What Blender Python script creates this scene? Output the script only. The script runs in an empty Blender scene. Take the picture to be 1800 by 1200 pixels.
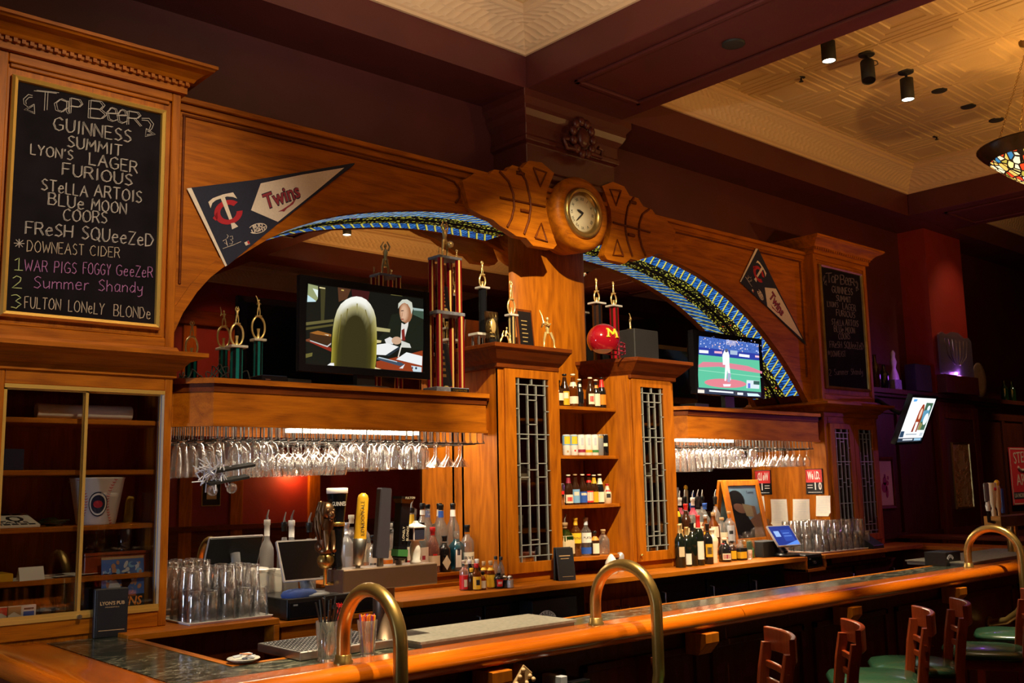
import bpy, math, random
from math import sin, cos, pi, radians, sqrt, atan2, hypot
from mathutils import Matrix, Vector
random.seed(7)
D = bpy.data
S = bpy.context.scene
COL = S.collection

# ------------------------------------------------------------------ camera
F = 1758.1
CAM = Vector((0, 0, 1.70))
YAW, PIT, ROL = radians(41.687), radians(8.207), radians(-1.126)
fw = Vector((sin(YAW)*cos(PIT), cos(YAW)*cos(PIT), sin(PIT)))
r0 = Vector((cos(YAW), -sin(YAW), 0))
u0 = r0.cross(fw)
RV = cos(ROL)*r0 + sin(ROL)*u0
UV = -sin(ROL)*r0 + cos(ROL)*u0
cd = D.cameras.new('camera')
cam = D.objects.new('camera', cd)
COL.objects.link(cam)
cd.sensor_width = 36
cd.lens = 36*F/1800
cd.clip_start = 0.05
cam.matrix_world = Matrix(((RV.x, UV.x, -fw.x, CAM.x), (RV.y, UV.y, -fw.y, CAM.y), (RV.z, UV.z, -fw.z, CAM.z), (0, 0, 0, 1)))
S.camera = cam

# ------------------------------------------------------------------ world, exposure, large lights
w = D.worlds.new('world'); S.world = w; w.use_nodes = True
bgn = w.node_tree.nodes['Background']
bgn.inputs[0].default_value = (1.0, 0.74, 0.68, 1); bgn.inputs[1].default_value = 0.016
S.view_settings.view_transform = 'Standard'; S.view_settings.look = 'None'
S.view_settings.gamma = 1; S.view_settings.use_curve_mapping = False
S.view_settings.exposure = 0.35
WARM = (1.0, 0.82, 0.52)

def light(name, typ, loc, power, col=WARM, target=None, **kw):
    l = D.lights.new(name, typ); l.energy = power; l.color = col
    o = D.objects.new(name, l); COL.objects.link(o); o.location = loc
    if target is not None:
        o.rotation_euler = (Vector(target)-Vector(loc)).to_track_quat('-Z', 'Y').to_euler()
    for k, v in kw.items(): setattr(l, k, v)
    return o

# track spots of the left ceiling bay (behind and above the viewer) aimed at the back bar
light('spot_light_arch', 'SPOT', (3.0, 1.9, 4.72), 1150, WARM, (5.05, 5.0, 2.1), spot_size=radians(38), spot_blend=.7, shadow_soft_size=.03)
light('spot_light_board', 'SPOT', (1.9, 1.6, 4.72), 300, WARM, (1.6, 4.75, 2.6), spot_size=radians(46), spot_blend=.8, shadow_soft_size=.03)
light('spot_light_shelf', 'SPOT', (3.2, 2.3, 4.72), 190, WARM, (3.1, 4.75, 1.2), spot_size=radians(40), spot_blend=.9, shadow_soft_size=.03)
light('spot_light_counter', 'SPOT', (6.35, 3.4, 4.5), 520, WARM, (5.7, 4.5, 1.1), spot_size=radians(40), spot_blend=.8, shadow_soft_size=.03)
light('spot_light_right', 'SPOT', (7.3, 3.2, 4.5), 110, WARM, (7.2, 4.7, 1.2), spot_size=radians(44), spot_blend=.8, shadow_soft_size=.03)
for i, (x, y, t) in enumerate(((1.6, 2.7, (1.5, 3.1, 1.07)), (2.6, 2.6, (2.7, 3.1, 1.07)), (4.1, 2.5, (4.2, 3.1, 1.07)), (6.3, 2.6, (6.4, 3.1, 1.07)))):
    light('bar_downlight', 'SPOT', (x, y, 4.3 if i == 2 else 4.72), 550 if i == 0 else 1000, WARM, t, spot_size=radians(36), spot_blend=.7, shadow_soft_size=.03)
# purple sign glow from the far right of the room
light('purple_sign_glow', 'SPOT', (11.8, 2.4, 2.7), 40, (0.80, 0.18, 0.85), (8.8, 4.75, 2.0), spot_size=radians(60), spot_blend=1.0, shadow_soft_size=.05)
light('purple_shelf_glow', 'POINT', (9.5, 4.72, 2.75), .9, (0.42, 0.08, 1.0), shadow_soft_size=.03)
light('red_wall_glow', 'SPOT', (11.0, 3.6, 4.6), 34, (1.0, 0.50, 0.3), (10.8, 4.9, 3.4), spot_size=radians(44), spot_blend=.9, shadow_soft_size=.03)
light('front_wall_glow', 'SPOT', (5.4, -1.2, 4.3), 45, (1.0, 0.42, 0.2), (6.2, -2.7, 3.4), spot_size=radians(60), spot_blend=.9, shadow_soft_size=.03)
light('sign_fill', 'SPOT', (11.8, 3.0, 4.6), 110, (1, .75, .6), (12.6, 4.95, 1.7), spot_size=radians(30), spot_blend=.7, shadow_soft_size=.03)  # fill added to brighten the red sign, no fixture here
light('side_room_fill', 'SPOT', (10.4, 2.6, 4.6), 90, WARM, (10.6, 5.0, 1.5), spot_size=radians(60), spot_blend=1.0, shadow_soft_size=.05)  # fill added to lift the dark panelling and frames at far right
# cool daylight from the street door far to the left
light('door_daylight', 'AREA', (-2.6, 3.4, 1.5), 5, (0.62, 0.75, 1.0), (2.2, 4.7, 1.15), shape='RECTANGLE', size=.4, size_y=1.2, spread=radians(50))

# ------------------------------------------------------------------ picture point -> point on a real plane
def ray(px, py):
    return RV*((px-900)/F) + UV*(-(py-600)/F) + fw
def atY(px, py, y):
    d = ray(px, py); return CAM + d*((y-CAM.y)/d.y)
def atX(px, py, x):
    d = ray(px, py); return CAM + d*((x-CAM.x)/d.x)
def atZ(px, py, z):
    d = ray(px, py); return CAM + d*((z-CAM.z)/d.z)
def zat(px, py, x, y):
    d = ray(px, py); t = hypot(x, y)/hypot(d.x, d.y); return CAM.z + d.z*t

# ------------------------------------------------------------------ mesh builder
class MB:
    def __init__(s):
        s.v = []; s.f = []; s.sm = []; s.mi = []; s.cl = []; s.uv = []; s.M = None; s.col = None; s.m = 0
    def add(s, vs, fs, smooth=False, uvs=None):
        b = len(s.v)
        for p in vs:
            s.v.append(tuple(s.M @ Vector(p)) if s.M is not None else tuple(p))
        for i, f in enumerate(fs):
            s.f.append([b+k for k in f]); s.sm.append(smooth); s.mi.append(s.m); s.cl.append(s.col)
            s.uv.append(uvs[i] if uvs else None)
        return s
    def box(s, x0, x1, y0, y1, z0, z1):
        vs = [(x0,y0,z0),(x1,y0,z0),(x1,y1,z0),(x0,y1,z0),(x0,y0,z1),(x1,y0,z1),(x1,y1,z1),(x0,y1,z1)]
        return s.add(vs, [(0,3,2,1),(4,5,6,7),(0,1,5,4),(1,2,6,5),(2,3,7,6),(3,0,4,7)])
    def prism(s, poly, ax, a, b, smooth=False):
        n = len(poly)
        f = {'x': lambda p, h: (h, p[0], p[1]), 'y': lambda p, h: (p[0], h, p[1]), 'z': lambda p, h: (p[0], p[1], h)}[ax]
        vs = [f(p, a) for p in poly] + [f(p, b) for p in poly]
        s.add(vs, [list(range(n)), list(range(2*n-1, n-1, -1))])
        s.add(vs, [(i, (i+1) % n, n+(i+1) % n, n+i) for i in range(n)], smooth)
        return s
    def loft(s, rings, smooth=True, closed=True, caps=True, loop=False):
        n = len(rings[0]); vs = [p for r in rings for p in r]; fs = []
        m = len(rings)
        for i in range(m if loop else m-1):
            j2 = (i+1) % m
            for j in range(n if closed else n-1):
                k = (j+1) % n
                fs.append((i*n+j, i*n+k, j2*n+k, j2*n+j))
        s.add(vs, fs, smooth)
        if caps and closed and not loop:
            s.add(rings[0], [list(range(n-1, -1, -1))]); s.add(rings[-1], [list(range(n))])
        return s
    def lathe(s, prof, c=(0, 0, 0), seg=20, sq=0, smooth=True, sx=1, sy=1, rot=0, caps=True):
        rings = []
        for r, z in prof:
            ring = []
            for i in range(seg):
                a = 2*pi*i/seg + rot; k = 1
                if sq: k = 1/((abs(cos(a))**sq + abs(sin(a))**sq)**(1/sq))
                ring.append((c[0]+r*k*cos(a)*sx, c[1]+r*k*sin(a)*sy, c[2]+z))
            rings.append(ring)
        return s.loft(rings, smooth, caps=caps)
    def cyl(s, c, r, h, seg=16, r2=None):
        return s.lathe([(r, 0), (r if r2 is None else r2, h)], c, seg)
    def tube(s, pts, r, seg=8, closed=False, caps=True):
        P = [Vector(p) for p in pts]; n = len(P); rings = []; nrm = None
        for i in range(n):
            if closed: t = P[(i+1) % n]-P[i-1]
            else: t = P[min(i+1, n-1)]-P[max(i-1, 0)]
            if t.length < 1e-9: t = Vector((0, 0, 1))
            t.normalize()
            if nrm is None:
                nrm = t.orthogonal().normalized()
            nrm = nrm - t*nrm.dot(t)
            if nrm.length < 1e-6: nrm = t.orthogonal()
            nrm.normalize(); bi = t.cross(nrm)
            rr = r[i] if isinstance(r, (list, tuple)) else r
            rings.append([tuple(P[i]+nrm*(rr*cos(2*pi*k/seg))+bi*(rr*sin(2*pi*k/seg))) for k in range(seg)])
        return s.loft(rings, True, True, caps and not closed, closed)
    def sphere(s, c, r, seg=14, rings=8):
        if not isinstance(r, (list, tuple)): r = (r, r, r)
        rs = []
        for i in range(rings+1):
            a = -pi/2 + pi*i/rings
            k = max(cos(a), .02)
            rs.append([(c[0]+r[0]*k*cos(2*pi*j/seg), c[1]+r[1]*k*sin(2*pi*j/seg), c[2]+r[2]*sin(a)) for j in range(seg)])
        return s.loft(rs)
    def quad(s, a, b, c, d, smooth=False):
        return s.add([a, b, c, d], [(0, 1, 2, 3)], smooth)
    def ngon(s, pts):
        return s.add(pts, [list(range(len(pts)))])

def mesh_of(name, mb, mats, org=(0, 0, 0)):
    me = D.meshes.new(name)
    o = Vector(org)
    me.from_pydata([tuple(Vector(p)-o) for p in mb.v], [], mb.f)
    if not isinstance(mats, (list, tuple)): mats = [mats]
    for m in mats: me.materials.append(m)
    me.polygons.foreach_set('use_smooth', mb.sm)
    if len(mats) > 1: me.polygons.foreach_set('material_index', mb.mi)
    if any(c is not None for c in mb.cl):
        ca = me.color_attributes.new('Col', 'FLOAT_COLOR', 'CORNER')
        arr = []
        for f, c in zip(mb.f, mb.cl):
            c = c or (0, 0, 0)
            if isinstance(c[0], (tuple, list)):
                for k in c: arr += [k[0], k[1], k[2], 1.0]
            else: arr += [c[0], c[1], c[2], 1.0]*len(f)
        ca.data.foreach_set('color', arr)
    if any(u is not None for u in mb.uv):
        ul = me.uv_layers.new(name='UVMap'); arr = []
        for f, u in zip(mb.f, mb.uv):
            for k in range(len(f)):
                arr += list(u[k]) if u else [0, 0]
        ul.data.foreach_set('uv', arr)
    me.update()
    return me

def props(o, label=None, cat=None, group=None, kind=None):
    if label: o['label'] = label
    if cat: o['category'] = cat
    if group: o['group'] = group
    if kind: o['kind'] = kind
    return o

def obj(name, mb, mats, parent=None, bevel=0, label=None, cat=None, group=None, kind=None, loc=None):
    """one mesh object; mesh coordinates are world ones unless loc is given (then local)"""
    if loc is not None: org = (0, 0, 0)
    elif parent is not None:
        org = parent.get('_o', (0, 0, 0))
    else:
        if mb.v:
            xs = [p[0] for p in mb.v]; ys = [p[1] for p in mb.v]; zs = [p[2] for p in mb.v]
            org = ((min(xs)+max(xs))/2, (min(ys)+max(ys))/2, min(zs))
        else: org = (0, 0, 0)
    me = mesh_of(name, mb, mats, org)
    o = D.objects.new(name, me); COL.objects.link(o)
    if parent is not None:
        o.parent = parent
        if loc is not None: o.location = loc
        o['_o'] = tuple(org)
    else:
        o.location = loc if loc is not None else org
        o['_o'] = tuple(org)
    if bevel:
        b = o.modifiers.new('bevel', 'BEVEL'); b.width = bevel; b.segments = 1; b.limit_method = 'ANGLE'; b.angle_limit = radians(40)
    return props(o, label, cat, group, kind)

def thing(name, label, cat, loc, group=None, rz=0, kind=None, world=True):
    o = D.objects.new(name, None); COL.objects.link(o); o.location = loc; o.rotation_euler = (0, 0, rz)
    o.empty_display_size = .05
    o['_o'] = tuple(loc) if world else (0, 0, 0)
    return props(o, label, cat, group, kind)

def dup(o, loc=None, rz=None, label=None, group=None, parent=None):
    c = o.copy(); COL.objects.link(c)
    if parent is not None: c.parent = parent
    if loc is not None: c.location = loc
    if rz is not None: c.rotation_euler = (0, 0, rz)
    if label: c['label'] = label
    if group: c['group'] = group
    for ch in list(o.children): dup(ch, parent=c)
    return c

# ------------------------------------------------------------------ text
_tc = {}
def text_mesh(body, size, ext=0.0, align='CENTER', shear=0.0, bold=0.0):
    cu = D.curves.new('t', 'FONT'); cu.body = body; cu.size = size; cu.align_x = align; cu.align_y = 'CENTER'; cu.extrude = ext
    cu.shear = shear; cu.offset = bold; cu.resolution_u = 2
    o = D.objects.new('t', cu); COL.objects.link(o)
    dg = bpy.context.evaluated_depsgraph_get(); dg.update()
    me = D.meshes.new_from_object(o.evaluated_get(dg))
    vs = [tuple(v.co) for v in me.vertices]; fs = [list(p.vertices) for p in me.polygons]
    D.objects.remove(o); D.curves.remove(cu); D.meshes.remove(me)
    return vs, fs
def add_text(mb, body, size, M, ext=0.0005, align='CENTER', fitw=None, shear=0.0, bold=0.0, warp=None):
    vs, fs = text_mesh(body, size, ext, align, shear, bold)
    if fitw and vs:
        xs = [v[0] for v in vs]; k = fitw/max(1e-6, max(xs)-min(xs)); vs = [(v[0]*k, v[1], v[2]) for v in vs]
    if warp: vs = [warp(v) for v in vs]
    mb.add([tuple(M @ Vector(v)) for v in vs], fs)
    return mb
def fr(o, x, n):
    """frame at o with local +x along x and +z along normal n (towards the viewer)"""
    x = Vector(x).normalized(); n = Vector(n).normalized(); y = n.cross(x).normalized(); x = y.cross(n)
    o = Vector(o)
    return Matrix(((x.x, y.x, n.x, o.x), (x.y, y.y, n.y, o.y), (x.z, y.z, n.z, o.z), (0, 0, 0, 1)))

# stroke letters for the chalk hand (unit box, x 0..w, y 0..1)
SF = {
 'A': (.7, [[(0,0),(.35,1),(.7,0)],[(.14,.4),(.56,.4)]]), 'B': (.6, [[(0,0),(0,1),(.4,1),(.52,.8),(.4,.55),(0,.52)],[(.4,.54),(.6,.3),(.45,.03),(0,0)]]),
 'C': (.62, [[(.6,.85),(.4,1),(.12,.85),(0,.5),(.12,.12),(.4,0),(.62,.15)]]), 'D': (.65, [[(0,0),(0,1),(.35,.97),(.65,.55),(.45,.1),(0,0)]]),
 'E': (.52, [[(.52,1),(0,1),(0,0),(.52,0)],[(0,.52),(.42,.52)]]), 'F': (.5, [[(.5,1),(0,1),(0,0)],[(0,.52),(.4,.52)]]),
 'G': (.68, [[(.62,.85),(.38,1),(.1,.82),(0,.45),(.14,.08),(.42,0),(.66,.15),(.66,.45),(.4,.45)]]), 'H': (.6, [[(0,0),(0,1)],[(.6,0),(.6,1)],[(0,.5),(.6,.5)]]),
 'I': (.2, [[(.1,0),(.1,1)]]), 'L': (.48, [[(0,1),(0,0),(.48,0)]]), 'M': (.78, [[(0,0),(.08,1),(.39,.35),(.7,1),(.78,0)]]),
 'N': (.62, [[(0,0),(0,1),(.62,0),(.62,1)]]), 'O': (.7, [[(.35,1),(.08,.8),(0,.45),(.12,.1),(.38,0),(.62,.15),(.7,.5),(.6,.85),(.35,1)]]),
 'P': (.55, [[(0,0),(0,1),(.42,.98),(.55,.75),(.42,.5),(0,.47)]]), 'Q': (.72, [[(.35,1),(.08,.8),(0,.45),(.12,.1),(.38,0),(.62,.15),(.7,.5),(.6,.85),(.35,1)],[(.45,.25),(.74,-.08)]]),
 'R': (.58, [[(0,0),(0,1),(.42,.98),(.54,.76),(.42,.52),(0,.48)],[(.3,.5),(.6,0)]]), 'S': (.52, [[(.5,.88),(.26,1),(.04,.8),(.14,.58),(.4,.45),(.52,.22),(.3,0),(0,.1)]]),
 'T': (.62, [[(0,1),(.62,1)],[(.31,1),(.31,0)]]), 'U': (.6, [[(0,1),(.02,.25),(.2,0),(.42,.02),(.58,.25),(.6,1)]]),
 'W': (.85, [[(0,1),(.2,0),(.42,.7),(.64,0),(.85,1)]]), 'Y': (.6, [[(0,1),(.3,.5),(.6,1)],[(.3,.5),(.26,0)]]), 'Z': (.55, [[(0,1),(.55,1),(0,0),(.55,0)]]),
 "'": (.15, [[(.1,1),(.05,.78)]]), ' ': (.4, []),
 'a': (.5, [[(.46,.6),(.2,.68),(.02,.4),(.08,.06),(.28,.02),(.46,.3)],[(.46,.65),(.46,.1),(.54,0)]]), 'e': (.5, [[(.02,.36),(.46,.4),(.4,.62),(.2,.66),(.02,.4),(.1,.06),(.3,0),(.48,.12)]]),
 'u': (.46, [[(0,.62),(.04,.12),(.2,0),(.42,.2)],[(.44,.62),(.46,0)]]), 'm': (.7, [[(0,0),(.02,.62)],[(.02,.45),(.2,.62),(.34,.5),(.35,0)],[(.36,.45),(.54,.62),(.68,.5),(.7,0)]]),
 'r': (.36, [[(0,0),(.02,.62)],[(.02,.42),(.2,.6),(.36,.56)]]), 'h': (.48, [[(0,0),(.02,1)],[(.02,.42),(.24,.62),(.44,.5),(.46,0)]]),
 'n': (.46, [[(0,0),(.02,.62)],[(.02,.42),(.24,.62),(.44,.48),(.46,0)]]), 'd': (.5, [[(.46,.56),(.2,.62),(.02,.32),(.14,.02),(.34,.06),(.46,.3)],[(.48,1),(.48,0)]]),
 'y': (.46, [[(0,.6),(.06,.26),(.24,.2),(.42,.34)],[(.46,.62),(.42,-.2),(.2,-.36),(.02,-.26)]]),
 '1': (.3, [[(0,.75),(.16,1),(.16,0)],[(0,0),(.32,0)]]), '2': (.5, [[(.02,.8),(.2,1),(.44,.86),(.4,.55),(0,0),(.5,.02)]]), '3': (.5, [[(0,.92),(.24,1),(.46,.8),(.2,.54),(.48,.3),(.26,0),(0,.08)]]),
 '*': (.7, [[(.35,.1),(.35,.95)],[(0,.5),(.7,.55)],[(.1,.2),(.6,.85)],[(.6,.2),(.1,.85)]]),
}
def strokes(txt):
    x = 0; out = []
    for ch in txt:
        w_, st = SF.get(ch, SF[' '])
        for s_ in st: out.append([(x+a, b) for a, b in s_])
        x += w_ + .2
    return out, x-.2
def chalk(mb, txt, a, b, h, rad=.0022, dbl=False):
    """write txt on the board face (plane of constant y) from world point a to b (baseline), letter height h"""
    st, wd = strokes(txt); a = Vector(a); b = Vector(b)
    for s_ in st:
        for off in ((0, 0), (.09, .04)) if dbl else ((0, 0),):
            pts = []
            n = len(s_)
            for i, (x, y) in enumerate(s_):
                if i and n > 2:
                    px_, py_ = s_[i-1]; pts.append(((px_+x)/2, (py_+y)/2))
                pts.append((x, y))
            P = []
            for x, y in pts:
                p = a.lerp(b, (x+off[0]*.8)/max(wd, .01)) + Vector((0, 0, (y+off[1])*h))
                P.append(p + Vector((random.uniform(-.001, .001), 0, random.uniform(-.001, .001))))
            mb.tube(P, rad, 4)

# ------------------------------------------------------------------ materials
M = {}
def nt(name):
    m = D.materials.new(name); m.use_nodes = True
    t = m.node_tree; b = t.nodes['Principled BSDF']
    return m, t, b
def node(t, typ, **kw):
    n = t.nodes.new(typ)
    for k, v in kw.items():
        if k.startswith('i_'):
            n.inputs[k[2:].replace('_', ' ')].default_value = v
        else: setattr(n, k, v)
    return n
def ramp(t, stops, interp='LINEAR'):
    r = t.nodes.new('ShaderNodeValToRGB'); e = r.color_ramp.elements; r.color_ramp.interpolation = interp
    while len(e) < len(stops): e.new(.5)
    for k, (p, c) in enumerate(stops):
        e[k].position = p; e[k].color = (*c, 1)
    return r
def mapped(t, scale, coord='Object', rot=(0, 0, 0)):
    tc = t.nodes.new('ShaderNodeTexCoord'); mp = t.nodes.new('ShaderNodeMapping')
    mp.inputs['Scale'].default_value = scale; mp.inputs['Rotation'].default_value = rot
    t.links.new(tc.outputs[coord], mp.inputs['Vector']); return mp.outputs[0]
def math_(t, op, a, b=None):
    n = t.nodes.new('ShaderNodeMath'); n.operation = op
    for i, x in enumerate((a, b)):
        if x is None: continue
        if isinstance(x, (int, float)): n.inputs[i].default_value = x
        else: t.links.new(x, n.inputs[i])
    return n.outputs[0]
def mixc(t, fac, a, b, mode='MIX'):
    n = t.nodes.new('ShaderNodeMix'); n.data_type = 'RGBA'; n.blend_type = mode
    for s_, x in ((0, fac), (6, a), (7, b)):
        if hasattr(x, 'links') or hasattr(x, 'is_linked'): t.links.new(x, n.inputs[s_])
        elif isinstance(x, (int, float)): n.inputs[s_].default_value = x
        else: n.inputs[s_].default_value = (*x, 1)
    return n.outputs[2]
def plain(name, col, rough=.5, metal=0, coat=0, emit=0, alpha=1, spec=.5, var=0, bump=0, bscale=80):
    m, t, b = nt(name)
    b.inputs['Base Color'].default_value = (*col, 1); b.inputs['Roughness'].default_value = rough
    b.inputs['Metallic'].default_value = metal; b.inputs['Coat Weight'].default_value = coat
    b.inputs['Specular IOR Level'].default_value = spec
    if emit:
        b.inputs['Emission Color'].default_value = (*col, 1); b.inputs['Emission Strength'].default_value = emit
    if var or bump:
        nz = node(t, 'ShaderNodeTexNoise'); nz.inputs['Scale'].default_value = bscale; nz.inputs['Detail'].default_value = 4
        t.links.new(mapped(t, (1, 1, 1)), nz.inputs['Vector'])
        if var:
            d = tuple(c*(1-var) for c in col); u = tuple(min(1, c*(1+var)) for c in col)
            r = ramp(t, [(.3, d), (.7, u)]); t.links.new(nz.outputs[0], r.inputs[0]); t.links.new(r.outputs[0], b.inputs['Base Color'])
        if bump:
            bp = node(t, 'ShaderNodeBump'); bp.inputs['Strength'].default_value = bump; bp.inputs['Distance'].default_value = .002
            t.links.new(nz.outputs[0], bp.inputs['Height']); t.links.new(bp.outputs[0], b.inputs['Normal'])
    M[name] = m; return m
def wood(name, light, dark, axis, rough=.5, coat=0, ring=7.0, freq=1.0):
    """oak-like grain along the given axis: broad cathedral figure, fine pores"""
    m, t, b = nt(name)
    a = 'xyz'.index(axis)
    def sc(al, ac):
        v = [ac*freq]*3; v[a] = al*freq; return tuple(v)
    n1 = node(t, 'ShaderNodeTexNoise'); n1.inputs['Scale'].default_value = 1; n1.inputs['Detail'].default_value = 2; n1.inputs['Distortion'].default_value = .3
    t.links.new(mapped(t, sc(.9, 6.5)), n1.inputs['Vector'])
    s_ = math_(t, 'SINE', math_(t, 'MULTIPLY', n1.outputs[0], ring*6.28))
    n2 = node(t, 'ShaderNodeTexNoise'); n2.inputs['Scale'].default_value = 1; n2.inputs['Detail'].default_value = 5; n2.inputs['Roughness'].default_value = .7
    t.links.new(mapped(t, sc(9, 230)), n2.inputs['Vector'])
    n3 = node(t, 'ShaderNodeTexNoise'); n3.inputs['Scale'].default_value = 1; n3.inputs['Detail'].default_value = 2
    t.links.new(mapped(t, sc(2.2, 34)), n3.inputs['Vector'])
    f = math_(t, 'ADD', math_(t, 'MULTIPLY', s_, .10), math_(t, 'ADD', math_(t, 'MULTIPLY', n2.outputs[0], .85), math_(t, 'MULTIPLY', n3.outputs[0], .40)))
    r = ramp(t, [(.28, dark), (.55, tuple((x*.55+y*.45) for x, y in zip(light, dark))), (.85, light)])
    t.links.new(f, r.inputs[0]); t.links.new(r.outputs[0], b.inputs['Base Color'])
    b.inputs['Specular IOR Level'].default_value = .5 if coat else .18
    b.inputs['Roughness'].default_value = rough; b.inputs['Coat Weight'].default_value = coat; b.inputs['Coat Roughness'].default_value = .2
    bp = node(t, 'ShaderNodeBump'); bp.inputs['Strength'].default_value = .12; bp.inputs['Distance'].default_value = .001
    t.links.new(n2.outputs[0], bp.inputs['Height']); t.links.new(bp.outputs[0], b.inputs['Normal'])
    M[name] = m; return m
OL, OD = (.47, .135, .0035), (.155, .032, .001)
for ax in 'xyz': wood('oak_'+ax, OL, OD, ax)
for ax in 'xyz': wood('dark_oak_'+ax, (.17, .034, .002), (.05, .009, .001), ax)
for ax in 'xy': wood('bar_rail_'+ax, (.62, .140, .003), (.36, .066, .002), ax, rough=.16, coat=.8, ring=3)
wood('stool_wood', (.32, .050, .009), (.18, .025, .005), 'z', rough=.3, coat=.3)
wood('panel_wood', (.085, .018, .005), (.034, .007, .002), 'z', rough=.4)

plain('maroon_paint', (.085, .0125, .011), .55, var=.12, bscale=3)
plain('beam_paint', (.080, .0135, .0125), .5, var=.12, bscale=3)
plain('capital_paint', (.080, .014, .009), .35)
plain('red_paint', (.26, .020, .010), .55, var=.1, bscale=4)
plain('floor_wood', (.05, .022, .012), .4)
def tile_material(name, c, rough=.45):
    m, t, b = nt(name)
    nz = node(t, 'ShaderNodeTexNoise'); nz.inputs['Scale'].default_value = 2.2; nz.inputs['Detail'].default_value = 3
    t.links.new(mapped(t, (1, 1, 1)), nz.inputs['Vector'])
    r = ramp(t, [(.3, tuple(x*.85 for x in c)), (.75, c)]); t.links.new(nz.outputs[0], r.inputs[0]); t.links.new(r.outputs[0], b.inputs['Base Color'])
    b.inputs['Roughness'].default_value = rough
    M[name] = m
tile_material('ceiling_tin', (.62, .42, .20))
def crown_material():
    m, t, b = nt('crown_plaster')
    b.inputs['Base Color'].default_value = (.62, .42, .25, 1); b.inputs['Roughness'].default_value = .5
    tc = t.nodes.new('ShaderNodeTexCoord')
    sp = node(t, 'ShaderNodeSeparateXYZ'); t.links.new(tc.outputs['UV'], sp.inputs[0])
    a = math_(t, 'ABSOLUTE', math_(t, 'SINE', math_(t, 'MULTIPLY', sp.outputs[0], 46)))
    v = math_(t, 'SINE', math_(t, 'MULTIPLY', sp.outputs[1], 3.14159))
    h = math_(t, 'MULTIPLY', a, v)
    bp = node(t, 'ShaderNodeBump'); bp.inputs['Strength'].default_value = .9; bp.inputs['Distance'].default_value = .005
    t.links.new(h, bp.inputs['Height']); t.links.new(bp.outputs[0], b.inputs['Normal'])
    M['crown_plaster'] = m
crown_material()
def marble():
    m, t, b = nt('green_marble')
    n = node(t, 'ShaderNodeTexNoise'); n.inputs['Scale'].default_value = 5; n.inputs['Detail'].default_value = 8; n.inputs['Distortion'].default_value = 1.6
    t.links.new(mapped(t, (1, 1.8, 1), rot=(0, 0, .5)), n.inputs['Vector'])
    v = math_(t, 'ABSOLUTE', math_(t, 'SUBTRACT', n.outputs[0], .5))
    r = ramp(t, [(0, (.30, .28, .20)), (.010, (.09, .09, .065)), (.05, (.018, .024, .018)), (.14, (.030, .036, .026)), (.3, (.012, .016, .012))])
    t.links.new(v, r.inputs[0]); t.links.new(r.outputs[0], b.inputs['Base Color'])
    b.inputs['Roughness'].default_value = .17
    M['green_marble'] = m
marble()
def mirror_mat():
    m, t, b = nt('mirror_silver')
    b.inputs['Base Color'].default_value = (.80, .78, .75, 1); b.inputs['Metallic'].default_value = 1; b.inputs['Roughness'].default_value = .012
    M['mirror_silver'] = m
mirror_mat()
def glassy(name, tint=(1, 1, 1), gloss=.09, rough=.03, body=(0.8, .8, .8), bodyf=0.0):
    """thin clear glass: straight-through plus edge reflection (and an optional milky body)"""
    m = D.materials.new(name); m.use_nodes = True; t = m.node_tree; t.nodes.clear()
    out = node(t, 'ShaderNodeOutputMaterial')
    tr = node(t, 'ShaderNodeBsdfTransparent'); tr.inputs[0].default_value = (*tint, 1)
    gl = node(t, 'ShaderNodeBsdfGlossy'); gl.inputs[0].default_value = (1, 1, 1, 1); gl.inputs[1].default_value = rough
    lw = node(t, 'ShaderNodeLayerWeight'); lw.inputs[0].default_value = .35
    f = math_(t, 'ADD', math_(t, 'MULTIPLY', lw.outputs[0], .55), gloss)
    mx = node(t, 'ShaderNodeMixShader'); t.links.new(f, mx.inputs[0])
    base = tr
    if bodyf:
        df = node(t, 'ShaderNodeBsdfTranslucent'); df.inputs[0].default_value = (*body, 1)
        d2 = node(t, 'ShaderNodeBsdfDiffuse'); d2.inputs[0].default_value = (*body, 1)
        m3 = node(t, 'ShaderNodeMixShader'); m3.inputs[0].default_value = .5
        t.links.new(df.outputs[0], m3.inputs[1]); t.links.new(d2.outputs[0], m3.inputs[2])
        m2 = node(t, 'ShaderNodeMixShader'); m2.inputs[0].default_value = bodyf
        t.links.new(tr.outputs[0], m2.inputs[1]); t.links.new(m3.outputs[0], m2.inputs[2]); base = m2
    t.links.new(base.outputs[0], mx.inputs[1]); t.links.new(gl.outputs[0], mx.inputs[2]); t.links.new(mx.outputs[0], out.inputs[0])
    M[name] = m
glassy('clear_glass', (.97, .97, .97), .06)
glassy('stem_glass', (.97, .97, .97), .08, .05, (.9, .9, .88), .05)
glassy('pint_glass', (.98, .98, .975), .09, .06, (.9, .92, 1.0), .02)
glassy('pane_glass', (.93, .93, .93), .012, .02)
glassy('leaded_pane', (.80, .78, .74), .09, .03)
glassy('clear_bottle', (.90, .92, .92), .10, .03, (.8, .85, .85), .14)
glassy('frosted_bottle', (.5, .5, .5), .08, .3, (.70, .70, .70), .6)
glassy('etched_glass', (.55, .5, .55), .06, .2, (.5, .5, .55), .25)
glassy('blue_bottle', (.10, .42, .55), .12, .03, (.05, .30, .42), .35)
glassy('pale_pink_bottle', (.9, .62, .55), .10, .03, (.8, .4, .35), .25)
glassy('amber_bottle', (.55, .20, .04), .10, .03, (.45, .14, .02), .35)
glassy('green_bottle', (.05, .16, .03), .10, .03, (.02, .08, .01), .55)
plain('black_bottle', (.010, .010, .012), .10, spec=.6)
plain('brown_bottle', (.035, .012, .005), .10, spec=.6)
plain('wine_bottle', (.008, .012, .008), .10, spec=.6)
plain('cream_bottle', (.78, .66, .46), .3)
plain('brass', (.62, .40, .10), .25, .85)
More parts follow.
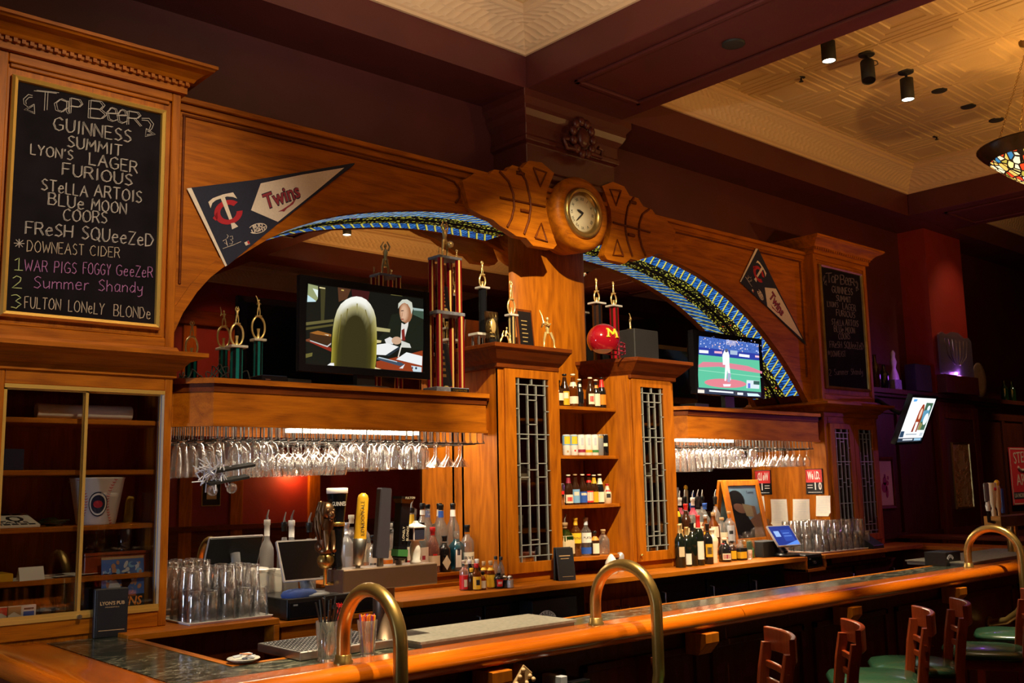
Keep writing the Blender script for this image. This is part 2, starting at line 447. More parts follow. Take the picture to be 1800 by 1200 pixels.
plain('aged_brass', (.40, .26, .08), .30, .85, var=.25, bscale=9)
plain('gold_trim', (.80, .50, .12), .32, .55)
plain('gold_plastic', (.90, .66, .26), .25, .65)
plain('silver_plastic', (.75, .75, .78), .2, 1)
plain('steel', (.42, .41, .40), .34, 1, bump=.1)
plain('dark_bronze', (.15, .105, .07), .45, .8)
plain('bronze', (.20, .11, .055), .36, .85)
plain('box_metal', (.22, .15, .10), .35, .8)
plain('lead', (.42, .42, .38), .4, .35)
plain('wire', (.06, .055, .05), .35, .8)
plain('black_plastic', (.010, .010, .011), .35)
plain('black_gloss', (.008, .008, .010), .12)
plain('black_matte', (.014, .013, .013), .7)
plain('black_leather', (.012, .012, .015), .45, bump=.3, bscale=300)
plain('grey_plastic', (.22, .23, .24), .4)
plain('silver_edge', (.70, .70, .74), .3, .6)
plain('white_plastic', (.80, .78, .74), .4)
plain('white_paint', (.82, .79, .74), .5)
plain('paper', (.80, .75, .64), .7, var=.05, bscale=40)
plain('parchment', (.62, .50, .30), .7)
plain('ink', (.02, .02, .025), .6)
plain('red_ink', (.62, .03, .03), .5)
plain('maroon_ink', (.30, .02, .05), .5)
plain('navy_felt', (.012, .015, .045), .85, var=.2, bscale=200)
plain('white_felt', (.74, .66, .62), .85, var=.06, bscale=120)
plain('red_felt', (.42, .012, .030), .85)
plain('slate', (.010, .008, .012), .85, spec=.05, var=.35, bscale=6)
plain('chalk_white', (.46, .42, .43), .9)
plain('chalk_pink', (.42, .17, .42), .9)
plain('chalk_green', (.46, .55, .28), .9)
plain('chalk_cream', (.52, .42, .34), .9)
plain('chalk_dim', (.16, .12, .16), .9)  # same chalk darkened to carry the dim light on the right board
plain('teal_stripe', (.02, .30, .30), .2, .6)
plain('red_stripe', (.36, .008, .018), .18, .5)
plain('marble_plate', (.50, .47, .42), .3, var=.1, bscale=30)
plain('grey_marble', (.20, .21, .25), .3, var=.3, bscale=40)
plain('maroon_helmet', (.30, .006, .014), .10, coat=1)
plain('yellow', (.90, .55, .03), .4)
plain('orange', (.85, .25, .02), .4)
plain('red', (.65, .02, .02), .4)
plain('blue', (.03, .10, .45), .4)
plain('green', (.05, .22, .06), .4)
plain('light_blue', (.20, .42, .70), .5)
plain('purple', (.25, .08, .40), .4)
plain('green_vinyl', (.018, .055, .030), .22, coat=.2)
plain('mustard', (.72, .40, .02), .35)
plain('ivory', (.80, .72, .55), .35)
plain('smoky', (.055, .055, .075), .35)
plain('pale_wood', (.60, .40, .20), .5)
plain('blue_cloth', (.05, .09, .30), .9, bump=.5, bscale=90)
plain('kraft', (.45, .28, .13), .7)
plain('clock_face', (.78, .70, .50), .5)
plain('tan_mat', (.20, .185, .15), .75, var=.2, bscale=60, bump=.4)
plain('rim_glass', (.03, .02, .012), .25)
plain('tinsel', (.75, .76, .85), .3, .3)
plain('lamp_disc', (1, .86, .62), .5, emit=14)
plain('strip_glow', (1, .90, .72), .5, emit=9)
plain('rubber', (.02, .02, .02), .8)
plain('photo_blue', (.07, .15, .42), .3)
plain('photo_pale', (.55, .58, .66), .3)
plain('skin_print', (.45, .22, .12), .4)
plain('sky_print', (.40, .68, .85), .3)
plain('sand_print', (.42, .22, .07), .3)
def screen_mat(name, k):
    m, t, b = nt(name)
    a = node(t, 'ShaderNodeVertexColor'); a.layer_name = 'Col'
    b.inputs['Base Color'].default_value = (.003, .003, .003, 1); b.inputs['Roughness'].default_value = .5; b.inputs['Specular IOR Level'].default_value = .15
    t.links.new(a.outputs[0], b.inputs['Emission Color']); b.inputs['Emission Strength'].default_value = k
    M[name] = m
screen_mat('screen', .8); screen_mat('screen_bright', 1.0); screen_mat('screen_dim', .35)
def colour_mat(name, rough=.5):
    m, t, b = nt(name)
    a = node(t, 'ShaderNodeVertexColor'); a.layer_name = 'Col'
    b.inputs['Roughness'].default_value = rough; t.links.new(a.outputs[0], b.inputs['Base Color']); M[name] = m
colour_mat('print', .45)
def vault_glass():
    """backlit leaded glass: blue streaks cut by fine lead lines, yellow bars and a leafy yellow border"""
    m, t, b = nt('vault_glass')
    tc = t.nodes.new('ShaderNodeTexCoord'); sp = node(t, 'ShaderNodeSeparateXYZ'); t.links.new(tc.outputs['UV'], sp.inputs[0])
    u, v = sp.outputs[0], sp.outputs[1]
    nz = node(t, 'ShaderNodeTexNoise'); nz.inputs['Scale'].default_value = 1; nz.inputs['Detail'].default_value = 3
    t.links.new(mapped(t, (34, 3.4, 1), 'UV'), nz.inputs['Vector'])
    nb = node(t, 'ShaderNodeTexNoise'); nb.inputs['Scale'].default_value = 1; nb.inputs['Detail'].default_value = 2
    t.links.new(mapped(t, (6, 1.2, 1), 'UV'), nb.inputs['Vector'])
    uw = math_(t, 'ADD', math_(t, 'ADD', u, math_(t, 'MULTIPLY', nb.outputs[0], .035)), math_(t, 'MULTIPLY', v, -.03))
    blue = ramp(t, [(.32, (.004, .03, .16)), (.48, (.02, .16, .66)), (.62, (.06, .34, .95)), (.78, (.45, .75, 1.0))]); t.links.new(nz.outputs[0], blue.inputs[0])
    lead = math_(t, 'LESS_THAN', math_(t, 'FRACT', math_(t, 'MULTIPLY', uw, 38)), .30)
    ub = math_(t, 'ADD', math_(t, 'SUBTRACT', u, math_(t, 'MULTIPLY', v, .20)), math_(t, 'MULTIPLY', nb.outputs[0], .012))
    fb = math_(t, 'FRACT', math_(t, 'MULTIPLY', ub, 13.5))
    bar = math_(t, 'MULTIPLY', math_(t, 'LESS_THAN', fb, .20), math_(t, 'LESS_THAN', v, .66))
    barl = math_(t, 'MULTIPLY', math_(t, 'LESS_THAN', fb, .27), math_(t, 'LESS_THAN', v, .66))
    vo = node(t, 'ShaderNodeTexVoronoi'); vo.feature = 'DISTANCE_TO_EDGE'; vo.inputs['Scale'].default_value = 1
    t.links.new(mapped(t, (30, 12, 1), 'UV', (0, 0, .3)), vo.inputs['Vector'])
    leaf = math_(t, 'GREATER_THAN', vo.outputs['Distance'], .22)
    vr = node(t, 'ShaderNodeTexVoronoi'); vr.inputs['Scale'].default_value = 1
    t.links.new(mapped(t, (30, 12, 1), 'UV', (0, 0, .3)), vr.inputs['Vector'])
    sr = node(t, 'ShaderNodeSeparateColor'); t.links.new(vr.outputs['Color'], sr.inputs[0])
    lc = ramp(t, [(0, (.35, .33, .02)), (.45, (.72, .68, .04)), (.8, (.95, .85, .10)), (.965, (.95, .90, .2)), (.975, (.9, .15, .03))]); t.links.new(sr.outputs[0], lc.inputs[0])
    zone = math_(t, 'GREATER_THAN', math_(t, 'ADD', v, math_(t, 'MULTIPLY', nb.outputs[0], .3)), .74)
    dark = (.004, .004, .004)
    c = mixc(t, lead, blue.outputs[0], dark)
    c = mixc(t, barl, c, dark); c = mixc(t, bar, c, (.90, .80, .12))
    c2 = mixc(t, leaf, dark, lc.outputs[0])
    c = mixc(t, zone, c, c2)
    c = mixc(t, math_(t, 'GREATER_THAN', v, .93), c, dark)
    t.links.new(c, b.inputs['Emission Color']); b.inputs['Emission Strength'].default_value = .62
    b.inputs['Base Color'].default_value = (.01, .01, .012, 1); b.inputs['Roughness'].default_value = .4
    M['vault_glass'] = m
vault_glass()
def pendant_glass():
    m, t, b = nt('pendant_glass')
    vec = mapped(t, (1, 1, .55), 'Object')
    vo = node(t, 'ShaderNodeTexVoronoi'); vo.feature = 'DISTANCE_TO_EDGE'; vo.inputs['Scale'].default_value = 21; t.links.new(vec, vo.inputs['Vector'])
    vr = node(t, 'ShaderNodeTexVoronoi'); vr.inputs['Scale'].default_value = 21; t.links.new(vec, vr.inputs['Vector'])
    sr = node(t, 'ShaderNodeSeparateColor'); t.links.new(vr.outputs['Color'], sr.inputs[0])
    r = ramp(t, [(0, (.9, .50, .10)), (.3, (1, .74, .25)), (.5, (1, .86, .5)), (.66, (.75, .05, .01)), (.8, (.45, .35, .05)), (.93, (.03, .18, .35))], 'CONSTANT'); t.links.new(sr.outputs[0], r.inputs[0])
    c = mixc(t, math_(t, 'GREATER_THAN', vo.outputs['Distance'], .10), (.004, .003, .002), r.outputs[0])
    t.links.new(c, b.inputs['Emission Color']); b.inputs['Emission Strength'].default_value = 1.1
    b.inputs['Base Color'].default_value = (.02, .015, .01, 1); b.inputs['Roughness'].default_value = .3
    M['pendant_glass'] = m
pendant_glass()

# ------------------------------------------------------------------ the room
ZC, ZB = 4.85, 4.36           # ceiling, underside of the beams
YW, YM = 5.18, 5.14         # back wall, mirrors
MID = 4.94                    # axis of the back bar
def struct(name, mb, mats, bevel=0):
    return obj(name, mb, mats, kind='structure', bevel=bevel)
struct('floor', MB().box(-3, 14.6, -2.7, 5.4, -.1, 0), M['floor_wood'])
struct('wall_back', MB().box(-3, 14.6, YW, YW+.15, 0, 5.0), M['maroon_paint'])
struct('wall_left', MB().box(-3.15, -3, -2.7, 5.4, 0, 5.0), M['maroon_paint'])
struct('wall_right', MB().box(14.6, 14.75, -2.7, 5.4, 0, 5.0), M['maroon_paint'])
struct('wall_front', MB().box(-3.15, 14.75, -2.85, -2.7, 0, 5.0), M['red_paint'])
# coffered ceiling: beams
struct('trim_1', MB().box(-3, 14.6, 4.735, YW, ZB, ZC), M['beam_paint'])
def cross_beam(name, x0, x1):
    mb = MB().box(x0, x1, -2.7, 4.735, ZB, ZC)
    # raised panel moulding on the underside
    for (a, b, c, d) in ((x0+.16, x1-.16, 4.40, 4.44), (x0+.16, x1-.16, 1.0, 1.04), (x0+.16, x0+.20, 1.0, 4.44), (x1-.20, x1-.16, 1.0, 4.44)):
        mb.box(a, b, c, d, ZB-.02, ZB+.001)
    return struct(name, mb, M['beam_paint'], .006)
cross_beam('trim_2', -.92, .04); cross_beam('trim_3', 4.39, 5.35); cross_beam('trim_4', 9.70, 10.66)
struct('trim_5', MB().box(-3, 14.6, -.30, .10, ZB+.004, ZC), M['beam_paint'])
# stamped tin panels and plaster crown of each coffer
bays = [(.04, 4.39, .10, 4.735), (5.35, 9.70, .10, 4.735), (10.66, 14.6, .10, 4.735), (.04, 4.39, -2.7, -.30), (5.35, 9.70, -2.7, -.30)]
tile = MB()
prof_t = [(p_, z_*.55) for p_, z_ in [(0, .0), (.012, -.012), (.05, -.012), (.062, 0), (.105, .0), (.118, -.014), (.165, -.014), (.18, -.004), (.225, -.004), (.24, -.016), (.285, -.016), (.30, -.002), (.335, .004)]]
for bi, (x0, x1, y0, y1) in enumerate(bays):
    nx = 7; ny = 7 if y1-y0 > 3 else 4
    dx, dy = (x1-x0-.2)/nx, (y1-y0-.2)/ny
    for i in range(nx):
        for j in range(ny):
            cx, cy = x0+.1+dx*(i+.5), y0+.1+dy*(j+.5)
            rings = [[(cx+sx*dx*(.5-p), cy+sy*dy*(.5-p), ZC-.006+z) for sx, sy in ((-1,-1),(1,-1),(1,1),(-1,1))] for p, z in prof_t]
            tile.loft(rings, smooth=False, caps=False)
            tile.add(rings[-1], [(0, 1, 2, 3)])
struct('ceiling', MB().box(-3, 14.6, -2.7, 5.4, ZC, ZC+.1), M['ceiling_tin'])
o = struct('ceiling_panels', tile, M['ceiling_tin'])
cp = [(0, 4.585), (.018, 4.585), (.02, 4.605), (.035, 4.612), (.05, 4.63), (.075, 4.68), (.11, 4.735), (.15, 4.775), (.165, 4.785), (.168, 4.81), (.185, 4.815), (.185, ZC)]
for bi, (x0, x1, y0, y1) in enumerate(bays):
    mb = MB()
    n = len(cp)-1
    for k in range(4):
        def cn(q, p):
            return ((x0+p, y0+p), (x1-p, y0+p), (x1-p, y1-p), (x0+p, y1-p))[q % 4]
        L = (x1-x0) if k % 2 == 0 else (y1-y0)
        for i in range(n):
            (p0, z0), (p1, z1) = cp[i], cp[i+1]
            a, b = cn(k, p0), cn(k+1, p0); c, d = cn(k+1, p1), cn(k, p1)
            v0, v1 = (max(0, min(1, (i-2)/6.0)), max(0, min(1, (i-1)/6.0)))
            mb.add([(*a, z0), (*b, z0), (*c, z1), (*d, z1)], [(0, 1, 2, 3)], 2 < i < 9, [[(0, v0), (L, v0), (L-p1, v1), (p1, v1)]])
    struct('trim_%d' % (6+bi), mb, M['crown_plaster'])
# building pier with its capital behind the clock
def stepped(mb, prof, x0, x1, y0, y1):
    """stack of mitred slabs: prof = [(out, z)]"""
    rings = [[(x0-p, y0-p, z), (x1+p, y0-p, z), (x1+p, y1, z), (x0-p, y1, z)] for p, z in prof]
    mb.loft(rings, smooth=False); return mb
cap = thing('pier_capital', 'dark maroon carved pier capital above the clock under the ceiling beam', 'capital', (MID-.05, 5.0, 3.70))
stp = stepped(MB(), [(-.06, 3.68), (-.06, 3.78), (-.03, 3.80), (-.03, 3.83), (-.05, 3.85), (-.05, 4.02), (-.02, 4.04), (-.02, 4.07), (-.03, 4.08), (-.03, 4.16), (0, 4.2), (.02, 4.24), (.02, 4.27), (.05, 4.31), (.05, ZB)], 4.42, 5.40, 4.78, YW)
obj('capital_block', stp, M['capital_paint'], cap, .004)
# leafy cartouche
cm = MB()
for i in range(11):
    a = 2*pi*i/11
    cm.sphere((4.93+.10*cos(a), 4.735, 4.13+.12*sin(a)), (.035, .022, .035), 8, 6)
cm.sphere((4.93, 4.735, 4.13), (.06, .03, .075), 10, 6)
for s_ in (-1, 1):
    cm.tube([(4.93+s_*.07, 4.735, 4.03), (4.93+s_*.17, 4.73, 4.02), (4.93+s_*.2, 4.735, 4.08), (4.93+s_*.15, 4.735, 4.09)], .016, 6)
obj('cartouche', cm, M['capital_paint'], cap)

# far wall reflected by the mirrors: red wall with oak pilasters, wainscot, picture and wall lamp
YF = -2.7
mb = MB().box(-3, 14.6, YF, YF+.04, 0, 1.20); mb.box(-3, 14.6, YF, YF+.08, 1.18, 1.25)
struct('trim_11', mb, M['dark_oak_x'])
for i, x in enumerate((3.9, 5.57, 6.30, 7.52, 9.58)):
    p = MB().box(x, x+.18, YF, YF+.06, 0, 3.95)
    struct('trim_%d' % (12+i), p, M['oak_z'], .004)
struct('trim_17', MB().box(-3, 14.6, YF, YF+.12, 3.95, 4.15), M['dark_oak_x'], .01)
sc = thing('wall_lamp', 'small shaded wall lamp glowing on the red wall seen in the mirror', 'lamp', (7.25, YF, 2.0))
obj('lamp_bracket', MB().box(7.21, 7.29, YF, YF+.10, 1.98, 2.13), M['aged_brass'], sc)
obj('lamp_shade', MB().lathe([(.05, .16), (.11, 0), (.10, 0), (.045, .16)], (7.25, YF+.16, 2.02), 16), M['aged_brass'], sc)
light('wall_lamp_light', 'POINT', (7.25, YF+.16, 1.98), 15, (1, .45, .15), shadow_soft_size=.04)
fr_ = thing('picture_frame', 'thin framed certificate on the red wall seen in the mirror', 'picture', (6.035, YF+.02, 1.5))
fx = 6.035
m_ = MB().box(fx-.125, fx+.125, YF, YF+.03, 1.52, 2.25); obj('frame', m_, M['black_matte'], fr_)
obj('gold_edge', MB().box(fx-.135, fx+.135, YF, YF+.02, 1.51, 2.26), M['gold_trim'], fr_)
obj('certificate', MB().box(fx-.07, fx+.07, YF+.03, YF+.033, 1.60, 2.17), M['parchment'], fr_)

# ------------------------------------------------------------------ back bar: display cabinets
CL, CM = 1.077, 1.105      # counter heights: left end, middle
YD = 4.75                  # front of the display cabinets
def crown_poly(mb, prof, x0, x1, y0, y1, left=True):
    rings = [[(x0-(p if left else 0), y0-p, z), (x1+p, y0-p, z), (x1+p, y1, z), (x0-(p if left else 0), y1, z)] for p, z in prof]
    mb.loft(rings, smooth=False); return mb
def gold_frame(mb, x0, x1, z0, z1, w, y, d):
    rings = []
    for p, yy in ((0, y), (0, y-d*.6), (w*.3, y-d), (w*.7, y-d*.8), (w*.8, y-d*.4), (w, y-d*.35), (w, y)):
        rings.append([(x0+p, yy, z0+p), (x1-p, yy, z0+p), (x1-p, yy, z1-p), (x0+p, yy, z1-p)])
    mb.loft(rings, smooth=False, caps=False); return mb
def display_cabinet(x0, x1, side, label):
    c = thing('display_cabinet', label, 'cabinet', (x0, YD, 0))
    ox, oz = M['oak_x'], M['oak_z']
    # upper case with the board panel
    b = MB().box(x0, x1, YD+.02, YM+.03, 2.40, 3.72)
    for (a, d, e, f) in ((x0, x0+.045, 2.40, 3.72), (x1-.045, x1, 2.40, 3.72)): b.box(a, d, YD, YD+.03, e, f)
    obj('upper_case', b, oz, c, .004)
    obj('face_rail', MB().box(x0+.045, x1-.045, YD, YD+.03, 3.665, 3.72).box(x0+.055, x1-.055, YD+.008, YD+.02, 3.645, 3.665), ox, c, .004)
    obj('face_rail', MB().box(x0+.045, x1-.045, YD, YD+.03, 2.40, 2.45).box(x0+.055, x1-.055, YD+.008, YD+.02, 2.45, 2.462), ox, c, .004)
    k = MB(); crown_poly(k, [(0, 3.71), (.022, 3.712), (.022, 3.745), (.03, 3.75), (.03, 3.765), (.045, 3.768), (.055, 3.785), (.085, 3.81), (.12, 3.823), (.125, 3.832), (.135, 3.836), (.135, 3.852), (0, 3.858)], x0, x1, YD, YM)
    obj('crown', k, ox, c)
    dt = MB(); n = 26
    for i in range(n):
        xx = x0-.03+(x1-x0+.06)*(i+.25)/n
        dt.box(xx, xx+(x1-x0+.06)*.5/n, YD-.043, YD-.028, 3.748, 3.767)
    obj('dentil_row', dt, M['oak_x'], c, kind='stuff')
    k = MB(); crown_poly(k, [(0, 2.25), (.012, 2.255), (.012, 2.285), (.03, 2.295), (.06, 2.33), (.105, 2.345), (.115, 2.35), (.125, 2.352), (.125, 2.372), (.02, 2.385), (.01, 2.405), (0, 2.405)], x0, x1, YD, YM)
    obj('cornice', k, ox, c)
    # lower case
    zb = 1.077
    b = MB().box(x0, x0+.02, YD+.02, YM+.03, zb, 2.26).box(x1-.02, x1, YD+.02, YM+.03, zb, 2.26).box(x0, x1, YM+.005, YM+.03, zb, 2.26)
    b.box(x0, x1, YD+.02, YM, zb, zb+.06).box(x0, x1, YD+.02, YM, 2.22, 2.26)
    obj('lower_case', b, oz, c)
    L, R = (x0+.10, x1-.04) if side == 'L' else (x0+.06, x1-.06)
    for a_, b_ in ((x0, L), (R, x1)): obj('stile', MB().box(a_, b_, YD, YD+.025, zb, 2.26), oz, c, .004)
    for a_, b_ in ((zb, zb+.075), (2.19, 2.26)): obj('rail', MB().box(L, R, YD, YD+.025, a_, b_), ox, c, .004)
    for z in (1.325, 1.557, 1.812, 2.048) if side == 'L' else (1.45, 1.8):
        obj('shelf', MB().box(x0+.02, x1-.02, YD+.075, YM, z-.024, z), ox, c, .003)
    obj('base_cabinet', MB().box(x0, x1, YD+.01, YM+.03, 0.02, zb), oz, c)
    return c, L, R
cl, L, R = display_cabinet(1.14, 2.0, 'L', 'oak display cabinet with sliding glass doors at the left end of the back bar')
g = M['gold_trim']
obj('lower_track', MB().box(L, R, YD-.006, YD+.035, 1.150, 1.166).box(L, R, YD-.003, YD+.012, 1.166, 1.182), g, cl)
obj('upper_track', MB().box(L, R, YD-.004, YD+.035, 2.172, 2.19), g, cl)
for (a, b_, yy) in ((L, 1.603, YD+.004), (1.585, R, YD+.020)):
    d = MB().box(a, a+.013, yy, yy+.012, 1.170, 2.175).box(b_-.013, b_, yy, yy+.012, 1.170, 2.175).box(a, b_, yy, yy+.012, 1.170, 1.180).box(a, b_, yy, yy+.012, 2.165, 2.175)
    dd = obj('sliding_door', d, g, cl)
    obj('glass_pane', MB().box(a+.006, b_-.006, yy+.004, yy+.007, 1.175, 2.17), M['pane_glass'], dd)
obj('track_liner', MB().box(R-.012, R, YD+.0, YD+.04, 1.17, 2.18), M['silver_edge'], cl)
obj('lock', MB().tube([(1.595, YD+.004, 1.158), (1.595, YD-.022, 1.158)], .010, 10), M['steel'], cl)
cr, L2, R2 = display_cabinet(7.87, 8.78, 'R', 'oak display cabinet with leaded glass doors at the far right end of the back bar')
def leaded(name_parent, x0, x1, z0, z1, y, pattern):
    """leaded light: a pane and its cames"""
    obj('leaded_pane', MB().box(x0, x1, y+.002, y+.005, z0, z1), M['leaded_pane'], name_parent)
    mb = MB()
    for a, b, c, d in pattern:
        xa, za, xb, zb_ = x0+a*(x1-x0), z0+b*(z1-z0), x0+c*(x1-x0), z0+d*(z1-z0)
        mb.box(min(xa, xb)-.0028, max(xa, xb)+.0028, y-.003, y+.009, min(za, zb_)-.0028, max(za, zb_)+.0028)
    obj('lead_came', mb, M['lead'], name_parent)
PT = [(.1,0,.1,1),(.9,0,.9,1),(0,.965,1,.965),(0,.03,1,.03),(.5,1,.5,.965),(.1,.91,.9,.91),(.37,.965,.37,.69),(.63,.965,.63,.69),(.37,.88,.63,.88),(.37,.745,.63,.745),(0,.69,1,.69),(.1,.665,.37,.665),(.63,.665,.9,.665),
      (0,.52,.1,.52),(.37,.69,.37,.30),(.63,.69,.63,.30),(.1,.53,.37,.53),(.63,.53,.9,.53),(.37,.495,.63,.495),(.1,.455,.37,.455),(.63,.455,.9,.455),(.9,.49,1,.49),(0,.83,.1,.83),(.9,.82,1,.82),
      (0,.30,1,.30),(.37,.30,.37,.09),(.63,.30,.63,.09),(.1,.09,.9,.09),(.37,.115,.63,.115),(.5,.03,.5,0),(0,.16,.1,.16),(.9,.16,1,.16),(.37,.09,.37,.03),(.63,.09,.63,.03)]
def leaded_door(parent, x0, x1, z0, z1, y, sw, knob):
    m_ = MB().loft([[(x0+p, yy, z0+q0), (x1-p, yy, z0+q0), (x1-p, yy, z1-q1), (x0+p, yy, z1-q1)] for p, q0, q1, yy in ((0, 0, 0, y), (0, 0, 0, y-.02), (sw, sw*.75, sw*.62, y-.02), (sw, sw*.75, sw*.62, y), (0, 0, 0, y))], smooth=False, caps=False)
    door = obj('door', m_, M['oak_z'], parent, .002)
    leaded(door, x0+sw, x1-sw, z0+sw*.75, z1-sw*.62, y-.012, PT)
    kx = x1-.022 if knob == 'R' else x0+.022
    obj('knob', MB().sphere((kx, y-.032, z0+.045), .011, 10, 6).tube([(kx, y-.02, z0+.045), (kx, y-.03, z0+.045)], .005, 6), M['brass'], door)
    return door
xm = (L2+R2)/2
leaded_door(cr, L2, xm-.003, 1.155, 2.19, YD, .075, 'R'); leaded_door(cr, xm+.003, R2, 1.155, 2.19, YD, .075, 'L')

# ------------------------------------------------------------------ chalkboards
def board_frame(x0, x1, z0, z1, label, frame_mat, pos=None):
    t = thing('chalkboard', label, 'chalkboard', ((x0+x1)/2, YD+.02, z0))
    obj('frame', gold_frame(MB(), x0, x1, z0, z1, .035, YD+.02, .035), frame_mat, t)
    obj('slate', MB().box(x0+.02, x1-.02, YD+.006, YD+.018, z0+.02, z1-.02), M['slate'], t)
    return t
b1 = board_frame(1.203, 1.927, 2.487, 3.609, 'large chalkboard tap beer list in a gold frame on the left cabinet', M['gold_trim'])
YS = YD+.004
def BP(p): return atY(p[0], p[1], YS)
LINES = [('aSUMMIT', (118,258), (213,274), 20, 'chalk_white', True)]
LINES = [
 ('GUINNESS', (93,228), (229,251), 23, 'chalk_white', True), ('SUMMIT', (118,258), (213,275), 20, 'chalk_white', True),
 ("LYON'S", (53,271), (127,282), 18, 'chalk_white', True), ('LAGER', (156,289), (240,305), 21, 'chalk_white', True),
 ('FURIOUS', (109,307), (231,327), 21, 'chalk_white', True), ('STeLLA', (72,334), (153,347), 20, 'chalk_white', True), ('ARTOIS', (165,345), (248,357), 21, 'chalk_white', True),
 ('BLUe', (84,359), (146,369), 21, 'chalk_white', True), ('MOON', (160,369), (221,377), 20, 'chalk_white', True), ('COORS', (110,388), (187,393), 21, 'chalk_white', True),
 ('FReSH', (44,411), (126,418), 22, 'chalk_white', True), ('SQUeeZeD', (143,420), (268,434), 23, 'chalk_white', True),
 ('*', (24,436), (42,438), 18, 'chalk_white', False), ('DOWNEAST', (47,442), (147,449), 20, 'chalk_cream', False), ('CIDER', (158,449), (210,453), 18, 'chalk_cream', False),
 ('1', (25,474), (39,475), 22, 'chalk_green', False), ('WAR PIGS', (43,476), (134,481), 20, 'chalk_pink', False), ('FOGGY', (146,481), (194,484), 20, 'chalk_pink', False), ('GeeZeR', (204,484), (268,488), 19, 'chalk_pink', False),
 ('2', (21,506), (38,507), 22, 'chalk_green', False), ('Summer', (59,506), (156,510), 21, 'chalk_pink', False), ('Shandy', (173,511), (250,515), 20, 'chalk_pink', False),
 ('3', (19,541), (37,542), 24, 'chalk_green', False), ('FULTON', (43,541), (106,545), 20, 'chalk_cream', False), ('LONeLY', (120,547), (183,553), 20, 'chalk_cream', False), ('BLONDe', (200,555), (264,561), 20, 'chalk_cream', False)]
def write_board(board, dx, tone=None, skip=()):
    by = {}
    k = 1.0
    def put(txt, a, b, hpx, mname, dbl):
        mb = by.setdefault(tone or mname, MB())
        A, B = BP(a), BP(b); h = (BP((a[0], a[1]-hpx))-A).z
        mb.M = Matrix.Translation((dx, 0, 0))
        chalk(mb, txt, A, B, h, .0024 if not dbl else .0019, dbl)
    # heading with its two arrows
    for ch, a, b, h in (('T', (58,192), (98,196), 33), ('a', (94,195), (118,200), 34), ('P', (122,199), (142,203), 27), ('B', (155,207), (184,211), 31), ('e', (186,212), (205,215), 36), ('e', (204,216), (222,218), 36), ('R', (223,219), (246,222), 24)):
        put(ch, a, b, h, 'chalk_white', True)
    mb = by[tone or 'chalk_white']; mb.M = Matrix.Translation((dx, 0, 0))
    for pts in ([(57,168),(50,166),(41,174),(42,183),(49,188)], [(57,171),(51,171),(45,177),(46,183)], [(60,183),(42,193),(61,200),(60,183)], [(58,186),(47,193),(59,197)],
                [(249,208),(262,208),(270,218),(267,226),(262,231)], [(249,211),(260,212),(265,219),(262,228)], [(257,226),(273,236),(255,240),(257,226)], [(259,230),(268,235),(258,237)]):
        mb.tube([BP(p) for p in pts], .0021, 4)
    for ln in LINES:
        if ln[0] in skip: continue
        put(*ln)
    for mname, mb in by.items():
        mb.M = None
        obj('chalk_writing', mb, M[mname], board)
write_board(b1, 0)
b2 = board_frame(7.955, 8.70, 2.50, 3.63, 'smaller looking dim chalkboard beer list in a bronze frame on the far right cabinet', M['aged_brass'])
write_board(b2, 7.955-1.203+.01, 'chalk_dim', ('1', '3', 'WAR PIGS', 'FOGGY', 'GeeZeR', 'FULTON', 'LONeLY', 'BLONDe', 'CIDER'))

# ------------------------------------------------------------------ mirrors, arches, column
def mirror_wall(x0, x1, z0, z1, label):
    o = obj('back_mirror', MB().box(x0, x1, YM, YM+.008, z0, z1), M['mirror_silver'], label=label, cat='mirror')
    return o
mirror_wall(2.0, 4.58, 1.10, 3.50, 'tall bar mirror behind the left bay under the arch')
mirror_wall(5.30, 7.87, 1.10, 3.50, 'tall bar mirror behind the right bay under the arch')
AL = [(2.0, 2.36), (2.03, 2.48), (2.08, 2.60), (2.151, 2.715), (2.22, 2.80), (2.30, 2.872), (2.431, 2.972), (2.54, 3.05), (2.657, 3.122), (2.78, 3.18), (2.902, 3.232), (3.03, 3.276), (3.159, 3.312), (3.30, 3.345), (3.437, 3.372), (3.63, 3.408), (3.833, 3.434), (3.97, 3.446), (4.107, 3.452), (4.35, 3.455), (4.55, 3.455)]
AR = [(5.33, 3.455), (5.55, 3.45), (5.76, 3.436), (5.95, 3.415), (6.131, 3.386), (6.35, 3.336), (6.559, 3.27), (6.75, 3.195), (6.933, 3.106), (7.05, 3.04), (7.163, 2.962), (7.27, 2.885), (7.38, 2.80), (7.48, 2.71), (7.58, 2.615), (7.66, 2.53), (7.74, 2.44), (7.80, 2.37), (7.87, 2.29)]
ZT = 3.715
ar = thing('arch_fascia', 'long carved oak fascia with two shallow arches over the back bar', 'fascia', (MID, 4.87, 2.3))
poly = [(2.0, ZT)] + AL + [(4.75, 3.40), (5.13, 3.40)] + AR + [(7.87, ZT)]
obj('fascia', MB().prism(poly, 'y', 4.85, 4.90), M['oak_x'], ar, .004)
k = MB()
for y0, y1, z0, z1 in ((4.815, 4.90, ZT-.01, ZT+.02), (4.835, 4.85, ZT-.05, ZT-.01)): k.box(2.0, 7.87, y0, y1, z0, z1)
obj('top_moulding', k, M['oak_x'], ar, .004)
k = MB()
for pts in ([(2.05, 3.645), (3.75, 3.645), (3.85, 3.63), (3.89, 3.59), (3.89, 3.53), (3.86, 3.49)], [(6.0, 3.49), (5.97, 3.53), (5.97, 3.6), (6.02, 3.64), (6.1, 3.645), (7.82, 3.645)]):
    k.tube([(x, 4.849, z) for x, z in pts], .008, 6)
k.tube([(2.06, 4.849, 3.64), (2.06, 4.849, 2.75)], .008, 6); k.tube([(7.80, 4.849, 3.64), (7.80, 4.849, 2.6)], .012, 6)
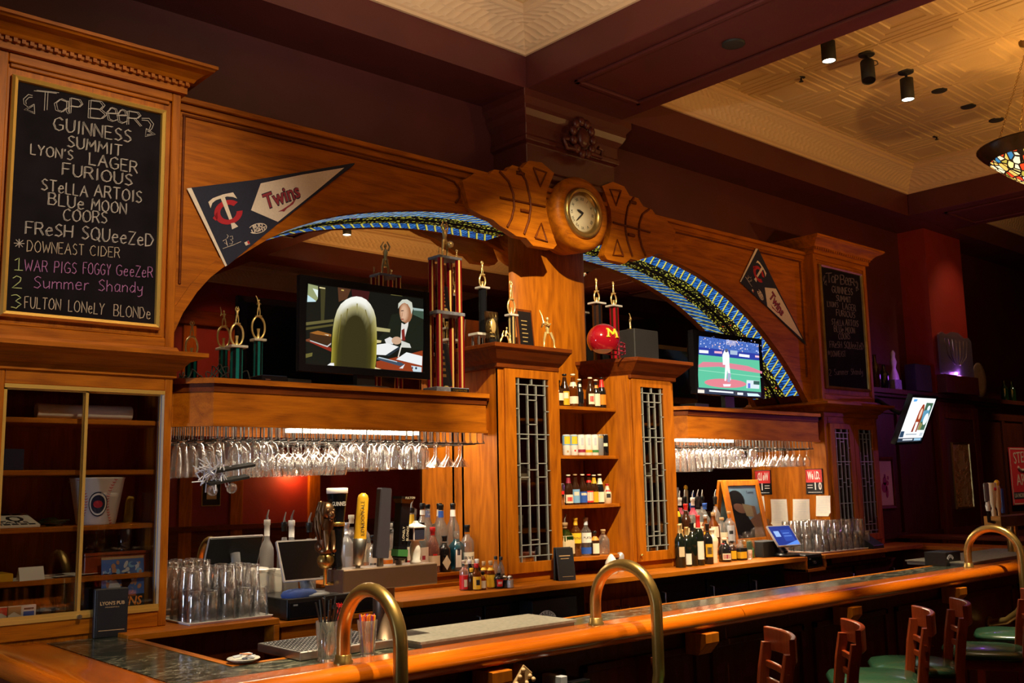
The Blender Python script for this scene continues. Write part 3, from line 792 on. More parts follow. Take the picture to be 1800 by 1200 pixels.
obj('groove_bead', k, M['dark_oak_x'], ar, kind='stuff')  # raised dark beads drawn as the shade of grooves
for A in (AL, AR):
    rim = MB(); sgn = 1
    ring = []
    for i, (x, z) in enumerate(A):
        a = A[max(0, i-1)]; b = A[min(len(A)-1, i+1)]
        tx, tz = b[0]-a[0], b[1]-a[1]; l = hypot(tx, tz); nx, nz = -tz/l, tx/l
        ring.append([(x, 4.842, z), (x+nx*.05, 4.842, z+nz*.05), (x+nx*.05, 4.86, z+nz*.05), (x, 4.86, z)])
    rim.loft(ring, smooth=False); obj('arch_rim', rim, M['oak_x'], ar)
def vault(A, label):
    t = thing('arch_vault', label, 'stained glass', ((A[0][0]+A[-1][0])/2, 5.0, min(A[0][1], A[-1][1])))
    mb = MB(); wd = MB(); N = len(A); n = 6
    L_ = [0]
    for i in range(1, N): L_.append(L_[-1]+hypot(A[i][0]-A[i-1][0], A[i][1]-A[i-1][1]))
    rev = A[0][0] > 5   # run the pattern so the bars lean away from the middle
    for i in range(N-1):
        for j in range(n):
            v0, v1 = j/n, (j+1)/n; y0, y1 = 4.90+v0*(YM-4.90), 4.90+v1*(YM-4.90)
            (xa, za), (xb, zb_) = A[i], A[i+1]
            u0, u1 = (L_[i], L_[i+1]) if rev else (L_[-1]-L_[i], L_[-1]-L_[i+1])
            (mb if (xa > 2.6 and xb < 7.78) else wd).add([(xa, y0, za), (xb, y0, zb_), (xb, y1, zb_), (xa, y1, za)], [(0, 1, 2, 3)], True, [[(u0, v0), (u1, v0), (u1, v1), (u0, v1)]])
    obj('glass_panel', mb, M['vault_glass'], t)
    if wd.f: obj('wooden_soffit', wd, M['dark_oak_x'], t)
    rib = MB().loft([[(x, YM-.012, z-.004), (x, YM-.002, z-.004), (x, YM-.002, z+.02), (x, YM-.012, z+.02)] for x, z in A], smooth=False)
    obj('back_rib', rib, M['black_matte'], t)
    back = MB().loft([[(x, 4.90, z+.012), (x, YM, z+.012), (x, YM, z+.03), (x, 4.90, z+.03)] for x, z in A], smooth=False)
    obj('light_box', back, M['black_matte'], t)
vault(AL, 'backlit blue and yellow leaded glass soffit inside the left arch')
vault(AR, 'backlit blue and yellow leaded glass soffit inside the right arch')
# carved ornaments beside the clock
OUT = [(3.88,3.63),(3.98,3.70),(4.097,3.713),(4.151,3.759),(4.251,3.767),(4.306,3.821),(4.401,3.821),(4.459,3.883),(4.582,3.895),(4.697,3.843),(4.655,3.76),(4.617,3.684),(4.61,3.58),(4.635,3.489),(4.67,3.40),(4.705,3.333),(4.67,3.299),(4.482,3.294),(4.419,3.339),(4.333,3.338),(4.256,3.367),(4.19,3.385),(4.128,3.417),(4.03,3.43),(3.93,3.46)]
def ornament(mir, label):
    fx = (lambda x: 2*MID-x) if mir else (lambda x: x)
    poly = [(fx(x), z) for x, z in OUT]
    if mir: poly = poly[::-1]
    t = thing('arch_ornament', label, 'ornament', (fx(4.4), 4.82, 3.294))
    obj('scroll_block', MB().prism(poly, 'y', 4.80, 4.86), M['oak_x'], t, .008)
    b = MB()
    def ln(pts, r=.009): b.tube([(fx(x), 4.797, z) for x, z in pts], r, 6)
    ln([(4.19,3.755),(4.27,3.70),(4.31,3.62),(4.315,3.53),(4.29,3.45),(4.25,3.385)])
    ln([(4.36,3.815),(4.43,3.73),(4.46,3.62),(4.465,3.55),(4.445,3.46),(4.40,3.36)])
    ln([(4.19,3.575),(4.60,3.585)], .008); ln([(4.34,3.775),(4.41,3.775)], .012); ln([(4.37,3.52),(4.44,3.52)], .012)
    ln([(4.50,3.84),(4.62,3.83),(4.56,3.72),(4.50,3.84)], .008); ln([(4.50,3.35),(4.61,3.34),(4.56,3.46),(4.50,3.35)], .008)
    obj('groove_shade', b, M['dark_oak_x'], t)  # dark raised beads imitate the shaded recess of cut lines
ornament(False, 'carved oak scroll block left of the clock'); ornament(True, 'carved oak scroll block right of the clock')
# clock
ck = thing('clock', 'round oak clock with a cream roman dial at the middle of the arches', 'clock', (MID, 4.80, 3.585))
def yl(mb, prof, c, seg=40):
    """lathe about the y axis: prof = [(r, y)]"""
    mb.loft([[(c[0]+r*cos(2*pi*i/seg), c[1]+y, c[2]+r*sin(2*pi*i/seg)) for i in range(seg)] for r, y in prof]); return mb
CC = (MID-.01, 4.80, 3.585)
obj('wooden_case', yl(MB(), [(.255, .20), (.268, .06), (.268, -.01), (.255, -.035), (.23, -.05), (.195, -.05), (.18, -.03), (.175, -.03)], CC), M['oak_x'], ck)
obj('bezel', yl(MB(), [(.185, -.03), (.18, -.055), (.165, -.065), (.145, -.055), (.13, -.035), (.13, -.03)], CC), M['aged_brass'], ck)
obj('dial', yl(MB(), [(.132, -.028), (.132, -.034), (.001, -.034)], CC), M['clock_face'], ck)
num = MB()
for i, s_ in enumerate(('XII', 'I', 'II', 'III', 'IIII', 'V', 'VI', 'VII', 'VIII', 'IX', 'X', 'XI')):
    a = pi/2-2*pi*i/12
    p = Vector((CC[0]+.103*cos(a), CC[1]-.0345, CC[2]+.103*sin(a)))
    add_text(num, s_, .030, fr(p, (sin(a), 0, -cos(a)), (0, -1, 0)))
obj('numerals', num, M['ink'], ck)
h = MB()
for ang, ln_, w_ in ((radians(90-30*9.63), .062, .007), (radians(90-6*38), .095, .004)):
    h.tube([(CC[0], CC[1]-.042, CC[2]), (CC[0]+ln_*.6*cos(ang), CC[1]-.042, CC[2]+ln_*.6*sin(ang)), (CC[0]+ln_*cos(ang), CC[1]-.042, CC[2]+ln_*sin(ang))], [w_, w_*1.3, .001], 6)
obj('clock_hand', h, M['ink'], ck)

# column
col = MB()
rings = []
for z in (1.10, 3.45):
    rings.append([(MID-.005-.385*cos(pi*i/24), YM+.02-.10*sin(pi*i/24), z) for i in range(25)])
col.loft(rings, closed=False)
obj('oak_column', col, M['oak_z'], label='rounded oak column rising behind the middle shelves to the clock', cat='column')

# ------------------------------------------------------------------ middle cabinets and open shelves
def mid_cabinet(x0, x1, mir, label):
    """x0 outer side, x1 inner side (towards the shelves)"""
    f = (lambda x: 2*MID-x) if mir else (lambda x: x)
    Y0 = 4.73; zb, zt = CM+.002, 2.46
    t = thing('shelf_cabinet', label, 'cabinet', (f((x0+x1)/2), Y0, zb))
    def bx(mb, a, b, *r):
        a, b = f(a), f(b); return mb.box(min(a, b), max(a, b), *r)
    oz = M['oak_z']
    b = MB(); bx(b, x0, x0+.02, Y0, YM, zb, zt); obj('side_panel', b, oz, t)
    # splayed inner side running back towards the column
    xi = x1; yi = Y0
    pts = [(f(xi), yi), (f(xi), yi+.02), (f(xi+.10), YM-.06), (f(xi+.12), YM-.06), (f(xi+.02), yi)]
    obj('inner_panel', MB().prism(pts, 'z', zb, zt), oz, t)
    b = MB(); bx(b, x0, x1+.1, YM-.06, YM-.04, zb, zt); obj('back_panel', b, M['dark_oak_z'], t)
    for z in (1.42, 1.72, 2.13):
        b = MB(); bx(b, x0+.02, x1, Y0+.03, YM-.06, z-.018, z); obj('inner_shelf', b, M['oak_x'], t)
    for a_, b_ in ((x0, x0+.085), (x1-.045, x1)):
        b = MB(); bx(b, a_, b_, Y0-.002, Y0+.02, zb, zt); obj('stile', b, oz, t, .003)
    b = MB(); bx(b, x0+.085, x1-.045, Y0+.004, Y0+.02, zb, zb+.065); obj('plinth_rail', b, M['oak_x'], t)
    b = MB(); bx(b, x0, x1, Y0, YM, zt-.02, zt); obj('top_panel', b, M['oak_x'], t)
    a_, b_ = f(x0+.045), f(x1-.005)
    leaded_door(t, min(a_, b_), max(a_, b_), zb+.055, 2.435, Y0-.002, .088, 'L' if mir else 'R')
    k = MB(); rings = []
    for p, z in ((0, 2.435), (.02, 2.44), (.02, 2.465), (.05, 2.49), (.10, 2.545), (.108, 2.55), (.115, 2.555), (.115, 2.58), (0, 2.585)):
        q = [(x0-p, Y0-p), (x1+p*.35, Y0-p), (x1+.11+p*.8, YM-.04), (x0-p, YM-.01)]
        q = [(f(x), y) for x, y in q]
        rings.append([(x, y, z) for x, y in (q if not mir else q[::-1])])
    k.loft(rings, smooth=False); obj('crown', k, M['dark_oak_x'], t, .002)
    return t
mid_cabinet(4.085, 4.60, False, 'oak leaded glass cabinet left of the open bottle shelves')
mid_cabinet(4.085, 4.56, True, 'oak leaded glass cabinet right of the open bottle shelves')
SHZ = (2.228, 1.895, 1.565, 1.225)
SX0, SX1 = 4.605, 5.32
for i, z in enumerate(SHZ):
    bow = .03 + .035*i
    f_ = []
    for k_ in range(17):
        s_ = k_/16
        f_.append((SX0+(SX1-SX0)*s_, 4.83-bow*sin(pi*s_)))
    poly = f_ + [(SX1-.12, YM-.02), (SX0+.12, YM-.02)]
    obj('bottle_shelf', MB().prism(poly, 'z', z-.022, z), M['oak_x'], bevel=.004, cat='shelf',
        label=('bow-fronted oak shelf under the top row of beer bottles', 'bow-fronted oak shelf under the row of cans', 'bow-fronted oak shelf under the middle row of beer bottles', 'lowest bow-fronted oak shelf under the liquor bottles')[i])

# ------------------------------------------------------------------ valances with the glass racks
def valance(mir, label):
    f = (lambda x: 2*MID-x) if mir else (lambda x: x)
    t = thing('glass_valance', label, 'valance', (f(3.08), 4.9, 2.03))
    xa, xb, y0, y1 = 2.19, 3.96, 4.70, 4.84
    def pl(e):
        p = [(2.0, YM), (2.0, y1-e), (xa-.15-e*.4, y1-e), (xa-e*.4, y0-e), (xb+e*.4, y0-e), (xb+.125, y1-e), (4.085, y1-e), (4.085, YM)]
        p = [(f(x), y) for x, y in p]
        return p if not mir else p[::-1]
    # front boards (hollow below)
    def ringpoly(e, th, z0, z1, mat, name, bev=0):
        o_ = [(2.0, y1-e), (xa-.15-e*.4, y1-e), (xa-e*.4, y0-e), (xb+e*.4, y0-e), (xb+.12, y1-e), (4.085, y1-e)]
        i_ = [(2.0, y1-e+th), (xa-.15-e*.4+.01, y1-e+th), (xa-e*.4+.01, y0-e+th), (xb+e*.4-.01, y0-e+th), (xb+.11, y1-e+th), (4.085, y1-e+th)]
        p = [(f(x), y) for x, y in o_+i_[::-1]]
        if mir: p = p[::-1]
        obj(name, MB().prism(p, 'z', z0, z1), mat, t, bev)
    ringpoly(0, .02, 2.035, 2.235, M['oak_x'], 'front_board', .002)
    ringpoly(.012, .03, 2.022, 2.038, M['oak_x'], 'bottom_bead', .002)
    ringpoly(.006, .02, 2.195, 2.235, M['dark_oak_x'], 'top_band')
    obj('ledge', MB().prism(pl(.025), 'z', 2.235, 2.262), M['oak_x'], t, .004)
    obj('underside', MB().prism(pl(-.03), 'z', 2.10, 2.112), M['oak_x'], t)
    a, b = sorted((f(2.85), f(3.75)))
    obj('light_strip', MB().box(a, b, 5.105, 5.13, 2.028, 2.05), M['strip_glow'], t)
    return t
valance(False, 'oak valance and television ledge over the left glass rack')
valance(True, 'oak valance and television ledge over the right glass rack')
for i, (x, p) in enumerate(((3.25, 13), (6.70, 34))):
    l = light('under_valance_light', 'AREA', (x, 5.0, 2.09), p, (1, .84, .62), (x, 4.97, 1.0), shape='RECTANGLE', size=1.5, size_y=.06)

# ------------------------------------------------------------------ back counter
ct = thing('back_counter', 'long oak back counter with drawers and black coolers under the mirrors', 'counter', (MID, 4.8, 0))
YCL, YCM = 4.57, 4.46
ox = M['oak_x']
obj('counter_top', MB().box(3.16, 7.03, YCM, YM, CM-.033, CM), ox, ct, .003)
obj('counter_top', MB().box(1.75, 2.50, YCL, YM, CL-.03, CL), ox, ct, .003)
obj('counter_top', MB().box(7.27, 8.9, YCM-.01, YM, CM-.033, CM), ox, ct, .003)
# dropped bays for the two cash drawers
b = MB().box(2.50, 3.16, YCL, YM, 1.03, 1.055); b.box(2.47, 2.50, YCL, YM, .90, CL-.03)
obj('dropped_shelf', b, ox, ct, .003)
obj('drawer_front', MB().box(2.52, 3.15, YCL+.02, YCL+.05, .93, 1.045), ox, ct, .004)
b = MB().box(7.00, 7.30, YCM, YM, .985, 1.01); b.box(7.00, 7.025, YCM, YM, .985, CM-.033); b.box(7.275, 7.30, YCM, YM, .985, CM-.033)
obj('dropped_shelf', b, ox, ct, .003)
# step for the bottles
for x0, x1 in ((2.95, 4.08), (5.80, 7.0)):
    obj('bottle_step', MB().box(x0, x1, 4.93, YM, CM+.06, CM+.08).box(x0, x1, 4.95, YM, CM, CM+.06).box(x0, x1, 4.90, 4.95, CM, CM+.022), ox, ct, .002)
# under-counter fronts
YF0 = 4.62
obj('base_panel', MB().box(1.3, 2.52, YF0+.05, YM, .1, CL-.03), M['dark_oak_z'], ct)
obj('base_panel', MB().box(2.52, 3.2, YF0+.05, YM, .1, .93), M['dark_oak_z'], ct)
def door_(x0, x1, z0, z1, y, mat, nm, side=1, bar=True):
    d = obj(nm, MB().box(x0, x1, y-.02, y, z0, z1), mat, ct, .004)
    if bar:
        kx = x1-.04 if side > 0 else x0+.04
        obj('handle', MB().tube([(kx, y-.02, z1-.05), (kx, y-.05, z1-.055), (kx, y-.05, z1-.12), (kx, y-.02, z1-.125)], .006, 6), M['steel'], d)
for x0, x1, s_ in ((1.80, 2.44, 1), (2.55, 3.1, -1)): door_(x0, x1, .2, .87, YF0+.045, M['oak_z'], 'cabinet_door', s_)
obj('cooler_case', MB().box(3.2, 4.72, YF0+.03, YM, .1, CM-.05), M['black_matte'], ct)
for x0, x1 in ((3.25, 3.85), (3.87, 4.38)): door_(x0, x1, .2, CM-.10, YF0+.03, M['black_plastic'], 'cooler_door', 1)
obj('base_panel', MB().box(4.72, 5.40, YF0+.05, YM, .1, CM-.05), M['oak_z'], ct)
for x0, x1, s_ in ((4.76, 5.06, 1), (5.07, 5.37, -1)): door_(x0, x1, .2, CM-.16, YF0+.045, M['oak_z'], 'cabinet_door', s_)
obj('cooler_case', MB().box(5.40, 6.98, YF0+.03, YM, .1, CM-.05), M['black_matte'], ct)
for x0, x1 in ((5.43, 5.95), (5.97, 6.47), (6.49, 6.96)): door_(x0, x1, .2, CM-.10, YF0+.03, M['black_plastic'], 'cooler_door', -1)
obj('base_panel', MB().box(6.98, 8.85, YF0+.05, YM, .1, .985), M['dark_oak_z'], ct)
for x0, x1 in ((7.35, 8.0), (8.05, 8.7)): door_(x0, x1, .2, .96, YF0+.045, M['dark_oak_z'], 'cabinet_door', 1)

# ------------------------------------------------------------------ front bar
MZ = 1.06
bar = thing('bar_counter', 'long front bar with green marble top and rolled oak arm rail', 'bar', (5.0, 3.2, 0))
obj('marble_top', MB().prism([(1.46, 4.735), (1.46, 3.33), (9.4, 3.33), (9.4, 3.56), (1.75, 3.56), (1.75, 4.735)], 'z', MZ-.035, MZ), M['green_marble'], bar, .002)
obj('inner_trim', MB().prism([(1.75, 4.55), (1.75, 3.56), (9.4, 3.56), (9.4, 3.585), (1.785, 3.585), (1.785, 4.55)], 'z', MZ-.05, MZ+.002), M['oak_y'], bar, .002)
RP = [(0, 1.0), (0, 1.062), (.006, 1.068), (.03, 1.070), (.10, 1.070), (.14, 1.073), (.18, 1.082), (.22, 1.091), (.25, 1.094), (.275, 1.091), (.295, 1.080), (.308, 1.062), (.310, 1.042), (.300, 1.022), (.28, 1.012), (.25, 1.008), (.2, 1.0)]
r_ = [[(1.44, 4.70, z) if False else (1.44-d, 4.70, z) for d, z in RP], [(1.44-d, 3.30-d, z) for d, z in RP]]
obj('arm_rail', MB().loft(r_), M['bar_rail_y'], bar)
segs = [1.46, 4.18, 6.95, 9.4]
for i in range(3):
    a = [(segs[i]-(d if i == 0 else -.002), 3.33-d, z) for d, z in RP]; b = [(segs[i+1]-.002, 3.33-d, z) for d, z in RP]
    obj('arm_rail', MB().loft([a, b]), M['bar_rail_x'], bar)
obj('front_panel', MB().box(1.24, 9.4, 3.14, 3.18, .08, 1.01).box(1.20, 1.24, 3.14, 4.7, .08, 1.01), M['panel_wood'], bar)
k = MB()
for i in range(9):
    x = 1.35+i*.9
    for (a, b_, c, d) in ((x, x+.8, .90, .93), (x, x+.8, .22, .25), (x, x+.03, .22, .93), (x+.77, x+.8, .22, .93)): k.box(a, b_, 3.122, 3.142, c, d)
obj('panel_moulding', k, M['panel_wood'], bar, .003)
px = atY(868, 1175, 3.05)
for x in (px.x-1.3, px.x, px.x+1.3, px.x+2.6, px.x+3.9):
    if 1.3 < x < 9.3: obj('corbel', MB().prism([(3.121, .90), (3.121, 1.0), (3.0, 1.0), (3.0, .955), (3.05, .90)], 'x', x-.05, x+.05), M['oak_z'], bar, .003)
def hoop(x, label):
    t = thing('brass_rail_hoop', label, 'rail', (x, 3.24, 1.07), 'brass rail hoops along the bar')
    yi, yo, zt, r = 3.245, 2.885, 1.345, .18
    pts = [(x, yi, 1.068), (x, yi, 1.12)]
    pts += [(x, (yi+yo)/2+r*cos(a), zt-r+r*sin(a)) for a in [pi*i/18 for i in range(19)]]
    pts += [(x, yo, 1.1), (x, yo, .90), (x, yo+.01, .85), (x, yo+.05, .79), (x, yo+.13, .73), (x, 3.15, .70)]
    obj('hoop_tube', MB().tube(pts, .0255, 16), M['aged_brass'], t)
    obj('flange', MB().lathe([(.036, 0), (.036, .012), (.031, .016), (.030, .034), (.026, .036)], (x, yi, 1.068), 18), M['aged_brass'], t)
    obj('wall_flange', yl(MB(), [(.05, 0), (.05, .012), (.03, .015)], (x, 3.127, .70), 16), M['aged_brass'], t)
for x, l in ((2.035, 'brass rail hoop nearest the left tap tower in front of the straws'), (3.365, 'brass rail hoop on the bar near the middle beside the rubber mat'), (7.13, 'brass rail hoop at the far end of the bar by the cream tap handles')): hoop(x, l)

# mats and trays on the bar
t = thing('drain_mat', 'flat grey-brown ribbed rubber service mat on the bar between the first two hoops', 'mat', (2.85, 3.47, MZ))
obj('mat_sheet', MB().box(2.45, 3.33, 3.335, 3.66, MZ+.020, MZ+.030), M['tan_mat'], t)
obj('tray_base', MB().box(2.46, 3.32, 3.34, 3.65, MZ, MZ+.020), M['grey_plastic'], t)
t = thing('drip_tray', 'small steel drip tray with perforated top beside the left tap tower', 'tray', (2.2, 3.6, MZ))
obj('tray_box', MB().box(1.98, 2.44, 3.46, 3.80, MZ+.001, MZ+.034), M['steel'], t, .003)
k = MB()
for i in range(22):
    for j in range(12): k.box(1.995+i*.02, 2.005+i*.02, 3.48+j*.026, 3.49+j*.026, MZ+.034, MZ+.036)
obj('perforation', k, M['black_matte'], t, kind='stuff')
t = thing('drain_mat', 'pale grey rubber mat at the far right end of the bar by the tap tower', 'mat', (8.0, 3.6, MZ))
obj('mat_sheet', MB().box(7.30, 8.9, 3.33, 3.80, MZ+.022, MZ+.03), M['tan_mat'], t)
obj('tray_base', MB().box(7.31, 8.89, 3.34, 3.79, MZ, MZ+.022), M['grey_plastic'], t)

# ------------------------------------------------------------------ tap towers
def tower(x0, x1, y0, y1, z0, z1, px_, label, mat, mat2):
    t = thing('tap_tower', label, 'tap tower', ((x0+x1)/2, (y0+y1)/2, MZ))
    obj('tap_box', MB().box(x0, x1, y0, y1, z0, z1), mat, t, .004)
    obj('end_cap', MB().box(x0-.003, x0+.002, y0-.001, y1+.001, z0-.001, z1+.001), mat2, t)
    obj('post', MB().lathe([(.06, 0), (.06, .012), (.045, .016), (.045, z0-MZ)], (px_, (y0+y1)/2, MZ), 18), mat, t)
    return t
TY = 3.52
tw = tower(2.165, 2.63, 3.455, 3.585, 1.298, 1.384, 2.40, 'dark metal tap tower with six tall beer tap handles above the near bar', M['box_metal'], M['steel'])
def stem(t, h, x, y, z0, z1, mat='steel', r=.010):
    return obj('faucet_stem', MB().tube([(x, y, z0), (x, y, z1)], r, 10), M[mat], h)
def handle_base(t, px_, py, y, label):
    x = atY(px_, py, y).x
    return x
def Zp(px_, py, x, y): return zat(px_, py, x, y)
# black pint-shaped handle with a white foam head
x = atY(592, 998, TY).x; z0 = 1.384; zt_ = Zp(597, 857, x, TY); H = zt_-z0
h = obj('tap_handle', MB().lathe([(.020, 0), (.023, .05*H), (.018, .16*H), (.023, .30*H), (.028, .48*H), (.030, .55*H), (.029, .60*H), (.033, .72*H), (.042, .93*H)], (x, TY, z0), 20), M['black_gloss'], tw, label='tall black pint-shaped tap handle with a white foam head')
obj('foam_head', MB().lathe([(.042, .93*H), (.043, .94*H), (.043, .995*H), (.036, H)], (x, TY, z0), 20), M['white_paint'], h)
obj('gold_band', MB().lathe([(.031, .53*H), (.032, .535*H), (.0315, .57*H), (.030, .575*H)], (x, TY, z0), 20), M['brass'], h)
def cyl_text(name, parent, body, size, c, r, zc, ang, mat, vertical=False, fitw=None):
    """lettering wrapped round an upright cylinder; ang = heading of the outward normal"""
    vs, fs = text_mesh(body, size, .0002)
    if not vs: return
    mx = (max(v[0] for v in vs)+min(v[0] for v in vs))/2
    k = 1 if not fitw else fitw/max(1e-6, max(v[0] for v in vs)-min(v[0] for v in vs))
    mb = MB(); out = []
    for v in vs:
        a_, b_ = ((v[0]-mx)*k, v[1])
        if vertical: a_, b_ = -b_, a_
        th = ang + a_/r
        rr = r+.0008+v[2]
        out.append((c[0]+rr*cos(th), c[1]+rr*sin(th), zc+b_))
    mb.add(out, fs)
    return obj(name, mb, mat, parent)
VA = radians(-118)   # labels turned roughly to the customers
cyl_text('lettering', h, 'GUINNESS', .024, (x, TY), .037, z0+.80*H, radians(-105), M['white_plastic'], fitw=.062)
# orange and silver handle
x = atY(629, 996, TY).x; zt_ = Zp(634, 866, x+.01, TY); H = zt_-z0
mb = MB(); mb.M = Matrix.Translation((x, TY, z0)) @ Matrix.Rotation(radians(5), 4, 'Y')
h = obj('tap_handle', mb.lathe([(.027, .36*H), (.025, .45*H), (.023, .93*H), (.019, .97*H), (.008, H)], seg=18), M['mustard'], tw, label='orange bullet-shaped tap handle on a silver base')
mb = MB(); mb.M = Matrix.Translation((x, TY, z0)) @ Matrix.Rotation(radians(5), 4, 'Y')
obj('silver_base', mb.lathe([(.010, 0), (.010, .03*H), (.020, .04*H), (.024, .2*H), (.030, .38*H), (.027, .385*H)], seg=18), M['steel'], h)
cyl_text('lettering', h, 'LONDON ALE', .022, (x+.012, TY), .026, z0+.66*H, radians(-100), M['ink'], True)
# smoky grey slab handle
x = atY(668, 993, TY).x; zt_ = Zp(677, 857, x+.02, TY); H = zt_-z0
mb = MB(); mb.M = Matrix.Translation((x, TY, z0)) @ Matrix.Rotation(radians(4), 4, 'Y')
mb.loft([[(sx*w_, sy*.018, z) for sx, sy in ((-1,-1),(1,-1),(1,1),(-1,1))] for w_, z in ((.030, .10*H), (.032, .12*H), (.028, .98*H), (.024, H))], smooth=False)
h = obj('tap_handle', mb, M['smoky'], tw, .004, label='dark smoky grey slab tap handle')
obj('faucet_stem', MB().lathe([(.014, 0), (.012, .04), (.015, .06)], (x, TY, z0), 12), M['steel'], h)
# black and green square handle flaring to the top
x = atY(701, 991, TY).x; zt_ = Zp(711, 872, x+.02, TY); H = zt_-z0
mb = MB(); mb.M = Matrix.Translation((x, TY, z0)) @ Matrix.Rotation(radians(5), 4, 'Y')
mb.loft([[(sx*w_, sy*w_, z) for sx, sy in ((-1,-1),(1,-1),(1,1),(-1,1))] for w_, z in ((.014, .06*H), (.023, .10*H), (.023, .24*H), (.022, .26*H), (.024, .6*H), (.024, .90*H), (.033, .96*H), (.033, H))], smooth=False)
h = obj('tap_handle', mb, M['black_gloss'], tw, .002, label='black square tap handle with a flared top and green foot')
mb = MB(); mb.M = Matrix.Translation((x, TY, z0)) @ Matrix.Rotation(radians(5), 4, 'Y'); mb.box(-.025, .025, -.025, .025, .12*H, .22*H)
obj('green_foot', mb, M['green'], h)
mb = MB()
for dx, s_ in ((-.008, 'LONELY'), (.012, 'BLONDE')):
    add_text(mb, s_, .016, fr((x+dx+.016, TY-.026, z0+.45*H), (.07, 0, 1), (0, -1, 0)))
add_text(mb, 'FULTON', .013, fr((x+.035, TY-.036, z0+.975*H), (1, 0, 0), (0, -1, 0)))
obj('lettering', mb, M['ivory'], h)
obj('faucet_stem', MB().lathe([(.014, 0), (.012, .02)], (x, TY, z0), 12), M['steel'], h)
# white handle with a navy lantern top
x = atY(730, 989, TY).x; zt_ = Zp(740, 919, x+.015, TY); H = zt_-z0
h = obj('tap_handle', MB().lathe([(.022, 0), (.024, .04*H), (.019, .10*H), (.024, .3*H), (.022, .46*H), (.016, .56*H)], (x, TY, z0), 16), M['white_plastic'], tw, label='white turned tap handle with a navy lantern-shaped top')
mb = MB().box(x-.026, x+.032, TY-.027, TY+.027, z0+.56*H, z0+.92*H)
obj('lantern_body', mb, M['white_plastic'], h, .003)
obj('navy_panel', MB().box(x-.022, x+.028, TY-.029, TY-.026, z0+.60*H, z0+.87*H).box(x-.028, x-.0255, TY-.022, TY+.022, z0+.60*H, z0+.87*H), M['navy_felt'], h)
obj('lantern_roof', MB().loft([[(x+.003+sx*w_, TY+sy*w_, z) for sx, sy in ((-1,-1),(1,-1),(1,1),(-1,1))] for w_, z in ((.032, z0+.90*H), (.030, z0+.93*H), (.010, z0+H), (.006, z0+1.06*H))], smooth=False), M['white_plastic'], h)
# bronze seated lion on a brass ball, mounted at the end of the box
x, y = atY(572, 1000, 3.53).x, 3.53
zb_ = Zp(572, 1003, x, y); zball = Zp(572, 985, x, y); zt_ = Zp(577, 886, x, y)
h = obj('tap_handle', MB().tube([(x+.05, y, 1.33), (x, y, 1.33), (x, y, zball)], .009, 10), M['brass'], tw, label='bronze seated lion tap handle on a brass ball')
obj('brass_ball', MB().sphere((x, y, zball), .034, 18, 12), M['aged_brass'], h)
zl = zball+.033; LH = zt_-zl
ln = MB()
ln.lathe([(.026, 0), (.030, .008), (.026, .016)], (x, y, zl-.004), 14)
ln.loft([[(x+dx+rx*cos(2*pi*i/14), y+dy+ry*sin(2*pi*i/14), zl+z*LH) for i in range(14)] for z, rx, ry, dx, dy in ((.04, .026, .030, 0, .012), (.15, .031, .034, 0, .010), (.30, .030, .032, 0, .004), (.45, .030, .030, 0, -.002), (.6, .032, .032, 0, -.006), (.7, .030, .030, 0, -.008))])
for s_ in (-1, 1):
    ln.tube([(x+s_*.014, y-.022, zl+.45*LH), (x+s_*.015, y-.030, zl+.25*LH), (x+s_*.015, y-.032, zl+.05*LH), (x+s_*.015, y-.044, zl+.03*LH)], [.012, .011, .009, .008], 8)
    ln.sphere((x+s_*.024, y+.012, zl+.12*LH), (.014, .024, .022), 10, 6)
hz = zl+.80*LH
for i in range(40):   # mane locks
    a = 2*pi*i/13+.3*(i//13); q = i//13
    if sin(a) < -.72: continue
    ln.tube([(x+(.026+.006*q)*cos(a), y-.006+.018*q*.4+(.024+.004*q)*sin(a), hz+.045-.03*q), (x+(.036+.004*q)*cos(a), y-.004+(.034+.002*q)*sin(a), hz+.015-.035*q), (x+.032*cos(a), y-.002+.03*sin(a), hz-.02-.04*q)], [.009, .008, .003], 6)
ln.sphere((x, y-.012, hz+.01), (.030, .030, .036), 14, 10)
ln.sphere((x, y-.042, hz-.006), (.014, .016, .015), 10, 8); ln.sphere((x, y-.040, hz-.022), (.010, .012, .008), 8, 6); ln.sphere((x, y-.052, hz+.004), (.007, .008, .006), 8, 6)
for s_ in (-1, 1):
    ln.sphere((x+s_*.013, y-.038, hz+.014), (.006, .005, .005), 8, 6); ln.sphere((x+s_*.026, y-.006, hz+.042), (.009, .006, .010), 8, 6)
obj('lion_figure', ln, M['bronze'], h)

# far tower
tx0 = atY(1745, 905, 3.52).x
tf = tower(tx0, tx0+.8, 3.46, 3.59, 1.30, 1.385, tx0+.35, 'brass coloured tap tower with four handles at the far right end of the bar', M['aged_brass'], M['aged_brass'])
def fx_(px_): return atY(px_, 900, 3.52).x
x = fx_(1747); x_ = fx_(1733)
h = obj('tap_handle', MB().lathe([(.018, 0), (.020, .04), (.012, .06), (.022, .10), (.034, .18), (.037, .26), (.034, .265)], (x, 3.52, 1.385), 14), M['ivory'], tf, label='cream chalice-shaped tap handle')
obj('red_badge', MB().sphere((x-.012, 3.488, 1.60), (.022, .008, .014), 12, 6), M['red'], h)
h = obj('tap_handle', MB().lathe([(.012, 0), (.013, .05), (.02, .07), (.024, .22), (.018, .24)], (fx_(1761), 3.54, 1.385), 12), M['pale_wood'], tf, label='pale turned tap handle with a yellow knob')
obj('yellow_knob', MB().sphere((fx_(1761), 3.54, 1.645), (.022, .022, .028), 12, 8), M['yellow'], h)
obj('tap_handle', MB().box(fx_(1770)-.018, fx_(1770)+.018, 3.54, 3.56, 1.40, 1.60), M['blue'], tf, .004, label='blue and silver tap handle')
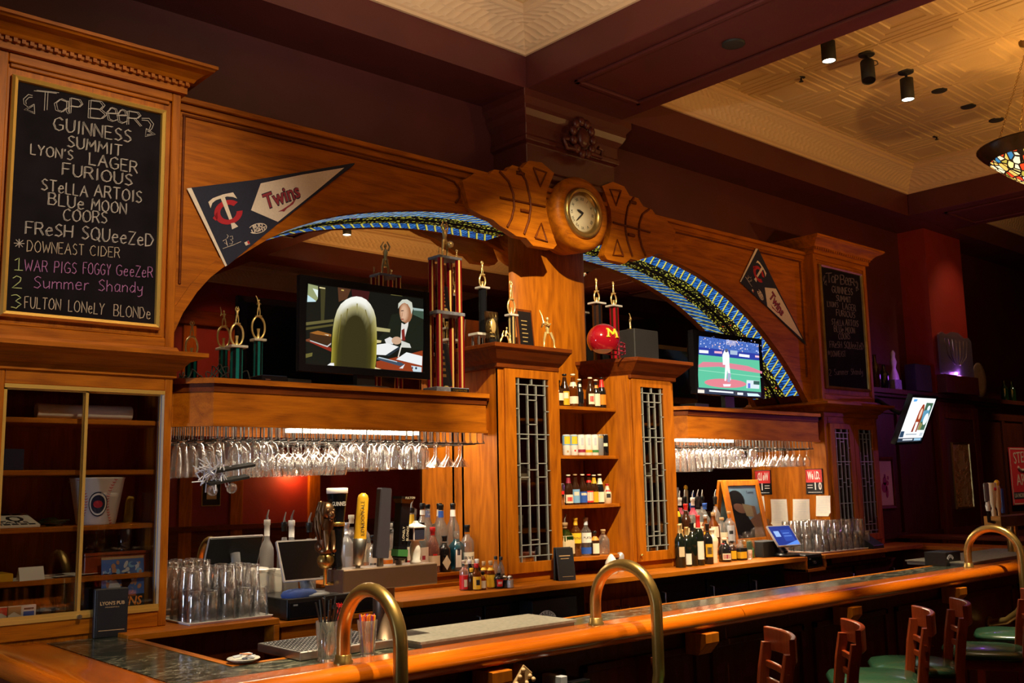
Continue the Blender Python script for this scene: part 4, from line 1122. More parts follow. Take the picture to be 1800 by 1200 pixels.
h = obj('tap_handle', MB().tube([(x_+.09, 3.50, 1.34), (x_, 3.50, 1.35), (x_, 3.50, 1.45)], .014, 8), M['black_gloss'], tf, label='grey shield-shaped tap handle on a black stem')
obj('grey_shield', MB().box(x_-.040, x_+.030, 3.49, 3.51, 1.50, 1.65), M['grey_plastic'], h, .008)
obj('handle_stem', MB().lathe([(.015, 0), (.02, .04), (.012, .08)], (x_, 3.50, 1.43), 10), M['white_plastic'], h)

# ------------------------------------------------------------------ bar stools
def make_stool():
    t = thing('bar_stool', 'x', 'stool', (0, 0, 0))
    sw = M['stool_wood']; W, Dp, SH, BH = .38, .38, .78, 1.085
    # the stool faces local +x, its back at x = 0
    for s_ in (-1, 1):
        obj('back_post', MB().loft([[(x-.022, s_*(W/2-.02)-.017, z), (x+.022, s_*(W/2-.02)-.017, z), (x+.022, s_*(W/2-.02)+.017, z), (x-.022, s_*(W/2-.02)+.017, z)] for x, z in ((.0-.04, 0), (.0, .45), (.01, .76), (-.01, .92), (-.03, BH-.06))], smooth=False), sw, t, .004, loc=(0, 0, 0))
        obj('leg', MB().loft([[(x-.017, y-.017, z), (x+.017, y-.017, z), (x+.017, y+.017, z), (x-.017, y+.017, z)] for x, y, z in ((Dp+.03, s_*(W/2-.015), 0), (Dp-.01, s_*(W/2-.03), .74))], smooth=False), sw, t, .004, loc=(0, 0, 0))
    # curved crest rail
    def curve(z0, z1, th, bow, wx):
        rings = []
        for i in range(13):
            s_ = -1+2*i/12; x = -.035-bow*(1-s_*s_)+wx; y = s_*(W/2+.005)
            rings.append([(x-th, y, z0), (x+th, y, z0), (x+th, y, z1), (x-th, y, z1)])
        return MB().loft(rings, smooth=False)
    obj('crest_rail', curve(BH-.095, BH, .011, .045, 0), sw, t, .004, loc=(0, 0, 0))
    for z in (.855, .925): obj('back_slat', curve(z, z+.028, .008, .025, .022), sw, t, .003, loc=(0, 0, 0))
    obj('seat_frame', MB().box(.0, Dp, -W/2+.02, W/2-.02, .695, .745), sw, t, .004, loc=(0, 0, 0))
    obj('seat_cushion', MB().lathe([(.17, 0), (.205, .008), (.212, .022), (.20, .038), (.15, .05), (.001, .054)], (Dp/2+.005, 0, .745), 28, sq=4.5), M['green_vinyl'], t, loc=(0, 0, 0))
    for s_ in (-1, 1):
        obj('stretcher', MB().tube([(-.03, s_*(W/2-.02), .30), (Dp+.01, s_*(W/2-.02), .30)], .011, 8), sw, t, loc=(0, 0, 0))
    obj('foot_rest', MB().tube([(Dp+.015, -W/2+.02, .22), (Dp+.015, W/2-.02, .22)], .013, 8), sw, t, loc=(0, 0, 0))
    obj('stretcher', MB().tube([(-.03, -W/2+.02, .36), (-.03, W/2-.02, .36)], .011, 8), sw, t, loc=(0, 0, 0))
    return t
st0 = make_stool()
SP = [((1370, 1107), 139, 'nearest slat-backed bar stool at the lower edge, left of the others'),
      ((1496, 1092), 129, 'second slat-backed bar stool from the near end of the row'),
      ((1620, 1068), 126, 'third slat-backed bar stool from the near end of the row'),
      ((1685, 1053), 124, 'fourth slat-backed bar stool from the near end of the row'),
      ((1806, 1036), 118, 'fifth slat-backed bar stool, its back cut by the right edge'),
      ((1850, 1018), 112, 'farthest bar stool, only its green seat showing at the right edge')]
for i, (p, a, l) in enumerate(SP):
    q = atZ(p[0], p[1], 1.095)
    o = st0 if i == 0 else dup(st0)
    ra = radians(a); o.location = (q.x+.04*cos(ra), q.y+.04*sin(ra), 0); o.rotation_euler = (0, 0, ra)
    o['label'] = l; o['group'] = 'bar stools along the bar'

# ------------------------------------------------------------------ ceiling fittings
def spot_fixture(x, y, zc, tilt, az, L_, label, lit):
    t = thing('track_spotlight', label, 'spotlight', (x, y, zc), 'black ceiling spotlights')
    obj('canopy', MB().lathe([(.055, -.02), (.06, -.016), (.06, 0)], (x, y, zc-.001), 20), M['black_matte'], t)
    obj('stem', MB().tube([(x, y, zc-.02), (x, y, zc-.07)], .011, 8), M['black_matte'], t)
    R = Matrix.Translation((x, y, zc-.10)) @ Matrix.Rotation(az, 4, 'Z') @ Matrix.Rotation(tilt, 4, 'X')
    mb = MB(); mb.M = R; mb.lathe([(.045, -L_+.012), (.045, -L_), (.05, -L_), (.05, .03), (.02, .04), (.001, .04)], seg=20, caps=False)
    obj('can', mb, M['black_matte'], t)
    mb = MB(); mb.M = R; mb.lathe([(.045, -L_+.006), (.001, -L_+.006)], seg=20, caps=False)
    obj('lens', mb, M['lamp_disc'] if lit else M['black_gloss'], t)
    mb = MB(); mb.M = R; mb.tube([(.05, 0, -.01), (.075, 0, .0), (.07, 0, .03), (.03, 0, .05)], .004, 6)
    obj('cable', mb, M['black_matte'], t)
    return t
q = atZ(1592, 124, ZC); zl_ = zat(1592, 176, q.x, q.y); spot_fixture(q.x, q.y, ZC, 0, .6, ZC-.10-zl_, 'black spotlight on the right ceiling, lit and pointing straight down', True)
q = atZ(1523, 93, ZC); spot_fixture(q.x, q.y, ZC, radians(-18), radians(-60), .14, 'black spotlight on the right ceiling, tilted and unlit', False)
q = atZ(1454, 58, ZC); zl_ = zat(1454, 108, q.x, q.y); spot_fixture(q.x, q.y, ZC, 0, .6, ZC-.10-zl_, 'lit black spotlight on the right ceiling, half hidden by the beam', True)
q = atY(610, 413, 9.68); spot_fixture(q.x, 2*YM-9.68, ZC, 0, .6, ZC-.10-q.z, 'lit black spotlight near the street side of the ceiling, seen in the mirror', True)
for i, (p, lab) in enumerate((((1651, 157), 'black recessed ceiling downlight nearest the spotlights'), ((1702, 185), 'black recessed ceiling downlight in the middle of the row of three'), ((1751, 209), 'black recessed ceiling downlight beside the stained glass pendant'))):
    q = atZ(p[0], p[1], ZC)
    obj('recessed_downlight', MB().lathe([(.062, .0), (.062, -.010), (.055, -.014), (.001, -.014)], (q.x, q.y, ZC-.004), 24), M['black_matte'], label=lab, cat='ceiling light', group='black recessed ceiling lights')
q = atZ(1289, 76, ZB); obj('recessed_downlight', MB().lathe([(.07, 0), (.07, -.010), (.062, -.014), (.001, -.014)], (q.x, q.y, ZB), 24), M['black_matte'], label='black recessed downlight under the maroon beam', cat='ceiling light', group='black recessed ceiling lights')
for p, lab in (((1408, 135), 'small dark ceiling sprinkler near the beam'), ((1646, 238), 'small dark ceiling sprinkler near the far crown moulding')):
    q = atZ(p[0], p[1], ZC)
    t = thing('sprinkler', lab, 'sprinkler', (q.x, q.y, ZC))
    obj('rosette', MB().lathe([(.032, -.006), (.034, 0)], (q.x, q.y, ZC-.004), 14), M['black_matte'], t)
    obj('sprinkler_head', MB().lathe([(.008, -.004), (.008, -.03), (.018, -.033), (.018, -.036)], (q.x, q.y, ZC-.004), 10), M['black_matte'], t)
# stained glass bowl pendant
d = ray(1826, 264); pc = CAM + d*7.2
t = thing('pendant_lamp', 'inverted stained glass bowl pendant with coloured petals at the right edge', 'lamp', (pc.x, pc.y, pc.z))
obj('glass_bowl', MB().lathe([(.012, -.27), (.05, -.262), (.11, -.232), (.17, -.19), (.23, -.142), (.28, -.098), (.325, -.058)], tuple(pc), 40), M['pendant_glass'], t)
obj('rim_band', MB().lathe([(.325, -.058), (.375, -.012), (.405, .025), (.41, .035), (.40, .038), (.37, -.005), (.318, -.055)], tuple(pc), 40), M['rim_glass'], t)
obj('finial', MB().sphere((pc.x, pc.y, pc.z-.285), .02, 10, 8), M['aged_brass'], t)
zr = ZC-.02
for k_ in range(3):
    a = radians(162+120*k_); p0 = Vector((pc.x+.39*cos(a), pc.y+.39*sin(a), pc.z+.03)); p1 = Vector((pc.x, pc.y, zr))
    mb = MB(); n = 46
    for j in range(n):
        c0 = p0.lerp(p1, j/n); c1 = p0.lerp(p1, (j+.9)/n); ax_ = (c1-c0).normalized(); s_ = ax_.orthogonal().normalized()
        if j % 2: s_ = ax_.cross(s_)
        m_ = (c0+c1)/2; hl = (c1-c0).length*.62
        mb.tube([tuple(m_+ax_*hl*cos(2*pi*q_/8)+s_*.007*sin(2*pi*q_/8)) for q_ in range(8)], .0022, 4, closed=True)
    obj('chain', mb, M['aged_brass'], t, kind='stuff')
obj('ceiling_rose', MB().lathe([(.02, -.05), (.06, -.03), (.07, 0)], (pc.x, pc.y, ZC-.002), 18), M['aged_brass'], t)
light('pendant_light', 'SPOT', (pc.x, pc.y, pc.z-.05), 30, (1, .55, .16), (pc.x, pc.y, ZC), spot_size=radians(150), spot_blend=.6, shadow_soft_size=.05)
light('ceiling_fill_near', 'SPOT', (6.4, 1.0, 2.7), 110, (1, .55, .16), (6.9, 1.9, ZC), spot_size=radians(140), spot_blend=.6, shadow_soft_size=.03)  # uplight added to even out the right ceiling, no pendant hangs here
light('ceiling_fill_far', 'SPOT', (8.9, 1.2, 2.7), 70, (1, .55, .16), (8.6, 2.4, ZC), spot_size=radians(130), spot_blend=.6, shadow_soft_size=.03)  # another added uplight for the far part of that ceiling, without a pendant
# its twin over the left bay, behind the viewer
light('left_pendant_light', 'SPOT', (2.6, 2.4, 3.5), 150, (1, .86, .66), (2.8, 2.7, ZC), spot_size=radians(150), spot_blend=.6, shadow_soft_size=.03)

# ------------------------------------------------------------------ far right of the room
YR = 4.98
struct('trim_18', MB().box(8.80, 14.6, YR, YW, 0, 2.50), M['panel_wood'])
k = MB().box(8.80, 14.6, YR-.10, YW, 2.53, 2.58).box(8.80, 14.6, YR-.06, YW, 2.50, 2.53).box(8.80, 14.6, YR-.02, YR, 2.34, 2.40).box(8.80, 14.6, YR-.03, YR, 1.12, 1.17)
struct('trim_19', k, M['panel_wood'], .004)
xa, xb = atY(1628, 500, 4.9).x, atY(1690, 500, 4.9).x
struct('wall_pier', MB().box(xa, xb, 4.88, YW, 2.58, ZC), M['red_paint'])
x0, x1 = atY(1655, 820, 4.92).x, atY(1724, 820, 4.92).x
k = MB().box(x0, x1, 4.93, YR, 0, 2.5)
k.box(x0, x0+.12, 4.90, 4.93, .1, 2.45).box(x1-.12, x1, 4.90, 4.93, .1, 2.45).box(x0+.12, x1-.12, 4.90, 4.93, 2.32, 2.45).box(x0+.12, x1-.12, 4.90, 4.93, 1.08, 1.18)
struct('trim_20', k, M['dark_oak_z'], .004)
for i in range(9):
    x = 8.95+i*.62
    if x0-.5 < x < x1: continue
    struct('trim_%d' % (21+i), MB().box(x, x+.07, YR-.025, YR, 1.17, 2.34), M['panel_wood'], .003)
struct('red_panel', MB().box(x0+.12, x1-.12, 4.912, 4.93, 1.18, 2.32), M['maroon_paint'])
def wall_picture(name, label, corners, y, fw_, fmat, omat, build, cat='picture'):
    a = atY(*corners[0], y); b = atY(*corners[1], y)
    x0, x1, z0, z1 = a.x, b.x, b.z, a.z
    t = thing(name, label, cat, ((x0+x1)/2, y, z0))
    obj('frame', gold_frame(MB(), x0, x1, z0, z1, fw_, y, .025), fmat, t)
    obj('mount', MB().box(x0+fw_*.7, x1-fw_*.7, y-.008, y-.002, z0+fw_*.7, z1-fw_*.7), omat, t)
    build(t, x0+fw_, x1-fw_, z0+fw_, z1-fw_, y-.0095)
def dancers(t, x0, x1, z0, z1, y):
    mb = MB(); w_, h_ = x1-x0, z1-z0
    for u, v, ru, rv in ((.45, .66, .07, .05), (.42, .55, .14, .10), (.36, .40, .20, .12), (.60, .50, .12, .06), (.55, .30, .10, .14), (.68, .62, .06, .05)):
        mb.prism([(x0+w_*(u+ru*cos(2*pi*i/10)), z0+h_*(v+rv*sin(2*pi*i/10))) for i in range(10)], 'y', y-.0005, y)
    obj('printed_figure', mb, M['maroon_ink'], t)
wall_picture('picture_frame', 'framed print of a dark figure on pale paper beside the far right cabinet', ((1537, 803), (1574, 894)), YR, .04, M['dark_oak_z'], M['parchment'], dancers)
def scrollwork(t, x0, x1, z0, z1, y):
    mb = MB(); w_, h_ = x1-x0, z1-z0
    for i in range(34):
        u, v = random.random(), i/34; r_ = .05+.05*random.random()
        for s_ in (-1, 1):
            cx, cz = x0+w_*(.5+s_*(u-.5)*.9), z0+h_*v
            mb.tube([(cx+r_*w_*(1-q_/12)*cos(s_*q_), y, cz+r_*w_*(1-q_/12)*sin(s_*q_)) for q_ in range(9)], .006, 4)
    obj('scroll_pattern', mb, M['kraft'], t)
wall_picture('picture_frame', 'tall framed pale scrollwork panel on the dark wood pilaster', ((1670, 777), (1711, 893)), 4.91, .025, M['aged_brass'], M['parchment'], scrollwork)
# red enamel sign cut by the right edge
ys = 4.945
a = atY(1771, 786, ys); bz = atY(1781, 888, ys).z
sx0, sx1, sz0, sz1 = a.x, a.x+.95, bz, a.z
t = thing('wall_sign', 'red enamel beer sign with cream lettering cut by the right edge', 'sign', ((sx0+sx1)/2, ys, sz0))
obj('sign_plate', MB().box(sx0, sx1, ys-.012, ys, sz0, sz1), M['red_ink'], t, .004)
k = MB()
for (a_, b_, c_, d_) in ((sx0+.01, sx1-.01, sz1-.022, sz1-.01), (sx0+.01, sx1-.01, sz0+.01, sz0+.022), (sx0+.01, sx0+.022, sz0+.01, sz1-.01), (sx1-.022, sx1-.01, sz0+.01, sz1-.01)): k.box(a_, b_, ys-.0135, ys-.012, c_, d_)
obj('sign_border', k, M['parchment'], t)
obj('black_band', MB().box(sx0+.03, sx1-.03, ys-.0135, ys-.012, sz0+.07, sz0+.15), M['ink'], t)
k = MB(); H_ = sz1-sz0
add_text(k, 'STELLA', .19, fr((sx0+.10, ys-.014, sz0+.80*H_), (1, 0, .06), (0, -1, 0)), .001, 'LEFT')
add_text(k, 'ARTOIS', .19, fr((sx0+.14, ys-.014, sz0+.42*H_), (1, 0, .03), (0, -1, 0)), .001, 'LEFT')
add_text(k, 'LA NOBLE BIERE', .07, fr((sx0+.05, ys-.0145, sz0+.11), (1, 0, 0), (0, -1, 0)), .001, 'LEFT')
k.tube([(sx0+.20, ys-.014, sz0+.66*H_), (sx0+.28, ys-.014, sz0+.60*H_), (sx0+.42, ys-.014, sz0+.60*H_), (sx0+.55, ys-.014, sz0+.66*H_)], .018, 6)
obj('sign_lettering', k, M['parchment'], t)
# far return of the bar
fb = thing('end_counter', 'oak and marble return of the bar at the far right end', 'counter', (9.2, 4.3, 0))
obj('counter_top', MB().box(8.98, 9.4, 3.58, YR, 1.05, 1.085), M['oak_y'], fb, .004)
obj('upper_ledge', MB().box(9.4, 9.75, 3.0, YR, 1.12, 1.15), M['dark_oak_y'], fb, .004)
obj('base_panel', MB().box(9.05, 9.7, 3.58, YR, .05, 1.05), M['dark_oak_z'], fb)
# wall shelf objects
def shelf_item(px_, y): return atY(px_, 690, y)
xs = atY(1671, 650, 4.87)
t = thing('engraved_plaque', 'clear engraved shield-shaped plaque lit purple on the pier shelf', 'plaque', (xs.x, 4.86, 2.60))
pa = atY(1650, 658, 4.86); pb = atY(1700, 590, 4.86); W_ = (pb.x-pa.x)/2; cx = (pa.x+pb.x)/2; z0_ = pa.z; z1_ = pb.z
P_ = [(cx-W_, z0_), (cx+W_, z0_), (cx+W_*1.0, z1_-.07), (cx+W_*.82, z1_-.035), (cx+W_*.55, z1_-.05), (cx+W_*.2, z1_), (cx-W_*.2, z1_), (cx-W_*.55, z1_-.04), (cx-W_*.85, z1_-.02), (cx-W_, z1_-.05)]
obj('glass_shield', MB().prism(P_, 'y', 4.82, 4.845), M['etched_glass'], t, .004)
k = MB()
for i in range(7):
    u = -.7+1.4*i/6
    k.tube([(cx+u*W_*.25, 4.818, z0_+.12), (cx+u*W_*.8, 4.818, z0_+.45*(z1_-z0_)), (cx+u*W_, 4.818, z0_+.82*(z1_-z0_))], .004, 4)
obj('engraving', k, M['silver_plastic'], t)
light('plaque_fill', 'POINT', (cx, 4.795, z0_+.03), 1.1, (.55, .16, 1.0), shadow_soft_size=.02)  # purple fill added to tint the shield; no lamp at its base
obj('plinth', MB().box(cx-W_*1.02, cx+W_*1.02, 4.78, 4.879, 2.58, z0_), M['capital_paint'], t, .004)
q = atY(1716, 665, 4.93); rr = (atY(1716, 635, 4.93).z-atY(1716, 695, 4.93).z)/2
obj('round_plate', MB().loft([[(q.x+r_*.85*cos(2*pi*i/28), 4.95+dy, 2.582+rr+r_*sin(2*pi*i/28)) for i in range(28)] for r_, dy in ((.01, -.03), (rr*.6, -.03), (rr*.8, -.045), (rr, -.06), (rr, -.05), (rr*.8, -.02), (.01, -.01))]), M['marble_plate'], label='large round pale plate leaning behind the purple plaque', cat='plate')
def small_bottle(name, label, x, y, z, h, r, mat, cat='bottle', group=None):
    return obj(name, MB().lathe([(r, 0), (r, .58*h), (r*.8, .68*h), (r*.35, .80*h), (r*.33, h)], (x, y, z), 12), M[mat], label=label, cat=cat, group=group)
for p, l in ((1766, 'dark bottle on the high far right shelf, left of the pair'), (1779, 'dark bottle on the high far right shelf, right of the pair')):
    small_bottle('bottle', l, atY(p, 690, 4.95).x, 4.95, 2.58, .24, .04, 'green_bottle', group='bottles on the high far right shelf')
for p, h_, l, m_ in ((1541, .33, 'tall slim bottle on the shelf behind the hanging television', 'brown_bottle'), (1556, .24, 'short dark bottle on the shelf behind the hanging television', 'black_bottle')):
    small_bottle('bottle', l, atY(p, 690, 4.94).x, 4.94, 2.58, h_, .05, m_)
q = atY(1574, 690, 4.94); t = thing('trophy', 'small pale figure trophy on the shelf behind the hanging television', 'trophy', (q.x, 4.94, 2.58))
obj('base', MB().box(q.x-.07, q.x+.07, 4.90, 4.98, 2.58, 2.68), M['grey_marble'], t, .003)
obj('figure', MB().lathe([(.05, .10), (.04, .16), (.02, .22), (.035, .28), (.02, .33), (.025, .37), (.01, .40)], (q.x, 4.94, 2.58), 10), M['marble_plate'], t)
q = atY(1613, 690, 4.94)
obj('speaker_box', MB().box(q.x-.17, q.x+.17, 4.86, YR-.0, 2.58, 2.86), M['black_matte'], bevel=.005, label='dark box speaker on the shelf above the hanging television', cat='speaker')

# ------------------------------------------------------------------ televisions
def screen_polys(mb, P, polys):
    """flat picture shown by a screen: each colour patch a hair in front of the last"""
    for i, it in enumerate(polys):
        if len(it) == 4:          # a band between two outlines, colours blending from one to the other
            A, B, ca, cb = it; n = len(A)
            for k in range(n):
                j = (k+1) % n
                mb.col = [ca[k], ca[j], cb[j], cb[k]]; mb.add([P(A[k], i), P(A[j], i), P(B[j], i), P(B[k], i)], [(0, 1, 2, 3)])
            continue
        pts, c = it
        mb.col = c; mb.ngon([P(p, i) for p in pts])
    mb.col = None
    return mb
def lerp3(a, b, t): t = max(0, min(1, t)); return tuple(x+(y-x)*t for x, y in zip(a, b))
def shrink(pts, cx, cy, kx, ky): return [(cx+(x-cx)*kx, cy+(y-cy)*ky) for x, y in pts]
def el(cx, cy, rx, ry, n=20, a0=0, rot=0):
    return [(cx+rx*cos(a0+2*pi*i/n)*cos(rot)-ry*sin(a0+2*pi*i/n)*sin(rot), cy+rx*cos(a0+2*pi*i/n)*sin(rot)+ry*sin(a0+2*pi*i/n)*cos(rot)) for i in range(n)]
def tv_set(label, tl, br, y, zstand, bez, zp, polys, mat, depth=.07):
    a, b = atY(*tl, y), atY(*br, y); x0, x1, z1, z0 = a.x, b.x, a.z, b.z
    t = thing('television', label, 'television', ((x0+x1)/2, y+.06, zstand))
    m = MB()
    m.loft([[(x0+p, yy, z0+p), (x1-p, yy, z0+p), (x1-p, yy, z1-p), (x0+p, yy, z1-p)] for p, yy in ((.045, y+depth), (.0, y+depth*.5), (0, y), (bez*.85, y), (bez, y+.006))], smooth=False)
    obj('bezel', m, M['black_gloss'], t)
    m = screen_polys(MB(), lambda p, i: tuple(atY(*zp(*p), y+.0045-i*.00004)), polys)
    obj('screen', m, M[mat], t)
    cx = (x0+x1)/2
    obj('neck', MB().box(cx-.06, cx+.06, y+.02, y+.06, zstand+.012, z0+.05), M['black_plastic'], t)
    obj('stand', MB().lathe([(.20, 0), (.20, .006), (.17, .014), (.05, .018)], (cx, y+.05, zstand), 28, sy=.48), M['black_plastic'], t)
    return t
ZL = 2.262
z6 = lambda x, y: (500+x/5.4536, 470+y/5.4536)
HB = (.62, .60, .38); blk = (.006, .007, .005)
S1 = [
 ([(222,148),(1350,290),(1322,1022),(187,945)], blk),
 ([(228,155),(322,178),(320,300),(300,328),(218,330)], (.30,.34,.16)), ([(270,200),(322,215),(320,290)], (.75,.85,.80)), ([(222,262),(300,318),(300,328),(218,330)], (.55,.75,.80)),
 ([(345,180),(395,190),(380,520),(350,520)], (.05,.045,.015)), ([(510,180),(640,200),(600,300),(520,330)], (.09,.035,.015)), ([(640,190),(820,215),(800,330),(740,285),(650,280)], (.05,.008,.008)), ([(1020,245),(1130,260),(1130,275),(1020,262)], (.25,.22,.06)),
 ([(335,185),(392,196),(390,206),(335,198)], (.7,.6,.3)), ([(545,210),(570,214),(570,226),(545,222)], (.6,.4,.1)),
 ([(205,525),(470,495),(468,520),(204,555)], (.13,.11,.035)), ([(204,575),(466,540),(465,560),(203,600)], (.09,.075,.02)), ([(195,830),(270,815),(265,850),(192,870)], (.14,.12,.03)),
 ([(245,700),(450,770),(450,808),(240,715)], (.26,.022,.010)), ([(197,690),(245,680),(245,715),(200,705)], (.18,.05,.02)), ([(243,625),(450,655),(445,755),(243,690)], (.05,.02,.007)), ([(243,625),(320,605),(450,640),(448,662),(300,640)], (.33,.12,.02)), ([(380,640),(425,645),(420,655)], (.8,.7,.5)), ([(245,695),(410,750),(447,722),(447,735),(412,764),(245,705)], (.55,.52,.5)),
 # man at the desk
 ([(1230,385),(1345,400),(1345,420),(1240,410)], (.35,.45,.42)), ([(1235,410),(1345,420),(1340,500),(1230,450)], (.05,.09,.06)),
 ([(890,690),(985,590),(1030,450),(1110,440),(1220,445),(1330,500),(1330,790),(1215,790),(1000,740)], (.010,.014,.008)),
 ([(880,570),(1015,590),(1010,620),(880,608)], (.45,.40,.18)),
 (el(1163,425,62,108,20,0,-.08), (.36,.15,.07)), (el(1140,440,34,80,16), (.62,.36,.22)),
 ([(1090,395),(1092,345),(1130,308),(1175,305),(1222,335),(1232,400),(1218,450),(1205,390),(1180,350),(1130,345),(1105,370)], (.62,.62,.52)), ([(1118,410),(1140,408),(1140,416),(1118,418)], (.05,.02,.01)), ([(1115,495),(1145,492),(1142,502),(1118,503)], (.25,.06,.04)),
 ([(1122,530),(1150,545),(1190,520),(1185,560),(1150,690),(1112,690)], (.75,.72,.66)), ([(1122,600),(1150,585),(1158,700),(1128,700)], (.22,.02,.015)),
 ([(960,690),(1010,665),(1060,690),(1040,735),(975,730)], (.75,.74,.72)), (el(1075,700,48,38,14), (.60,.38,.24)), ([(1120,700),(1200,730),(1215,770),(1120,765)], (.66,.66,.6)),
 ([(880,900),(1090,855),(1325,795),(1322,1020),(880,965)], (.30,.045,.012)), ([(872,740),(990,725),(1095,760),(970,840),(870,835)], (.85,.86,.84)), ([(970,840),(1095,760),(1110,775),(1000,850)], (.02,.03,.04)),
 ([(890,860),(1120,910),(1150,930),(1110,945),(885,880)], (.05,.08,.12)), ([(905,855),(1080,900),(1080,908),(900,865)], (.5,.6,.65)), ([(1070,880),(1170,812),(1322,850),(1318,940)], (.86,.88,.88)), ([(1100,965),(1155,925),(1135,968)], (.75,.78,.8)), ([(1215,940),(1315,955),(1312,1018),(1235,1000)], (.6,.72,.78)),
 ([(1085,860),(1095,862),(1128,745),(1115,745)], (.8,.75,.65)), ([(870,690),(930,700),(925,720),(870,725)], (.6,.5,.25)),
 # hair of the person seen from behind
 ([(400,945),(440,915),(475,915),(478,962),(410,955)], (.9,.9,.88)), ([(868,955),(960,985),(955,995),(862,985)], (.9,.7,.4)),
 ([(1222,950),(1232,950),(1232,972),(1222,972)], (.02,.03,.06)), (el(1262,965,10,12,10), (.02,.03,.06)),
]
HO = [(442,962),(450,850),(456,700),(464,590),(480,490),(505,410),(540,350),(590,308),(640,284),(690,276),(740,284),(785,308),(825,352),(856,410),(876,480),(884,580),(886,700),(882,850),(868,985),(780,978),(690,974),(560,968)]
def hc(p, top, mid, low): return lerp3(top, lerp3(mid, low, (p[1]-400)/250), (p[1]-300)/150) if p[1] < 940 else low
R1, R2, R3 = shrink(HO, 676, 985, .90, .93), shrink(HO, 672, 995, .74, .86), shrink(HO, 668, 1000, .52, .74)
C0 = [hc(p, (.95,.95,.88), (.62,.58,.34), (.36,.31,.04)) for p in HO]; C1 = [hc(p, (.90,.90,.82), (.42,.38,.16), (.22,.18,.02)) for p in HO]; C2 = [hc(p, (.42,.38,.18), (.10,.08,.02), (.055,.045,.008)) for p in HO]; C3 = [(.035,.030,.008)]*len(HO)
S1 += [(HO, R1, C0, C1), (R1, R2, C1, C2), (R2, R3, C2, C3), (R3, (.035,.030,.008)), ([(540,450),(548,450),(520,640),(505,800)], (.20,.17,.03)), ([(600,395),(612,392),(585,560)], (.16,.13,.03)), ([(770,400),(782,405),(812,560)], (.20,.17,.05)), ([(690,345),(704,345),(697,460)], (.30,.27,.10)),
 ([(400,945),(440,915),(475,915),(478,962),(410,955)], (.9,.9,.88)), ([(868,955),(960,985),(955,995),(862,985)], (.9,.7,.4))]
FO = el(1150,430,44,92,16); S1 += [(FO, shrink(FO, 1138, 440, .5, .6), [(.42,.20,.10)]*16, [(.68,.42,.27)]*16), (shrink(FO, 1138, 440, .5, .6), (.68,.42,.27)), ([(1118,412),(1142,409),(1142,418),(1118,420)], (.08,.03,.02)), ([(1116,492),(1146,490),(1143,500),(1118,501)], (.30,.08,.05)), ([(1126,430),(1134,428),(1132,470),(1122,472)], (.50,.26,.15))]
tv_set('large flat television showing two people talking at a desk, on the left ledge', (527.5, 482), (756, 667), 4.755, ZL, .045, z6, S1, 'screen')
z3 = lambda x, y: (1020+x/3.5295, 400+y/3.5295)
S2 = [([(738,655),(1134,700),(1121,1052),(728,1026)], (.10,.48,.30)), ([(738,655),(1134,700),(1131,790),(735,740)], (.05,.12,.42)), ([(735,740),(1131,786),(1130,826),(734,786)], (.02,.04,.30)),
      ([(738,758),(795,762),(795,780),(738,776)], (.85,.9,.95)), ([(985,782),(1050,790),(1050,806),(985,798)], (.85,.9,.95)), ([(832,765),(880,768),(880,782),(832,778)], (.8,.4,.5)), ([(1085,792),(1128,797),(1128,808),(1085,804)], (.85,.5,.6)), ([(930,760),(975,764),(975,790),(930,786)], (.35,.45,.6)),
      ([(905,680),(965,690),(965,735),(905,725)], (.35,.35,.55))]
for i in range(150):
    x_ = 742+random.random()*385; y_ = 662+(x_-738)*.11+random.random()*78
    s_ = 3+4*random.random(); S2.append(([(x_, y_), (x_+s_, y_), (x_+s_, y_+s_*1.2), (x_, y_+s_*1.2)], random.choice(((.6,.65,.85), (.12,.2,.6), (.02,.05,.25), (.7,.5,.5), (.3,.4,.8)))))
S2 += [([(733,852),(760,832),(900,836),(1040,858),(1128,892),(1128,905),(1000,885),(860,862),(733,866)], (.62,.20,.26)), (el(900,965,130,28,24,0,.05), (.66,.20,.24)), ([(732,880),(1126,925),(1126,930),(732,884)], (.25,.62,.42)),
       ([(895,760),(915,758),(925,790),(925,850),(935,945),(922,945),(912,880),(905,950),(895,950),(900,850),(885,850),(882,790)], (.85,.88,.95)), (el(907,762,10,12,10), (.1,.1,.15)), ([(915,900),(935,905),(928,960),(912,955)], (.35,.36,.5)), ([(885,970),(935,970),(930,985),(890,985)], (.8,.75,.85)),
       ([(1032,945),(1112,950),(1110,1000),(1030,995)], (.6,.7,.75)), ([(1040,965),(1055,965),(1055,995),(1040,995)], (.1,.15,.6)), ([(1075,950),(1112,952),(1112,975),(1075,972)], (.03,.10,.08)),
       ([(730,990),(1122,1020),(1121,1052),(728,1026)], (.03,.04,.07)), ([(730,1003),(770,1006),(770,1026),(729,1024)], (.85,.7,.6)), ([(800,1006),(950,1018),(950,1028),(800,1016)], (.75,.8,.85)), ([(975,1022),(1010,1024),(1010,1038),(975,1036)], (.85,.9,.95)), ([(1035,1026),(1100,1030),(1118,1046),(1040,1044)], (.6,.8,.95)), ([(960,1015),(975,1016),(975,1038),(960,1037)], (.05,.05,.06))]
tv_set('smaller flat television showing a baseball game, on the right ledge', (1218, 579), (1344.5, 700), 4.765, ZL, .045, z3, S2, 'screen_bright', .10)
